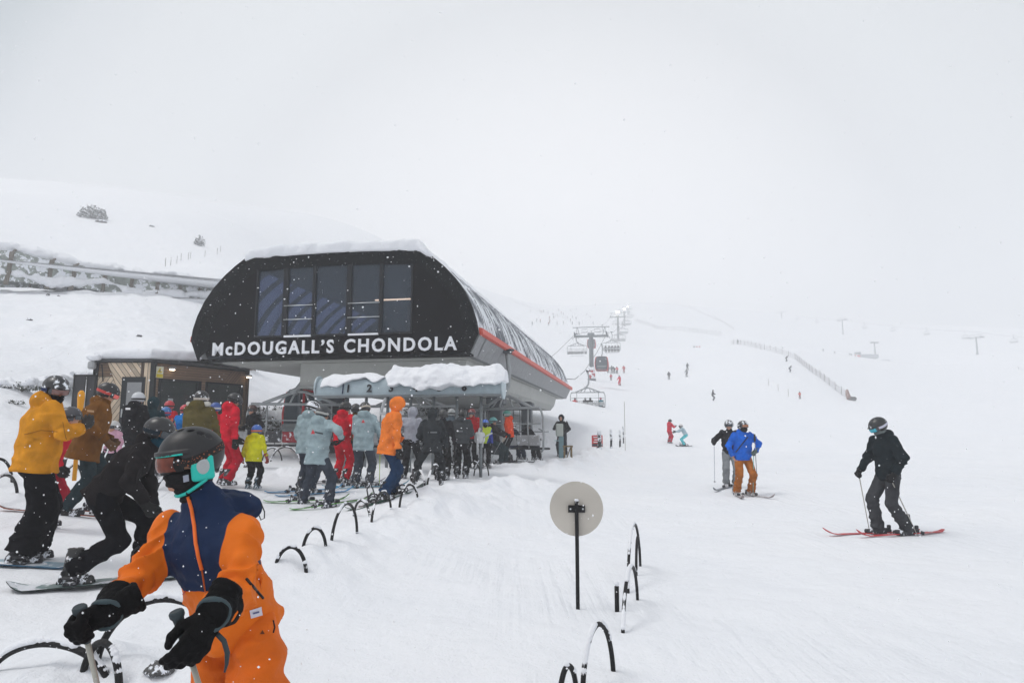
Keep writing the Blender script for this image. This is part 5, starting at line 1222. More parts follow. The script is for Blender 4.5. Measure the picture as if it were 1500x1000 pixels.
        if not far:
            t = (P-V3(hp))@V3(up); d = d+.012*fbm(P*6, 3, nz)+.014*(np.abs(np.sin(t*16+3*vnoise(P*3.5, nz+5)))-.6)*np.exp(-((t-.06*s)/(.18*s))**2)+.002*np.sin(t*38+5*vnoise(P*4, nz+7))
            d = d-.008*np.clip(1-np.abs(t-(hz_+.02)*s)/.02, 0, 1)
        return np.maximum(d, -((P-V3(jb))@V3(up))+.012*fbm(P*5, 1, nz)*(0 if far else 1))
    jo = link('jacket', snet(fj, lo, hi, h, 'jacket'), jm or fab(jacket), root)
    # head gear
    if helmet is not None:
        hm_ = mat('helmet', tuple(helmet), rough=.35, spec=.6, snow=helm_snow, sscale=14)
        ho_ = link('helmet', HELM, hm_, root, mw=HMt); 
        for sl in ho_.material_slots: sl.link = 'OBJECT'
        ho_.material_slots[0].material = hm_ if True else None
        if goggles and not far:
            go = link('goggles', GOGF, None, root, mw=HMt); 
            if len(GOGF.materials) == 0: GOGF.materials.append(DGREY)
            lo_ = link('lens', LENSM, None, go)
            if len(LENSM.materials) == 0: LENSM.materials.append(LENS)
            lo_.material_slots[0].link = 'OBJECT'; lo_.material_slots[0].material = mat('lens', tuple(lens), rough=.1, spec=.9)
            st = link('strap', STRAPM, None, go)
            if len(STRAPM.materials) == 0: STRAPM.materials.append(DGREY)
            st.material_slots[0].link = 'OBJECT'; st.material_slots[0].material = mat('strap', tuple(strap), rough=.8)
    if face_cover and not far:
        fm = snet(lambda P: np.maximum(np.maximum(ell(P, (0, .015, -.06), (.078, .098, .075)), P[:, 2]+.012), -P[:, 2]-.14), (-.12, -.12, -.17), (.12, .14, .02), .012, 'face_mask'); link('face_mask', fm, fab(face_cover), root, mw=HMt)
    for k in (0, 1):
        if bare == k or glove is None: continue
        src = GLV if k == 0 else GLVM   # thumb +X mesh for left
        if far: continue
        me = src[hk[k]]; gm = mat('glove', tuple(glove), rough=.75, bump=.2, bscale=30, snow=.34, sscale=30)
        g_ = link('glove', me, None, root, mw=HANDM[k])
        if len(me.materials) == 0: me.materials.append(gm)
        g_.material_slots[0].link = 'OBJECT'; g_.material_slots[0].material = gm
    for k in (0, 1):
        ft = R((-6, 6)[k]) if len(fl[k]) < 4 else R(fl[k][3]); bo_m = mat('boot', tuple(boots), rough=.5, bump=.2, snow=.44, sscale=12)
        b_ = link('boot', BOOTM, None, root, mw=Matrix.Translation(ank[k]-Vector((0, 0, .10*s))) @ Matrix.Rotation(-ft, 4, 'Z') @ Matrix.Scale(s, 4))
        if len(BOOTM.materials) == 0: BOOTM.materials.append(bo_m)
        b_.material_slots[0].link = 'OBJECT'; b_.material_slots[0].material = bo_m
    MW = Matrix.Translation(Vector(pos)) @ Matrix.Rotation(-R(heading), 4, 'Z')
    root['_i'] = 0; del root['_i']
    info = dict(root=root, MW=MW, hands=[MW @ h_ for h_ in HANDM], wr=[MW @ w_ for w_ in wr], ank=[MW @ a for a in ank], s=s, jacket=jo, heading=heading, hd=MW @ hd, HM=HMt, nb=MW @ nb, hp=MW @ hp, up=up, fw=fw)
    PEOPLE[label] = info; return info
def lay(o, p, ang, L_=1.5, dz=0):
    """lay a long object on the snow, its +Y pointing to compass heading ang"""
    u = Vector((math.sin(R(ang)), math.cos(R(ang)), 0)); a = p-u*L_*.35; b = p+u*L_*.35; za, zb_, zc_ = G(a.x, a.y), G(b.x, b.y), G(p.x, p.y); 
    pitch = math.atan2(zb_-za, L_*.7); o.matrix_world = Matrix.Translation((p.x, p.y, max((za+zb_)/2, zc_)+dz)) @ Matrix.Rotation(-R(ang), 4, 'Z') @ Matrix.Rotation(pitch, 4, 'X')
def skis(pi, col, who, L_=1.65, top=None, offs=(0, 0), sep=None, dz=.004, grp='skis on the snow', fwd=0):
    key = round(L_, 2)
    if key not in SKIM: SKIM[key] = ski_mesh(L_)
    for k in (0, 1):
        r = thing('ski', '%s ski of the pair under %s' % (('left', 'right')[k], who), 'ski', (0, 0, 0), 0, grp)
        o = link('plank', SKIM[key], None, r)
        m0 = mat('ski_base', tuple(col), rough=.35, snow=.30, sscale=9); m1 = mat('ski_top', tuple(top or col), rough=.35, var=.3, vscale=8, snow=.44, sscale=7)
        if len(SKIM[key].materials) == 0: SKIM[key].materials.append(m0); SKIM[key].materials.append(m1)
        for j, m_ in enumerate((m0, m1)): o.material_slots[j].link = 'OBJECT'; o.material_slots[j].material = m_
        b = link('binding', BINDM, None, r)
        if len(BINDM.materials) == 0: BINDM.materials.append(mat('binding', (.04, .04, .045), rough=.5, snow=.42, sscale=12))
        p = pi['ank'][k].copy(); ang = pi['heading']+offs[k]; lay(r, p, ang, L_, dz)
def poles(pi, who, col=(.35, .36, .37), tips=None, grp='ski poles held by skiers', plant=True, which=(0, 1), length=1.12):
    for k in which:
        hm = pi['hands'][k]; c = hm @ Vector((0, .075, -.028)); 
        if tips and tips[k]: v = Vector(tips[k]); v = (pi['MW'].to_3x3() @ v).normalized()
        else: v = Vector((0, 0, -1))
        g = G(c.x, c.y); L_ = length*pi['s']
        e_ = c+v*(L_-.06)
        r = thing('ski_pole', '%s ski pole of %s' % (('left', 'right')[k], who), 'ski pole', c, 0, grp)
        mb = MB(); mb.tube([Vector((0, 0, 0)), e_-c], [.0085, .006], 8); mb.build('shaft', mat('pole_shaft', tuple(col), rough=.35, metal=.3), r)
        mb = MB(); mb.tube([-v*.075, -v*.06, -v*.02, v*.06], [.021, .017, .015, .013], 8); mb.build('grip', mat('pole_grip', (.02, .022, .025), rough=.6), r)
        x_ = v.orthogonal().normalized(); y_ = v.cross(x_); b = e_-c-v*.06; n_ = 12; mb = MB(); mb.add([b+x_*.038*math.cos(t)+y_*.038*math.sin(t) for t in np.linspace(0, 2*math.pi, n_, endpoint=False)]+[b-v*.012], [(j, (j+1) % n_, n_) for j in range(n_)]); mb.add([b+x_*.038*math.cos(t)+y_*.038*math.sin(t)+v*.004 for t in np.linspace(0, 2*math.pi, n_, endpoint=False)], [tuple(range(n_))]); mb.build('basket', mat('pole_grip', (.02, .022, .025), rough=.6), r)
def board(pi, who, col, top, ang=90, dz=.004, foot=None, L_=1.52, sgn_=1, grp='snowboards on the snow'):
    r = thing('snowboard', 'snowboard under %s' % who, 'snowboard', (0, 0, 0), 0, grp); o = link('deck', BOARDM, None, r)
    m0 = mat('board_edge', tuple(col), rough=.3); m1 = mat('board_top', tuple(top), rough=.3, var=.35, vscale=4, snow=.50, sscale=4)
    if len(BOARDM.materials) == 0: BOARDM.materials.append(m0); BOARDM.materials.append(m1)
    for j, m_ in enumerate((m0, m1)): o.material_slots[j].link = 'OBJECT'; o.material_slots[j].material = m_
    o.rotation_euler.z = math.pi/2
    for sgn in (-1, 1):
        b = link('binding', SBINDM, None, r); b.location = (0, sgn*.26, 0); b.rotation_euler.z = R(-90+sgn*9)
        if len(SBINDM.materials) == 0: SBINDM.materials.append(mat('sb_binding', (.035, .035, .04), rough=.5, snow=.42, sscale=14))
    p = (pi['ank'][0]+pi['ank'][1])/2 if foot is None else pi['ank'][foot].copy()
    if foot is not None: u = Vector((math.sin(R(ang)), math.cos(R(ang)), 0)); p = p-u*.26*sgn_
    lay(r, p, ang, L_, dz); return r
def decal(pi, px, py, polys, m, name, off=.004, target=None):
    """flat marks laid on the garment where the photo shows them; polys are lists of pixel points"""
    pass
print('gear', time.time()-T0)
# ------------------------------------------------------------- marks sewn on garments
def bvh_of(objs):
    bpy.context.view_layer.update(); vs = []; fs = []
    for o in objs:
        b = len(vs); mw = o.matrix_world; vs += [mw @ v.co for v in o.data.vertices]; fs += [[b+i for i in p.vertices] for p in o.data.polygons]
    return BVHTree.FromPolygons(vs, fs)
def hitpx(bv, px, py):
    o = Vector((0, 0, EYE)); d = (at(px, py, 1)-o).normalized(); return bv.ray_cast(o, d)
def stitch(name, pxs, r, m, objs, parent, n_=5):
    """a cord or zip lying on the garment along a run of spots"""
    bv = bvh_of(objs); pts = []
    for (a, b) in zip(pxs[:-1], pxs[1:]):
        for t in np.linspace(0, 1, n_, endpoint=False):
            h = hitpx(bv, a[0]+(b[0]-a[0])*t, a[1]+(b[1]-a[1])*t)
            if h[0] is not None: pts.append(h[0]+h[1]*r*.3)
    h = hitpx(bv, *pxs[-1]); 
    if h[0] is not None: pts.append(h[0]+h[1]*r*.3)
    if len(pts) < 2: return
    bpy.context.view_layer.update(); inv = parent.matrix_world.inverted(); MB().tube([inv @ p for p in pts], r, 6).build(name, m, parent)
def patch(name, quad, m, objs, parent, nx=6, ny=4, off=.003):
    """thin cloth patch that follows the garment; quad = 4 pixel corners"""
    bv = bvh_of(objs); g = []; ok = True
    for j in range(ny+1):
        for i in range(nx+1):
            u, v = i/nx, j/ny; a = (quad[0][0]*(1-u)+quad[1][0]*u, quad[0][1]*(1-u)+quad[1][1]*u); b = (quad[3][0]*(1-u)+quad[2][0]*u, quad[3][1]*(1-u)+quad[2][1]*u)
            h = hitpx(bv, a[0]*(1-v)+b[0]*v, a[1]*(1-v)+b[1]*v)
            if h[0] is None: return
            g.append(h[0]+h[1]*off)
    bpy.context.view_layer.update(); inv = parent.matrix_world.inverted(); mb = MB(); W_n = nx+1
    mb.add([inv @ p for p in g], [(j*W_n+i, j*W_n+i+1, (j+1)*W_n+i+1, (j+1)*W_n+i) for j in range(ny) for i in range(nx)], 0, True); return mb.build(name, m, parent)
MWHITE = mat('mark_white', (.7, .7, .72), rough=.7); MRED = mat('mark_red', (.55, .05, .06), rough=.7); MDK = mat('mark_dark', (.05, .06, .07), rough=.7)
BG = .016
# =============================================================== queue on the left
# mustard jacket snowboarder, seen from behind, head turned right
p = person('person in mustard jacket and black trousers, hands at the face, standing on a snowboard', (40, 7.05), 50, H=1.84, lean=5, jacket=(.60, .25, .02), pants=(.008, .008, .010), feet=[(-.11, .05), (.11, -.06)], hip=(0, .0, .97), hands=[(.02, .34, 1.30), (.12, .33, 1.28)], elbow=[(-.9, .0, -.6), (1.0, .1, -1.0)],
    hood='down', hoodvol=1.25, look=70, nod=14, helmet=(.02, .02, .024), helm_snow=.44, lens=(.16, .07, .06), strap=(.02, .03, .09), face_cover=(.01, .01, .012), glove=(.05, .05, .05), fat=1.30, baggy=1.48, jlen=.06, h=.0135, hunch=.03, boots=(.03, .03, .035))
board(p, 'the person in the mustard jacket', (.03, .10, .18), (.33, .50, .60), ang=72, foot=1)
Pm = p
patch('yellow_tag', [(34, 634), (27, 656), (18, 656), (27, 632)], mat('yellow_tag', (.75, .55, .02)), [p['jacket']], p['root'])
def text_on(s_, px, py, size, m, obj, parent, roll=0, off=.006):
    bv = bvh_of([obj]); h = hitpx(bv, px, py)
    if h[0] is None: return
    z = h[1].normalized(); x = Vector((0, 0, 1)).cross(z).normalized(); y = z.cross(x); M = Matrix.Translation(h[0]+z*off) @ Matrix((x, y, z)).transposed().to_4x4() @ Matrix.Rotation(R(roll), 4, 'Z')
    link('marking', text_mesh(s_, size, size*.03, .003, 1), m, parent, mw=parent.matrix_world.inverted() @ M)
hm0 = [c for c in p['root'].children if c.name.startswith('helmet')][0]
text_on('ONE', 78, 590, .06, MWHITE, hm0, p['root'], -12)
SEAM = mat('seam_mustard', (.30, .12, .01), rough=.9)
stitch('back_seam', [(36, 636), (60, 630), (84, 632)], .004, SEAM, [Pm['jacket']], Pm['root'], 6)
stitch('sleeve_seam', [(92, 618), (96, 640), (104, 656)], .004, SEAM, [Pm['jacket']], Pm['root'], 6)
# red jacketed person behind
person('person in red jacket holding a yellow ski, mostly hidden behind the mustard jacket', (66, 8.6), 60, H=1.5, lean=16, jacket=(.50, .02, .035), pants=(.30, .015, .03), helmet=(.05, .05, .06), h=.022, hood='down')
yp = at(119, 580, 10.3); t = thing('ski', 'yellow ski tip standing up beside the helmet of the mustard jacketed rider', 'ski', (yp.x, yp.y, yp.z-1.25))
MB().tube([(0, 0, 0), (0, 0, .9), (0, 0, 1.22), (0, 0, 1.30), (0, 0, 1.335)], [.03, .03, .05, .045, .02], 10).build('plank', mat('ski_yellow', (.75, .33, .02), rough=.35), t)
# brown jacket skier
p = person('tall skier in brown jacket and dark teal trousers, back to the camera', (119, 9.6), 58, H=1.86, lean=12, jacket=(.155, .066, .016), pants=(.022, .036, .042), feet=[(-.13, .22), (.13, -.18)], hands=[(-.12, .28, .98), (.30, .22, .96)], hk=('grip', 'grip'), look=12, nod=24,
    hood='down', hoodvol=1.0, helmet=(.012, .012, .014), lens=(.8, .12, .10), strap=(.55, .08, .07), glove=(.10, .05, .02), fat=1.32, jlen=.16, h=BG, hunch=.02, boots=(.03, .03, .03))
skis(p, (.30, .07, .03), 'the skier in the brown jacket', 1.7, offs=(8, 6), top=(.06, .05, .05))
Pb = p
# black crouching snowboarder, one foot strapped
p = person('snowboarder in black jacket pushing forward in a crouch, one boot strapped in', (156, 6.6), 68, H=1.80, lean=38, hip=(.0, -.08, .80), feet=[(-.16, .26, .0), (.13, -.24, .02, 20)], hands=[(-.16, .34, .62), (.28, .30, .72)], hk=('loose', 'loose'), look=18, nod=16,
    jacket=(.016, .014, .015), pants=(.006, .006, .008), hood='down', hoodvol=.9, helmet=(.012, .012, .014), strap=(.01, .02, .03), face_cover=(.01, .045, .07), glove=(.012, .012, .012), fat=1.08, jlen=.05, h=BG, boots=(.04, .04, .04), elbow=[(-.6, -.6, -.2), (.6, -.6, .1)])
board(p, 'the crouching snowboarder in black', (.02, .03, .03), (.22, .30, .30), ang=64, foot=1, sgn_=-1)
# people around the hut
person('person in black jacket and white helmet, back to camera, before the hut door', (190, 14.2), 10, H=1.78, jacket=(.010, .010, .012), pants=(.012, .012, .014), helmet=(.55, .57, .6), h=.022, hood='down', fat=1.05, hands=[(-.2, .3, 1.0), (.2, .3, 1.0)])
patch('sleeve_flash', [(181, 607), (184, 609), (176, 626), (173, 623)], MWHITE, [PEOPLE['person in black jacket and white helmet, back to camera, before the hut door']['jacket']], PEOPLE['person in black jacket and white helmet, back to camera, before the hut door']['root'])
person('person in dark teal jacket with the hood up by the hut', (216, 14.6), -20, H=1.72, jacket=(.012, .035, .045), pants=(.01, .012, .015), helmet=None, hood='up', h=.022, hands=[(-.15, .3, 1.05), (.15, .3, 1.05)])
jmulti = bpy.data.materials.new('patterned_fabric'); jmulti.use_nodes = True; _nt = jmulti.node_tree; _v = N(_nt, 'ShaderNodeTexVoronoi'); _v.inputs['Scale'].default_value = 16; _r = N(_nt, 'ShaderNodeValToRGB'); _r.color_ramp.interpolation = 'CONSTANT'
_c = [(0, (.02, .01, .03)), (.3, (.5, .04, .12)), (.48, (.03, .02, .10)), (.62, (.55, .12, .05)), (.75, (.35, .40, .04)), (.84, (.02, .02, .05))]
while len(_r.color_ramp.elements) < len(_c): _r.color_ramp.elements.new(.5)
for e_, (a_, b_) in zip(_r.color_ramp.elements, _c): e_.position = a_; e_.color = (*b_, 1)
_tc = N(_nt, 'ShaderNodeTexCoord'); _sx = N(_nt, 'ShaderNodeSeparateColor'); _nt.links.new(_tc.outputs['Object'], _v.inputs['Vector']); _nt.links.new(_v.outputs['Color'], _sx.inputs[0]); _nt.links.new(_sx.outputs[0], _r.inputs[0]); _nt.links.new(_r.outputs[0], _nt.nodes['Principled BSDF'].inputs['Base Color'])
person('child in multicoloured patterned jacket and blue helmet before the hut window', (235, 15.2), -5, H=1.50, jm=jmulti, pants=(.02, .02, .05), helmet=(.03, .16, .42), strap=(.5, .03, .05), h=.022)
person('person in bright blue jacket and red helmet leaning at the hut window', (256, 15.6), 25, H=1.62, jacket=(.01, .17, .52), pants=(.03, .03, .04), helmet=(.50, .02, .04), h=.022, lean=18)
person('child in red hood beside the patterned jacket at the hut', (240, 17), 0, H=1.62, jacket=(.5, .02, .03), helmet=(.45, .02, .03), h=.028)
p = person('broad person in olive jacket with snowy fur hood and black helmet', (283, 11.9), 2, H=1.80, jacket=(.105, .085, .030), pants=(.03, .03, .03), helmet=(.012, .012, .014), helm_snow=.42, hood='down', hoodvol=1.15, fat=1.25, h=.018, strap=(.55, .5, .45), hands=[(-.2, .35, 1.0), (.2, .35, 1.0)])
nbv = p['nb']; o = link('fur_trim', snet(lambda P: smin(cap(P, (-.17, -.06, 0), (.17, -.06, .0), .045), cap(P, (-.15, .02, .02), (.15, .02, .02), .035), .04)+.012*fbm(P*22, 3, 3), (-.28, -.2, -.12), (.28, .2, .14), .014), mat('fur_snowy', (.55, .54, .5), rough=.95, bump=.8, bscale=40), p['root']); o.location = p['MW'].inverted() @ (nbv+Vector((0, 0, .075)))
person('small figure in red between the olive jacket and the red instructor', (308, 16), 0, H=1.68, jacket=(.45, .02, .03), helmet=(.03, .08, .3), strap=(.6, .6, .6), h=.025)
person('person in black by the right corner of the hut', (369, 19.5), -150, H=1.76, jacket=(.012, .012, .014), pants=(.012, .012, .012), helmet=(.05, .02, .015), h=.022, hands=[(-.25, .25, 1.1), (.25, .2, 1.1)])
person('child in a pink jacket and black trousers behind the brown jacket', (164, 12.9), 200, H=1.12, jacket=(.6, .35, .45), pants=(.012, .012, .015), helmet=(.5, .5, .5), h=.022, boots=(.02, .08, .3))
# red instructor
p = person('instructor all in red with a black helmet, looking down to the right', (330, 13.5), 40, H=1.80, jacket=(.62, .015, .035), pants=(.50, .012, .03), helmet=(.025, .025, .028), hood='down', hoodvol=1.25, look=15, nod=22, fat=1.05, jlen=.05, h=.018, glove=(.012, .012, .012), hands=[(-.1, .25, .9), (.30, -.02, .86)])
patch('back_text', [(313, 620), (325, 620), (325, 625.5), (313, 625.5)], MWHITE, [p['jacket']], p['root'])
# yellow child
p = person('small child in a bright yellow jacket and blue and orange helmet', (368, 13.55), 8, H=1.22, jacket=(.62, .60, .015), pants=(.012, .012, .014), helmet=(.03, .12, .45), strap=(.75, .22, .05), hood='down', hoodvol=1.0, fat=1.22, jlen=.12, h=.014, glove=(.30, .06, .05), feet=[(-.10, .0), (.16, .02)], hands=[(-.36, .02, .78), (.46, .02, .74)], boots=(.06, .10, .13), helm_snow=.2)
patch('knee_patch', [(363, 694), (373, 694), (373, 707), (363, 707)], mat('pink_patch', (.6, .06, .10)), [c for c in p['root'].children if c.name.startswith('trousers')], p['root'])
# three staff in pale grey blue
GB = (.30, .39, .42); GP = (.045, .055, .075)
p = person('nearest of three staff in pale grey blue jackets with red triangles on the back', (463, 12.6), 24, H=1.84, lean=6, jacket=GB, pants=GP, hood='down', hoodvol=1.15, helmet=(.03, .035, .04), strap=(.45, .47, .45), look=30, nod=15, fat=1.15, jlen=.14, h=.016, feet=[(-.33, .04), (.28, -.02)], hands=[(-.05, .38, 1.10), (.32, .22, 1.20)], elbow=[(-.7, -.3, -.5), (.9, -.2, -.3)], boots=(.03, .035, .05))
s1_ = p
skis(p, (.12, .42, .05), 'the nearest staff member in pale grey blue', 1.62, offs=(28, 24), top=(.05, .07, .06))
patch('back_triangle', [(455.5, 635.5), (458.5, 628.5), (461.5, 635), (455.5, 635.5)], MRED, [p['jacket']], p['root'], 3, 3)
patch('back_text', [(461, 631.5), (473, 634), (473, 636), (461, 633.5)], MDK, [p['jacket']], p['root'])
p = person('staff member in pale grey blue left of the nearest one, snow on the helmet', (449, 13.7), 20, H=1.82, lean=5, jacket=GB, pants=GP, hood='down', helmet=(.02, .02, .022), helm_snow=.55, look=25, nod=18, fat=1.12, jlen=.13, h=.019, feet=[(-.18, .05), (.14, -.05)], hands=[(-.26, .15, .90), (.2, .35, 1.1)], hk=('grip', 'loose'))
skis(p, (.03, .25, .50), 'the staff member with snow on the helmet', 1.62, offs=(30, 30)); poles(p, 'the staff member with snow on the helmet', tips=[(-.25, .12, -1), None], which=(0,))
p = person('staff member in pale grey blue on the right, white helmet strap, holding a lime pole', (531, 14.8), 6, H=1.82, jacket=GB, pants=(.05, .06, .08), hood='down', hoodvol=1.1, helmet=(.03, .03, .03), strap=(.5, .45, .38), look=-35, nod=24, fat=1.12, jlen=.12, h=.018, feet=[(-.15, .0), (.15, -.02)], hands=[(-.15, .40, 1.12), (.30, .22, 1.0)], hk=('loose', 'grip'))
skis(p, (.04, .28, .40), 'the right hand staff member in pale grey blue', 1.6, offs=(58, 56), top=(.1, .2, .25)); poles(p, 'the right hand staff member', (.40, .62, .05), which=(1,), tips=[None, (.02, -.05, -1)])
patch('back_triangle', [(529.5, 619), (532, 614), (534.5, 619), (529.5, 619)], MRED, [p['jacket']], p['root'], 3, 3)
# red and black skier, brown one behind
p = person('instructor in red and black jacket and red trousers behind the grey blue staff', (499, 15.3), 20, H=1.80, jacket=(.60, .015, .03), pants=(.60, .015, .03), helmet=(.02, .02, .02), hood='down', h=.02, look=20, hands=[(-.2, .35, 1.05), (.32, .1, .95)])
patch('back_panel', [(484, 620), (502, 620), (502, 642), (484, 642)], MDK, [p['jacket']], p['root'])
skis(p, (.10, .10, .12), 'the red and black instructor', 1.6, offs=(45, 45))
person('person in brown jacket between the red instructor and the right hand staff member', (516, 16.4), 10, H=1.78, jacket=(.10, .06, .03), pants=(.01, .01, .012), helmet=(.03, .03, .03), h=.024)
# orange jacket, navy trousers (snowboard)
p = person('person in orange hooded jacket and navy trousers, head bowed, on a snowboard', (570, 12.1), 62, H=1.78, lean=8, jacket=(.78, .20, .035), pants=(.012, .035, .085), hood='up', hoodvol=1.0, helmet=None, look=12, nod=34, fat=1.16, jlen=.12, h=.017, feet=[(-.16, .10), (.12, -.12)], hands=[(-.20, .30, 1.0), (.30, .05, .80)], boots=(.03, .03, .03), baggy=1.12)
board(p, 'the orange hooded jacket', (.02, .10, .06), (.06, .09, .08), ang=60, L_=1.4)
# crowd under the beam
person('person in pale grey hooded top, hood up, back to camera', (604, 17.2), 10, H=1.80, jacket=(.34, .35, .40), pants=(.02, .02, .022), hood='up', helmet=None, h=.021, hands=[(-.34, .1, 1.05), (.2, .35, 1.1)], feet=[(-.22, .0), (.12, 0)])
p = person('tall person in dark charcoal jacket with hood up, back to camera, stepping left', (633, 15.9), -6, H=1.82, jacket=(.030, .034, .038), pants=(.024, .027, .030), hood='up', helmet=None, fat=1.12, jlen=.1, h=.018, feet=[(-.40, -.05), (.20, .10)], hands=[(-.25, .25, 1.0), (.30, .05, .84)], lean=6, hip=(-.02, 0, .88))
person('person in black with helmet right behind the charcoal hooded person', (647, 17.6), 5, H=1.78, jacket=(.018, .018, .02), pants=(.015, .015, .015), helmet=(.03, .03, .03), h=.024, hands=[(-.2, .2, 1), (.33, .02, .85)])
p = person('person in dark grey jacket and black helmet standing at the inner post', (675, 18.4), 8, H=1.84, jacket=(.050, .055, .06), pants=(.012, .012, .013), helmet=(.02, .02, .02), goggles=True, hood='down', fat=1.12, h=.019, hands=[(-.15, .3, 1.1), (.15, .3, 1.1)], feet=[(-.1, 0), (.12, 0)])
person('person in blue grey jacket half hidden behind the second post', (660, 20.5), 0, H=1.78, jacket=(.10, .13, .16), pants=(.02, .02, .02), helmet=(.4, .42, .42), h=.026)
person('person in dark red jacket with a red helmet between the posts', (692, 20.8), -160, H=1.78, jacket=(.42, .015, .02), pants=(.012, .012, .012), helmet=(.18, .02, .02), h=.022, hands=[(-.25, .15, .9), (.2, .3, 1.0)])
jl = bpy.data.materials.new('lime_blue_fabric'); jl.use_nodes = True; _nt = jl.node_tree; _tc = N(_nt, 'ShaderNodeTexCoord'); _sx = N(_nt, 'ShaderNodeSeparateXYZ'); _nt.links.new(_tc.outputs['Object'], _sx.inputs[0])
_ab = N(_nt, 'ShaderNodeMath', operation='ABSOLUTE'); _nt.links.new(_sx.outputs[0], _ab.inputs[0]); _ad = N(_nt, 'ShaderNodeMath', operation='MULTIPLY_ADD'); _ad.inputs[1].default_value = -.35; _nt.links.new(_sx.outputs[2], _ad.inputs[0]); _nt.links.new(_ab.outputs[0], _ad.inputs[2])
_gt = N(_nt, 'ShaderNodeMath', operation='GREATER_THAN'); _gt.inputs[1].default_value = -.20; _nt.links.new(_ad.outputs[0], _gt.inputs[0]); _mx = N(_nt, 'ShaderNodeMix', data_type='RGBA'); _mx.inputs[6].default_value = (.48, .62, .04, 1); _mx.inputs[7].default_value = (.01, .03, .30, 1); _nt.links.new(_gt.outputs[0], _mx.inputs[0]); _nt.links.new(_mx.outputs[2], _nt.nodes['Principled BSDF'].inputs['Base Color']); _nt.nodes['Principled BSDF'].inputs['Roughness'].default_value = .8
p = person('boy in lime and blue jacket with a blue helmet facing the camera', (710, 21.3), 172, H=1.42, jm=jl, pants=(.012, .012, .014), helmet=(.02, .12, .55), h=.018, look=-5, hands=[(-.26, .1, .86), (.22, .15, .86)], face_cover=(.03, .03, .03)); skis(p, (.3, .3, .3), 'the boy in lime and blue', 1.3)
p = person('skier in black with a teal helmet leaning back on poles beside the orange red jacket', (733, 22.6), 120, H=1.66, lean=-14, jacket=(.025, .02, .022), pants=(.02, .035, .04), helmet=(.12, .36, .36), h=.021, hip=(0, -.2, .82), feet=[(-.12, .15), (.12, .1)], hands=[(-.2, .35, .95), (.22, .35, .95)], hk=('grip', 'grip')); skis(p, (.3, .3, .3), 'the skier with the teal helmet', 1.5); poles(p, 'the skier with the teal helmet', tips=[(-.1, -.6, -1), (.1, -.6, -1)])
p = person('skier in orange red jacket and black trousers at the chair', (747, 23.6), -75, H=1.84, jacket=(.68, .07, .02), pants=(.012, .012, .013), helmet=(.05, .22, .18), strap=(.4, .4, .4), h=.019, hood='down', hands=[(-.2, .12, .88), (.24, .18, .92)], glove=(.5, .45, .38), feet=[(-.13, .02), (.13, .02)]); skis(p, (.35, .35, .36), 'the skier in the orange red jacket', 1.6)
# seated riders on the loading chair
def seated(label, chair, x, jacket, pants, helmet, H=1.75, h=.024, **k):
    bpy.context.view_layer.update(); mw = chair.matrix_world; p_ = mw @ Vector((x, .12, -3.55-.86*H/1.78)); return person(label, p_, math.degrees(-mw.to_euler().z), H=H, jacket=jacket, pants=pants, helmet=helmet, h=h, lean=-2, hip=(0, .0, .93), feet=[(-.13, .52, .36), (.13, .52, .36)], knee=[(0, 1, 1), (0, 1, 1)], hands=[(-.2, .42, 1.12), (.2, .42, 1.12)], **k)
p = seated('rider in black seated at the right of the loading chair', CR, .95, (.012, .012, .014), (.015, .015, .018), (.015, .015, .017)); 
p = seated('rider with a white helmet seated in the loading chair', CR, .2, (.05, .06, .08), (.02, .03, .06), (.6, .65, .65))
nr = CH['near']
for x, j, pn_, he, lb in ((-1.3, (.55, .03, .04), (.10, .02, .03), (.12, .03, .03), 'rider in red at the left end of the near chair'), (-.25, (.03, .03, .035), (.05, .05, .05), (.3, .3, .3), 'rider in dark grey, second on the near chair'), (.25, (.02, .02, .022), (.25, .03, .05), (.02, .02, .02), 'rider in black, third on the near chair'), (1.3, (.05, .20, .25), (.03, .03, .03), (.5, .05, .12), 'rider in teal with pink helmet at the right end of the near chair')):
    p = seated(lb, nr, x, j, pn_, he, h=.034)
    kk = 1.5; key = round(kk, 2)
for x, lb in ((-1.2, 'dark rider, first on the crowded chair by the gondola cabin'), (-.5, 'dark rider, second on the crowded chair by the gondola cabin'), (.1, 'dark rider, third on the crowded chair by the gondola cabin'), (.7, 'dark rider, fourth on the crowded chair by the gondola cabin'), (1.3, 'dark rider, fifth on the crowded chair by the gondola cabin')): seated(lb, CH['c136'], x, (.03, .03, .04), (.03, .03, .03), (.03, .03, .03), h=.05)
# lift attendant stand
p = person('attendant in black holding a ski pole behind the pale control post', (822, 29.2), 200, H=1.76, lean=6, jacket=(.010, .010, .012), pants=(.014, .016, .022), helmet=None, hood='up', h=.024, feet=[(-.22, .1), (.12, -.1)], hands=[(-.28, .2, 1.05), (.22, .28, 1.2)], hk=('loose', 'grip')); poles(p, 'the attendant in black', (.5, .4, .4), which=(1,), tips=[None, (-.28, -.1, -1)], length=1.5)
q = gp(820, 28.4); t = thing('control_post', 'pale grey control box on a teal pedestal beside the attendant', 'control box', q)
MB().box((0, 0, 1.14), (.30, .2, .52), bev=.03).build('box', mat('ctrl_pale', (.42, .45, .42), rough=.5), t); MB().box((.06, 0, .42), (.2, .16, .95), bev=.02).build('pedestal', mat('ctrl_teal', (.16, .26, .29), rough=.5), t); MB().bar((-.22, -.02, .72), (.0, -.02, .70), .14, .03).build('tray', mat('ctrl_tray', (.3, .42, .45)), t)
q = gp(832, 26.0); t = thing('wooden_stump', 'short weathered timber frame in the snow beside the control post', 'timber frame', q); wd_ = mat('old_timber', (.16, .115, .055), rough=.9, bump=.5, bscale=15, var=.4, snow=.36, sscale=12)
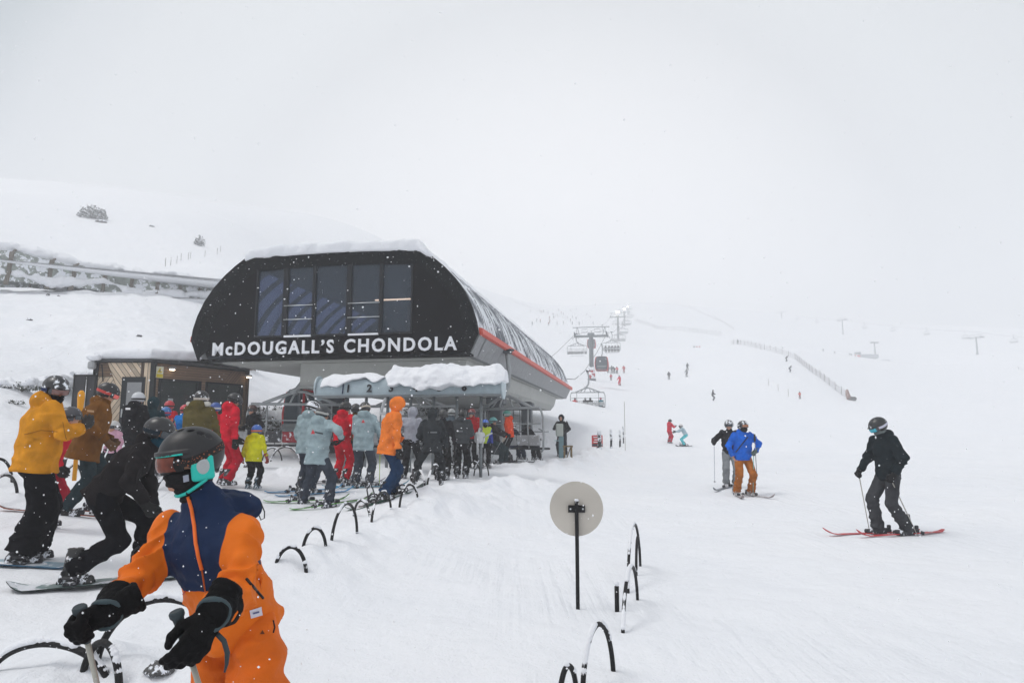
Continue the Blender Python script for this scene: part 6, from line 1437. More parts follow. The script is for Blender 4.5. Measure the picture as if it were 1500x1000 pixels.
for x in (-.13, .13): MB().box((x, 0, .25), (.07, .12, .75), bev=.01).build('post', wd_, t)
MB().box((0, 0, .63), (.38, .16, .06), bev=.01).build('cap_board', wd_, t); MB().bar((-.1, 0, .05), (.1, .02, .58), .05, .03).build('brace', wd_, t)
MB().tube([(-.12, -.08, .1), (-.24, -.12, -.05), (-.15, -.1, .3)], .012, 6).build('cable', BLACK, t)
# red sign and snowy posts
q = gp(875, 33); z1_ = at(875, 637, 33).z-q.z; t = thing('red_notice', 'small red notice board behind the snowy black posts', 'sign', q)
MB().box((-.0, 0, z1_-.28), (.52, .03, .55)).build('board', mat('red_board', (.55, .05, .05), snow=.3, sscale=6), t); MB().tube([(0, .05, -.2), (0, .05, z1_)], .03, 6).build('post', BLACK, t)
mb = MB()
for z in (-.10, -.22, -.33): mb.box((0, -.018, z1_+z), (.36 if z != -.22 else .28, .006, .05))
mb.build('text_lines', MWHITE, t); MB().box((0, -.018, z1_-.47), (.5, .006, .12)).build('dark_strip', MDK, t)
for i, (px, yt, yb, d, w_, lb) in enumerate(((878, 632, 660, 31.5, .16, 'thick snow plastered post right beside the red notice'), (895, 630, 658, 33, .10, 'second snow plastered post right of the red notice'), (908, 631, 648, 35, .09, 'third snow plastered post, thinner'), (913, 625, 638, 38, .06, 'farthest small snow plastered post'))):
    q = gp(px, d); h_ = at(px, yt, d).z-q.z; t = thing('snowy_post', lb, 'post', q, 0, 'snow plastered posts in the middle distance'); MB().tube([(0, 0, -.2), (.02, 0, h_*.5), (.0, 0, h_)], w_*.55, 8).build('post', mat('post_snowy', (.02, .02, .022), snow=.50, sscale=5, rough=.7), t); snowcap('snow_cap', t, (0, -.02, h_), (w_*.6, w_*.6, .07), .05, .04, .03, 4)
def logo(key, quad, m=MWHITE, nm='logo'):
    q_ = PEOPLE[key]; patch(nm, quad, m, [q_['jacket']], q_['root'], 3, 2)
logo('tall person in dark charcoal jacket with hood up, back to camera, stepping left', [(627, 632), (640, 632), (640, 634), (627, 634)], mat('mark_grey', (.16, .17, .18)))
logo('person in dark grey jacket and black helmet standing at the inner post', [(671, 630), (678, 630), (678, 632.5), (671, 632.5)], mat('mark_grey', (.16, .17, .18)))
logo('tall skier in brown jacket and dark teal trousers, back to the camera', [(128, 600), (138, 601), (138, 604), (128, 603)], mat('mark_tan', (.35, .22, .12)))
logo('person in black jacket and white helmet, back to camera, before the hut door', [(184, 597), (191, 597), (191, 600), (184, 600)])
# =============================================================== right hand run
p = person('instructor all in red with black helmet on the open slope', (981, 49), 60, H=1.72, jacket=(.60, .012, .04), pants=(.50, .012, .04), helmet=(.04, .04, .04), h=.026, hands=[(-.15, .45, 1.25), (.2, .40, 1.22)], hood='down', lean=6)
p = person('snowboarder in pale blue jacket and turquoise trousers with a white helmet', (1002, 47.5), -80, H=1.72, jacket=(.38, .50, .56), pants=(.08, .52, .58), helmet=(.60, .58, .58), h=.026, lean=28, hip=(0, -.16, .80), hands=[(-.2, .55, 1.05), (.2, .60, 1.0)], feet=[(-.15, .0), (.15, 0)], face_cover=(.02, .02, .02)); board(p, 'the turquoise trousered snowboarder', (.05, .05, .06), (.4, .4, .42), ang=60)
p = person('skier in black jacket and grey trousers standing behind the blue jacket', (1071, 18.4), -172, H=1.78, jacket=(.018, .018, .022), pants=(.24, .255, .265), helmet=(.10, .10, .11), helm_snow=.48, strap=(.5, .5, .5), h=.017, hands=[(-.2, .2, 1.0), (.44, .18, 1.18)], hk=('grip', 'grip'), boots=(.5, .5, .52), feet=[(-.12, 0), (.12, 0)], look=10); skis(p, (.18, .2, .22), 'the grey trousered skier', 1.6, offs=(14, 30)); poles(p, 'the grey trousered skier', (.42, .42, .5), which=(1,), tips=[None, (.02, -.02, -1)])
p = person('skier in bright blue jacket and rust trousers, hand on hip, poles under one arm', (1090, 17.0), 176, H=1.84, jacket=(.008, .12, .58), pants=(.36, .115, .018), helmet=(.04, .04, .045), helm_snow=.46, lens=(.35, .13, .05), h=.0135, fat=1.12, hands=[(-.24, .22, 1.05), (.25, .06, .92)], elbow=[(-.8, -.2, -.3), (1, -.35, -.1)], hk=('grip', 'loose'), bare=1, boots=(.45, .43, .42), feet=[(-.17, .02), (.17, .02)], look=-12, nod=-8, face_cover=(.02, .02, .02), hood='down', glove=(.08, .11, .11), jlen=.03)
skis(p, (.30, .25, .25), 'the blue jacketed skier', 1.6, offs=(-12, 14), top=(.45, .45, .47)); poles(p, 'the blue jacketed skier', (.15, .42, .40), which=(0,), tips=[(.02, -.1, -1), None])
c_ = p['hands'][0] @ Vector((0, .075, -.028)); 
t = thing('ski_pole', 'second pole held upright in the gloved hand of the blue jacketed skier', 'ski pole', c_+Vector((.05, .02, 0))); MB().tube([(0, 0, .3), (0.01, 0, -.62)], .009, 8).build('shaft', mat('pole_shaft', (.25, .26, .28), rough=.35, metal=.3), t); MB().tube([(0, 0, .28), (0, 0, .34), (0, 0, .46)], [.02, .03, .02], 8).build('grip', mat('pole_grip', (.02, .022, .025), rough=.6), t)
stitch('chest_strap', [(1095, 640), (1087, 650), (1078, 662)], .018, mat('strap_dark', (.01, .03, .10)), [p['jacket']], p['root'])
p = person('lone skier in black jacket and charcoal trousers on red skis, looking down', (1306, 10.75), -106, H=1.80, lean=5, jacket=(.014, .020, .024), pants=(.045, .047, .052), helmet=(.018, .020, .022), lens=(.02, .38, .50), strap=(.55, .55, .65), h=.0125, hood='down', look=14, nod=30, fat=1.0, feet=[(-.14, -.14), (.12, .14)], hands=[(-.24, .10, .92), (.22, .30, .96)], hk=('grip', 'grip'), face_cover=(.14, .16, .16), boots=(.04, .04, .045), glove=(.012, .012, .013), jlen=.05, baggy=.98, knee=[(0, 1, 0), (0, 1, 0)])
skis(p, (.50, .03, .04), 'the lone skier in black', 1.72, offs=(-3, 3), top=(.50, .03, .04)); poles(p, 'the lone skier in black', (.42, .40, .36), tips=[(0, -.50, -1), (.0, -.15, -1)])
PL_ = p
# far skiers on the slope
FAR = [(1045, 103, 90, (.03, .03, .035), (.08, .08, .09), None, 'dark snowboarder far up the slope, right of the pair'), (980, 142, 10, (.04, .04, .045), (.05, .05, .05), None, 'small dark skier above the red instructor'), (1007, 152, 30, (.05, .06, .07), (.05, .05, .05), None, 'upper of two small dark skiers one above the other'), (1006, 144, -20, (.15, .16, .17), (.06, .06, .06), None, 'lower of two small dark skiers one above the other'),
       (1017, 250, 0, (.1, .1, .12), (.06, .06, .06), None, 'tiny grey skier, left of a far trio'), (1021, 250, 0, (.5, .08, .1), (.4, .05, .06), None, 'tiny reddish skier, middle of a far trio'), (1025, 250, 0, (.6, .03, .04), (.6, .03, .04), None, 'tiny red skier, right of a far trio'),
       (908, 112, -30, (.62, .02, .05), (.6, .02, .05), None, 'red skier right of the nearest lift tower'), (895, 128, 15, (.5, .06, .08), (.1, .03, .04), None, 'small red child below the group by the lift tower'), (891, 148, 0, (.05, .05, .06), (.05, .05, .05), None, 'dark skier at the left of the group by the lift tower'), (896, 148, 20, (.10, .12, .12), (.05, .05, .05), None, 'grey skier in the group by the lift tower'), (900, 148, -20, (.04, .05, .05), (.05, .05, .05), None, 'bending dark skier in the group by the lift tower'), (904, 148, -20, (.55, .06, .08), (.05, .05, .05), None, 'red skier at the right of the group by the lift tower'), (914, 150, 0, (.5, .05, .06), (.4, .05, .06), None, 'tiny red skier standing alone right of the group'),
       (1152, 172, 60, (.04, .04, .05), (.05, .05, .05), None, 'small dark skier above the bent figure by the netting fence'), (1157, 146, 80, (.03, .035, .05), (.03, .03, .04), None, 'bent dark figure by the netting fence'), (1172, 118, 0, (.55, .10, .08), (.2, .05, .05), None, 'tiny red child near the bamboo poles'), (1374, 330, 0, (.6, .02, .05), (.5, .02, .05), None, 'lone red skier far out on the right slope'), (1206, 330, 0, (.08, .08, .09), (.05, .05, .05), None, 'tiny dark skier above the slope cabin, left one'), (1223, 300, 0, (.08, .08, .09), (.05, .05, .05), None, 'tiny dark skier left of the slope cabin'), (1245, 322, 0, (.08, .08, .09), (.05, .05, .05), None, 'tiny dark skier right next to the slope cabin'), (1247.5, 322, 0, (.1, .1, .09), (.05, .05, .05), None, 'tiny grey skier touching the slope cabin'), (1253, 322, 0, (.5, .08, .09), (.3, .05, .05), None, 'tiny red skier before the slope cabin'), (1081, 228, 0, (.06, .06, .07), (.05, .05, .05), None, 'tiny dark skier at the top end of the netting fence')]
for i, (px, d, hd_, j, pn_, _, lb) in enumerate(FAR):
    rr = random.Random(i*3+1)
    person(lb, (px, d), hd_, H=1.75 if 'child' not in lb else 1.3, jacket=j, pants=pn_, helmet=(.04, .04, .045), h=.045 if d < 200 else .075, lean=rr.choice((6, 10, 16)) if 'bent' not in lb and 'bending' not in lb else 45, hands=[(-.3, .35, .95), (.3, .3, .95)], hip=None if i % 3 else (0, -.1, .84), group='far skiers on the slope')
rr = random.Random(5)
for i in range(26):
    px = rr.uniform(776, 872); py = 452+rr.random()**1.0*26; base = ground_at(px, py, 150, 700)
    o = person('speck of a skier on the hazy slope left of the lift line', base, rr.uniform(0, 360), H=1.75, jacket=rr.choice(((.08, .08, .09), (.12, .12, .14), (.3, .05, .06))), pants=(.06, .06, .06), helmet=None, h=.09, group='specks of skiers on the far left slope')
print('people', time.time()-T0)
# ------------------------------------------------------------- snow in the air
rg = np.random.default_rng(3); nfl = 8000; vs = []; 
d = 1.3+24*rg.random(nfl)**1.35; px = rg.uniform(-60, 1560, nfl); py = rg.uniform(-20, 1010, nfl)
fv = []; ff = []
oc = np.array([(1, 0, 0), (-1, 0, 0), (0, 1, 0), (0, -1, 0), (0, 0, 1), (0, 0, -1)], float); of = [(0, 2, 4), (2, 1, 4), (1, 3, 4), (3, 0, 4), (2, 0, 5), (1, 2, 5), (3, 1, 5), (0, 3, 5)]
gz_ = None; P_ = np.array([tuple(at(a, b, c)) for a, b, c in zip(px, py, d)]); gzz = groundz(P_[:, 0], P_[:, 1], False); keep = P_[:, 2] > gzz+.1; P_ = P_[keep]; dk = d[keep]
for i, p in enumerate(P_):
    r = (.0018+.0028*rg.random())*(1 if dk[i] > 2.5 else .6)*rg.choice([.8, 1, 1.25]); b = len(fv); q = oc*r*rg.uniform(.6, 1.3, 3)+p; fv += q.tolist(); ff += [(a+b, c+b, e+b) for a, c, e in of]
me = bpy.data.meshes.new('falling_snow'); me.from_pydata(fv, [], ff); me.update(); FL = bpy.data.materials.new('flake'); FL.use_nodes = True; _nt = FL.node_tree; _b = _nt.nodes['Principled BSDF']; _b.inputs['Base Color'].default_value = (.95, .96, .97, 1); _b.inputs['Roughness'].default_value = 1
_tr = N(_nt, 'ShaderNodeBsdfTranslucent'); _tr.inputs[0].default_value = (.98, .98, 1, 1); _ms = N(_nt, 'ShaderNodeMixShader'); _ms.inputs[0].default_value = .6; _nt.links.new(_b.outputs[0], _ms.inputs[1]); _nt.links.new(_tr.outputs[0], _ms.inputs[2]); _nt.links.new(_ms.outputs[0], _nt.nodes['Material Output'].inputs[0])
tag(link('falling_snow', me, FL), kind='stuff')
print('flakes', time.time()-T0)
# =============================================================== the skier in the foreground
def hero():
    g0 = Vector((at(350, 905, 2.98).x, 2.98, 0)); g0.z = G(g0.x, g0.y)
    root = thing('person', 'skier in orange and navy jacket and orange trousers with two poles, nearest the camera', 'person', g0)
    T = lambda *a: at(*a)-g0
    hp, ch, nb = T(346, 905, 2.98), T(309, 795, 2.88), T(297, 728, 2.86); hd = T(279, 676, 2.83)
    up = (nb-hp).normalized(); hdg = R(-155); rt = Vector((math.cos(hdg), -math.sin(hdg), 0)); rt = (rt-up*rt.dot(up)).normalized(); fw = Vector((math.sin(hdg), math.cos(hdg), 0)); fw = (fw-up*fw.dot(up)).normalized()
    shR, shL = T(250, 776, 2.94), T(357, 780, 2.80); elR, wrR = T(206, 846, 2.76), T(164, 888, 2.56); elL, wrL = T(350, 868, 2.64), T(318, 893, 2.42)
    hR, hL = T(322, 935, 3.05), T(374, 930, 2.92); kR, kL = T(316, 1085, 2.92), T(384, 1080, 2.74); aR, aL = T(318, 1158, 3.06), T(386, 1150, 2.92)
    hf = Vector((math.sin(R(-127)), math.cos(R(-127)), -.16)).normalized(); HM = orient(hf, (0, 0, 1)); Hr = np.array(HM.to_3x3(), np.float32); HMt = Matrix.Translation(hd) @ HM @ Matrix.Scale(.84, 4)
    pts = [hd+Vector((0, 0, .2)), wrR, wrL, elR, elL, aR, aL, kR, kL, hp]; lo = Vector([min(p[i] for p in pts) for i in range(3)])-Vector((1, 1, 1))*.25; hi = Vector([max(p[i] for p in pts) for i in range(3)])+Vector((1, 1, 1))*.25
    def fbody(P):
        d = ecap(P, hp, ch, rt, (.145, .09), (.15, .10)); d = smin(d, cap(P, ch, nb, .09, .05), .05); d = smin(d, cap(P, nb, hd, .05, .05), .02)
        for a, b, c in ((hR, kR, aR), (hL, kL, aL)): d = smin(d, cap(P, a, b, .068, .05), .03); d = smin(d, cap(P, b, c, .05, .036), .02)
        for a, b, c in ((shR, elR, wrR), (shL, elL, wrL)): d = smin(d, cap(P, a, b, .046, .036), .03); d = smin(d, cap(P, b, c, .036, .026), .015)
        q = (P-V3(hd))@Hr
        dh = ell(q, (0, -.01, .03), (.074, .094, .102)); dh = smin(dh, ell(q, (0, .025, -.035), (.053, .06, .070)), .03); dh = smin(dh, cap(q, (0, .090, .02), (0, .106, -.018), .008, .013), .012)
        dh = smin(dh, ell(q, (0, .084, -.052), (.025, .011, .006)), .006); dh = smin(dh, ell(q, (0, .075, -.088), (.024, .018, .018)), .015)
        for sx in (-1, 1): dh = smin(dh, ell(q, (sx*.076, -.01, .0), (.010, .020, .032)), .008); dh = np.maximum(dh, -ell(q, (sx*.030, .100, .022), (.018, .014, .012)))
        return smin(d, dh, .02)
    link('body', snet(fbody, lo, hi, .012, 'body'), SKIN, root)
    hemv = hp-up*.06
    def torso(P):
        d = ecap(P, hp-up*.09, ch, rt, (.198, .165), (.180, .130)); d = smin(d, ecap(P, ch, nb-up*.04, rt, (.185, .125), (.12, .09)), .05)
        d = smin(d, cap(P, nb-up*.06, nb+up*.03+Vector((-.01, 0, 0)), .082, .072), .03)
        hc = nb+Vector((.10, .10, -.05)); d = smin(d, ell(P, hc, (.120, .090, .085)), .05); d = np.maximum(d, -ell(P, nb+Vector((.07, .05, .10)), (.075, .06, .075)))
        return d
    def arms(P, wr=True):
        r = None
        for k, (a, b, c) in enumerate(((shR, elR, wrR), (shL, elL, wrL))):
            a1 = smin(cap(P, a, b, .074, .064), cap(P, b, c, .064, .055), .03); ax_ = V3((c-b).normalized()); bx_ = V3((b-a).normalized())
            if wr:
                t = (P-V3(b))@ax_; t2 = (P-V3(b))@bx_; n_ = vnoise(P*9, 11+k)
                a1 = a1+.011*fbm(P*8, 3, 5)+.020*(np.abs(np.sin(t*30+3.5*n_))-.6)*(.25+np.exp(-(t/.12)**2))+.004*np.sin(t2*45+5*vnoise(P*6, 3+k))*np.exp(-((t2+.12)/.16)**2)
                e_ = (P-V3(c))@ax_; a1 = a1-.004*np.exp(-((e_+.02)/.012)**2)
            a1 = np.maximum(a1, (P-V3(c))@ax_); r = a1 if r is None else np.minimum(r, a1)
        return r
    def fj(P):
        t = (P-V3(hp))@V3(up); s_ = (P-V3(hp))@V3(rt)
        d0 = torso(P)+.017*fbm(P*5.5, 4, 9)+.016*(np.abs(np.sin((t+.55*s_)*19+4*vnoise(P*4, 6)))-.6)*np.exp(-((t-.08)/.17)**2)
        d = smin(d0, arms(P), .045); d = d-.006*np.exp(-((t+.03)/.014)**2)
        return np.maximum(d, -((P-V3(hemv))@V3(up))+.012*vnoise(P*5, 4))
    def navy(P):
        t = (P-V3(hp))@V3(up); a = np.minimum(np.inf, arms(P, False)-torso(P)+.010); return np.minimum(a, t-.205+.0*t)
    m = bpy.data.materials.new('orange_navy_fabric'); m.use_nodes = True; nt = m.node_tree; b = nt.nodes['Principled BSDF']; L = nt.links.new
    at_ = N(nt, 'ShaderNodeAttribute', attribute_name='navy'); gt = N(nt, 'ShaderNodeMapRange'); gt.inputs['From Min'].default_value = -.0015; gt.inputs['From Max'].default_value = .0015; L(at_.outputs['Fac'], gt.inputs[0])
    tcn = N(nt, 'ShaderNodeTexCoord'); n1 = N(nt, 'ShaderNodeTexNoise'); n1.inputs['Scale'].default_value = 8; n1.inputs['Detail'].default_value = 6; L(tcn.outputs['Object'], n1.inputs[0])
    o1 = N(nt, 'ShaderNodeMix', data_type='RGBA'); o1.inputs[6].default_value = (.60, .115, .004, 1); o1.inputs[7].default_value = (.82, .185, .007, 1); L(n1.outputs[0], o1.inputs[0])
    o2 = N(nt, 'ShaderNodeMix', data_type='RGBA'); o2.inputs[6].default_value = (.004, .014, .048, 1); o2.inputs[7].default_value = (.008, .026, .082, 1); L(n1.outputs[0], o2.inputs[0])
    mx = N(nt, 'ShaderNodeMix', data_type='RGBA'); L(gt.outputs[0], mx.inputs[0]); L(o1.outputs[2], mx.inputs[6]); L(o2.outputs[2], mx.inputs[7])
    sn = N(nt, 'ShaderNodeTexNoise'); sn.inputs['Scale'].default_value = 75; sn.inputs['Detail'].default_value = 3; L(tcn.outputs['Object'], sn.inputs[0]); sm = N(nt, 'ShaderNodeMapRange'); sm.inputs['From Min'].default_value = .745; sm.inputs['From Max'].default_value = .77; L(sn.outputs[0], sm.inputs[0])
    m3 = N(nt, 'ShaderNodeMix', data_type='RGBA'); L(sm.outputs[0], m3.inputs[0]); L(mx.outputs[2], m3.inputs[6]); m3.inputs[7].default_value = (.8, .83, .87, 1); L(m3.outputs[2], b.inputs['Base Color'])
    b.inputs['Roughness'].default_value = .75; b.inputs['Specular IOR Level'].default_value = .25
    n2 = N(nt, 'ShaderNodeTexNoise'); n2.inputs['Scale'].default_value = 22; n2.inputs['Detail'].default_value = 7; L(tcn.outputs['Object'], n2.inputs[0]); n3 = N(nt, 'ShaderNodeTexNoise'); n3.inputs['Scale'].default_value = 380; L(tcn.outputs['Object'], n3.inputs[0])
    ad = N(nt, 'ShaderNodeMath', operation='MULTIPLY_ADD'); ad.inputs[1].default_value = .12; L(n3.outputs[0], ad.inputs[0]); L(n2.outputs[0], ad.inputs[2]); bp = N(nt, 'ShaderNodeBump'); bp.inputs['Strength'].default_value = .5; bp.inputs['Distance'].default_value = .012; L(ad.outputs[0], bp.inputs['Height']); L(bp.outputs[0], b.inputs['Normal'])
    rg_ = N(nt, 'ShaderNodeTexNoise'); rg_.noise_type = 'RIDGED_MULTIFRACTAL'; rg_.inputs['Scale'].default_value = 4.2; rg_.inputs['Detail'].default_value = 3; rg_.inputs['Distortion'].default_value = .9; L(tcn.outputs['Object'], rg_.inputs[0]); b2 = N(nt, 'ShaderNodeBump'); b2.inputs['Strength'].default_value = 1; b2.inputs['Distance'].default_value = .075; L(rg_.outputs[0], b2.inputs['Height']); L(b2.outputs[0], bp.inputs['Normal'])
    jk = link('jacket', snet(fj, lo, hi, .0085, 'jacket', attr={'navy': navy}), m, root)
    ORG = mat('orange_trousers', (.64, .125, .005), rough=.75, bump=.4, bscale=20, var=.12, vscale=7, snow=.25, sscale=70, spec=.25)
    def ftr(P):
        d = ecap(P, hp-up*.07, hp+up*.06, rt, (.145, .105), (.14, .10))
        for k, (a, b_, c) in enumerate(((hR, kR, aR), (hL, kL, aL))):
            dl = smin(cap(P, a, b_, .110, .095), cap(P, b_, c+Vector((0, 0, .05)), .098, .105), .03); t = (P-V3(b_))@V3((c-b_).normalized()); dl = dl+.009*np.sin(t*40+5*vnoise(P*6, k)); dl = np.maximum(dl, (P-V3(c))@V3((c-b_).normalized())-.03)
            d = smin(d, dl, .03)
        t = (P-V3(hp))@V3(up); s_ = (P-V3(hp))@V3(rt); d = d+.010*fbm(P*7, 3, 3)+.014*(np.abs(np.sin((t-.7*s_)*20+4*vnoise(P*4, 9)))-.6)
        return np.maximum(d, (P-V3(hp+up*.1))@V3(up))
    tr = link('trousers', snet(ftr, lo, hi, .010, 'trousers'), ORG, root)
    # helmet
    def hs(P):
        d = ell(P, (0, -.010, .038), (.124, .150, .132)); low = np.interp(P[:, 1], [-.16, -.11, -.03, .03, .055, .075, .15], [-.05, -.07, -.045, -.02, .03, .052, .060]); d = np.maximum(d, low-P[:, 2])
        d = np.maximum(d, -ell(P, (0, 0, .0), (.097, .123, .126))); d = smin(d, np.maximum(np.maximum(ell(P, (0, -.004, .052), (.128, .157, .115)), np.abs(P[:, 2]-.058-.08*np.maximum(0, -P[:, 1]))-.010), .02-P[:, 1]), .006)
        for sx in (-1, 1):
            for k in range(4): a = sx*(.35+k*.42); d = np.maximum(d, -ell(P, (math.sin(a)*.085, .03-.035*k+.0, .150-.012*k), (.010, .018, .02)))
        return np.maximum(d, -(np.abs(ell(P, (0, -.010, .038), (.124, .150, .132))+.0)-.0)*0-1)
    he = link('helmet', snet(hs, (-.16, -.19, -.12), (.16, .18, .2), .0055, 'helmet'), mat('helmet_matte', (.016, .016, .018), rough=.45, spec=.5, snow=.27, sscale=60, bump=.05, bscale=80), root, mw=HMt)
    def surf_pt(az, z, rx=.128, ry=.155, rz=.135, c=(0, -.010, .038)):
        k = math.sqrt(max(.02, 1-((z-c[2])/rz)**2)); return Vector((c[0]+rx*k*math.sin(az), c[1]+ry*k*math.cos(az), z))
    TEAL = mat('teal_trim', (.03, .52, .44), rough=.45); 
    MB().tube([surf_pt(a, .050, rx=.127, ry=.157) for a in np.linspace(-1.15, 1.15, 24)], .0055, 6).build('brow_trim', TEAL, he)
    # ear pads, cord of the liner, chin strap
    for sx in (-1, 1):
        ep = link('ear_pad', snet(lambda P: rbox(P, (sx*.103, -.028, -.030), (.017, .052, .060), .016)+.0*P[:, 0], (-.14 if sx < 0 else .06, -.12, -.12), (-.06 if sx < 0 else .14, .06, .06), .006, 'ear_pad'), TEAL, he)
        link('ear_disc', snet(lambda P: np.maximum(ell(P, (sx*.116, -.028, -.022), (.012, .031, .040)), -ell(P, (sx*.132, -.028, -.022), (.012, .018, .026))), (-.15, -.09, -.09) if sx < 0 else (.09, -.09, -.09), (-.09, .03, .04) if sx < 0 else (.15, .03, .04), .005, 'ear_disc'), mat('pale_pad', (.42, .45, .46), rough=.6), ep)
        MB().tube([(sx*.112, -.04, -.085), (sx*.100, .01, -.115), (sx*.07, .05, -.140), (sx*.03, .075, -.150), (0, .078, -.150)], .0085, 6).build('chin_strap', TEAL, he)
        mb = MB()
        for y_, z_ in ((.005, -.118), (.045, -.138), (-.055, .012), (-.065, -.065)): mb.box((sx*(.102 if y_ < 0 else .088-y_*.5), y_, z_), (.034, .013, .016), bev=.004)
        mb.build('buckle', BLACK, he)
    # goggles
    fr_ = link('goggles', snet(lambda P: np.maximum(np.maximum(np.maximum(ell(P, (0, .012, .006), (.112, .134, .11)), -ell(P, (0, .004, .006), (.098, .114, .2))), np.abs(P[:, 2]-.006)-.044-.006*np.cos(P[:, 0]*40)), .050-P[:, 1]), (-.14, .03, -.07), (.14, .17, .08), .005, 'goggle_frame'), mat('goggle_black', (.014, .014, .015), rough=.6), root, mw=HMt)
    lm_ = mat('lens_amber', (.16, .028, .010), rough=.12, spec=.5, var=.6, vscale=14)
    link('lens', snet(lambda P: np.maximum(np.maximum(np.maximum(np.maximum(ell(P, (0, .014, .006), (.114, .139, .12)), -ell(P, (0, .0, .006), (.106, .128, .2))), np.abs(P[:, 2]-.008)-.035), np.abs(P[:, 0])-.088), .06-P[:, 1]), (-.14, .03, -.07), (.14, .17, .08), .0045, 'lens'), lm_, fr_)
    sm_ = bpy.data.materials.new('patterned_strap'); sm_.use_nodes = True; _n2 = sm_.node_tree; vo = N(_n2, 'ShaderNodeTexVoronoi'); vo.inputs['Scale'].default_value = 75; vo.feature = 'DISTANCE_TO_EDGE'; tt = N(_n2, 'ShaderNodeTexCoord'); _n2.links.new(tt.outputs['Object'], vo.inputs['Vector']); rr_ = N(_n2, 'ShaderNodeValToRGB'); rr_.color_ramp.interpolation = 'CONSTANT'; rr_.color_ramp.elements[0].color = (.012, .011, .012, 1); rr_.color_ramp.elements[1].position = .27; rr_.color_ramp.elements[1].color = (.30, .10, .045, 1); _n2.links.new(vo.outputs['Distance'], rr_.inputs[0]); _n2.links.new(rr_.outputs[0], _n2.nodes['Principled BSDF'].inputs['Base Color']); _n2.nodes['Principled BSDF'].inputs['Roughness'].default_value = .8
    mb = MB(); az = np.linspace(R(48), R(312), 50); r1 = []; 
    for off in (-.019, .019):
        for a in az: k = .5-.5*math.cos((a-R(48))/(R(312)-R(48))*2*math.pi); z = .004+off+.062*k; r1.append(surf_pt(a, z, rx=.1275, ry=.1535, rz=.136))
    n_ = len(az); mb.add(r1, [(i, i+1, n_+i+1, n_+i) for i in range(n_-1)], 0, True); mb.build('strap', sm_, fr_)
    mk = link('face_mask', snet(lambda P: smin(np.maximum(np.maximum(ell(P, (0, .020, -.060), (.086, .103, .085)), P[:, 2]+.020), -P[:, 2]-.15), ecap(P, (0, -.015, -.15), (0, -.005, -.10), (1, 0, 0), (.078, .082), (.080, .085)), .02)+.004*np.sin(P[:, 2]*150+20*P[:, 0]), (-.13, -.13, -.19), (.13, .16, .02), .006, 'face_mask'), mat('mask_black', (.012, .012, .013), rough=.85, bump=.3, bscale=50), root, mw=HMt)
    bpy.context.view_layer.update()
    # gloves
    GM = mat('glove_black', (.004, .004, .0045), spec=.1, rough=.75, bump=.35, bscale=60, snow=.27, sscale=60, var=.3, vscale=20)
    def glove(kind, k, wr_, hc, thumb, name='glove', s=1.12):
        fd = (hc-wr_).normalized(); th = thumb.normalized(); x = (th-fd*th.dot(fd)).normalized(); x_ = x if k == 0 else -x; z_ = x_.cross(fd)
        M = Matrix.Translation(wr_) @ Matrix((x_, fd, z_)).transposed().to_4x4(); me = glove_mesh(kind, .0048, s, True, 'glove'); me = mirror(me) if k == 1 else me; g_ = link(name, me, GM, root, mw=M); return M, g_
    # right hand (image left) grips its pole
    kn1 = T(117, 892, 2.46); tip1 = T(150, 1035, 2.60); ax1 = (tip1-kn1).normalized()
    hcR = kn1+ax1*.055; M1, G1 = glove('grip', 1, wrR+(wrR-elR).normalized()*.035, hcR+Vector((0, .01, 0)), -ax1)
    kn2 = T(259, 899, 2.35); tip2 = T(303, 1040, 2.42); ax2 = (tip2-kn2).normalized()
    M2, G2 = glove('loose', 0, wrL+(T(300, 912, 2.36)-wrL).normalized()*.03, T(288, 940, 2.33), Vector((-.35, .1, .95)), s=1.2)
    for (M, wr_, el_, nm) in ((M1, wrR, elR, 1), (M2, wrL, elL, 2)):
        ax_ = (wr_-el_).normalized(); sd = ax_.orthogonal().normalized()
        link('gauntlet', snet(lambda P: np.maximum(np.maximum(ecap(P, wr_-ax_*.075, wr_+ax_*.05, sd, (.078, .078), (.054, .050))+.003*fbm(P*40, 2, nm), -((P-V3(wr_-ax_*.055))@V3(ax_))), (P-V3(wr_+ax_*.06))@V3(ax_)), tuple(wr_-Vector((.17, .17, .17))), tuple(wr_+Vector((.17, .17, .17))), .006, 'gauntlet'), GM, root)
        u_ = sd; v_ = ax_.cross(sd); c_ = wr_+ax_*.045
        MB().tube([c_+u_*.053*math.cos(a)+v_*.050*math.sin(a)+ax_*.012*math.sin(a*2) for a in np.linspace(0, 2*math.pi, 20, endpoint=False)], .009, 8, closed=True).build('wrist_strap', mat('strap_grey', (.05, .075, .085), rough=.6), root)
    # stitched details, laid on the cloth
    bpy.context.view_layer.update(); OZ = mat('zip_orange', (.85, .17, .03), rough=.5); BK = mat('zip_black', (.012, .012, .013), rough=.5)
    stitch('front_zip', [(276, 727), (281, 745), (285, 770), (287, 795), (291, 815), (296, 834)], .0075, OZ, [jk], root, 6)
    stitch('zip_flap', [(296, 835), (300, 860), (306, 890)], .0035, mat('zip_dark_orange', (.45, .09, .01)), [jk], root)  # lower run of the zip, in a darker orange
    stitch('pocket_zip', [(361, 847), (372, 861), (385, 876)], .0055, BK, [jk], root, 8)
    lb_ = patch('label', [(365, 893), (382, 888), (384, 900), (367, 905)], mat('label_white', (.62, .62, .70), rough=.7), [jk], root, 4, 3, .004)
    patch('label_print', [(369, 896), (378, 893.5), (378.5, 896.0), (369.5, 898.5)], mat('label_ink', (.10, .12, .25)), [jk], root, 3, 1, .007)
    patch('side_logo', [(406, 863), (409, 863), (410, 873), (407, 874)], BK, [jk], root, 2, 3, .004)
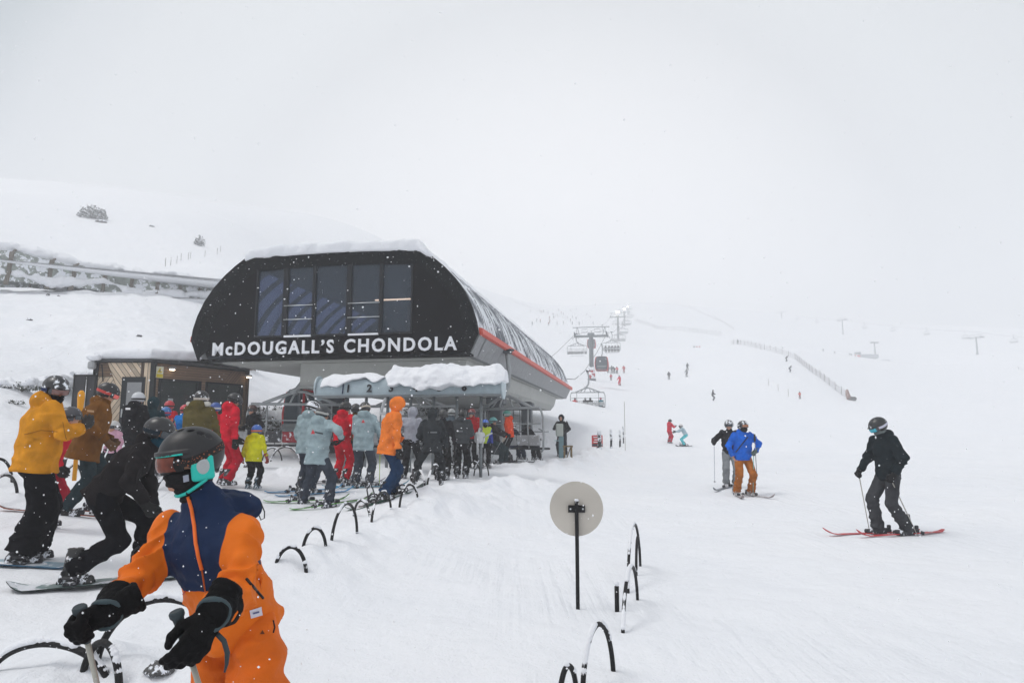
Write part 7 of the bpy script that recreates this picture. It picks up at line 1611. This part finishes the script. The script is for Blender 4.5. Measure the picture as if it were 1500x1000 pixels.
    patch('trouser_logo', [(380, 928), (384, 922), (387, 928), (380, 928)], mat('logo_brown', (.12, .035, .01)), [tr], root, 2, 2, .004)
    stitch('trouser_zip', [(400, 908), (402, 918), (400, 926)], .0035, BK, [tr], root); stitch('drawcord', [(272, 865), (266, 873)], .003, mat('cord_red', (.5, .05, .02)), [jk], root)
    patch('mask_print', [(268, 696), (276, 694), (277, 704), (269, 706)], mat('print_pale', (.35, .37, .45)), [mk], root, 3, 3, .003)
    patch('mask_mark', [(283, 693), (288, 689), (290, 697), (285, 701)], mat('print_pale', (.35, .37, .45)), [mk], root, 2, 2, .003)
    c0 = T(383, 738, 2.94); MB().tube([c0, c0+Vector((.018, -.01, -.03)), c0+Vector((.022, -.02, -.055)), c0+Vector((.008, -.02, -.062)), c0+Vector((-.004, -.01, -.045))], .0025, 6).build('hood_cord', BK, root)
    for a, hdg_ in ((aR, -150), (aL, -160)):
        b_ = link('boot', BOOTM, None, root, mw=Matrix.Translation(a-Vector((0, 0, .09))) @ Matrix.Rotation(-R(hdg_), 4, 'Z'))
        b_.material_slots[0].link = 'OBJECT'; b_.material_slots[0].material = mat('boot', (.05, .05, .055), rough=.5, bump=.2, snow=.44, sscale=12)
    PSH = mat('pole_pale', (.42, .41, .36), rough=.4, metal=.2, snow=.3, sscale=40); PGR = mat('pole_grip_grey', (.035, .048, .055), rough=.6)
    for nm, kn_, ax_, lb in ((0, kn1, ax1, 'pale ski pole gripped in the right hand of the orange skier'), (1, kn2, ax2, 'pale ski pole under the left hand of the orange skier')):
        t = thing('ski_pole', lb, 'ski pole', kn_+g0, 0, 'poles of the orange skier'); L_ = 1.02
        MB().tube([ax_*.10, ax_*L_], [.0095, .007], 10).build('shaft', PSH, t)
        MB().tube([ax_*-.012, ax_*-.006, ax_*.006, ax_*.016, ax_*.04, ax_*.10, ax_*.13], [.020, .024, .024, .018, .0155, .0165, .012], 14).build('grip', PGR, t)
        u_ = ax_.orthogonal().normalized(); v_ = ax_.cross(u_); b_ = ax_*(L_-.07); mb = MB(); mb.add([b_+u_*.045*math.cos(a)+v_*.045*math.sin(a) for a in np.linspace(0, 2*math.pi, 14, endpoint=False)]+[b_-ax_*.015], [(j, (j+1) % 14, 14) for j in range(14)]); mb.build('basket', PGR, t)
        if nm == 1:
            s0_ = T(328, 930, 2.40)-kn_; MB().tube([T(318, 928, 2.38)-kn_, T(328, 938, 2.40)-kn_, T(333, 955, 2.42)-kn_, T(332, 972, 2.43)-kn_, T(329, 984, 2.43)-kn_], [.008, .009, .009, .006, .003], 8).build('strap', PGR, t)
    pi = dict(ank=[aL+g0, aR+g0], heading=-155, s=1, MW=Matrix.Translation(g0)); 
    skis(pi, (.2, .2, .22), 'the orange skier in the foreground', 1.6)
hero()
print('hero', time.time()-T0)
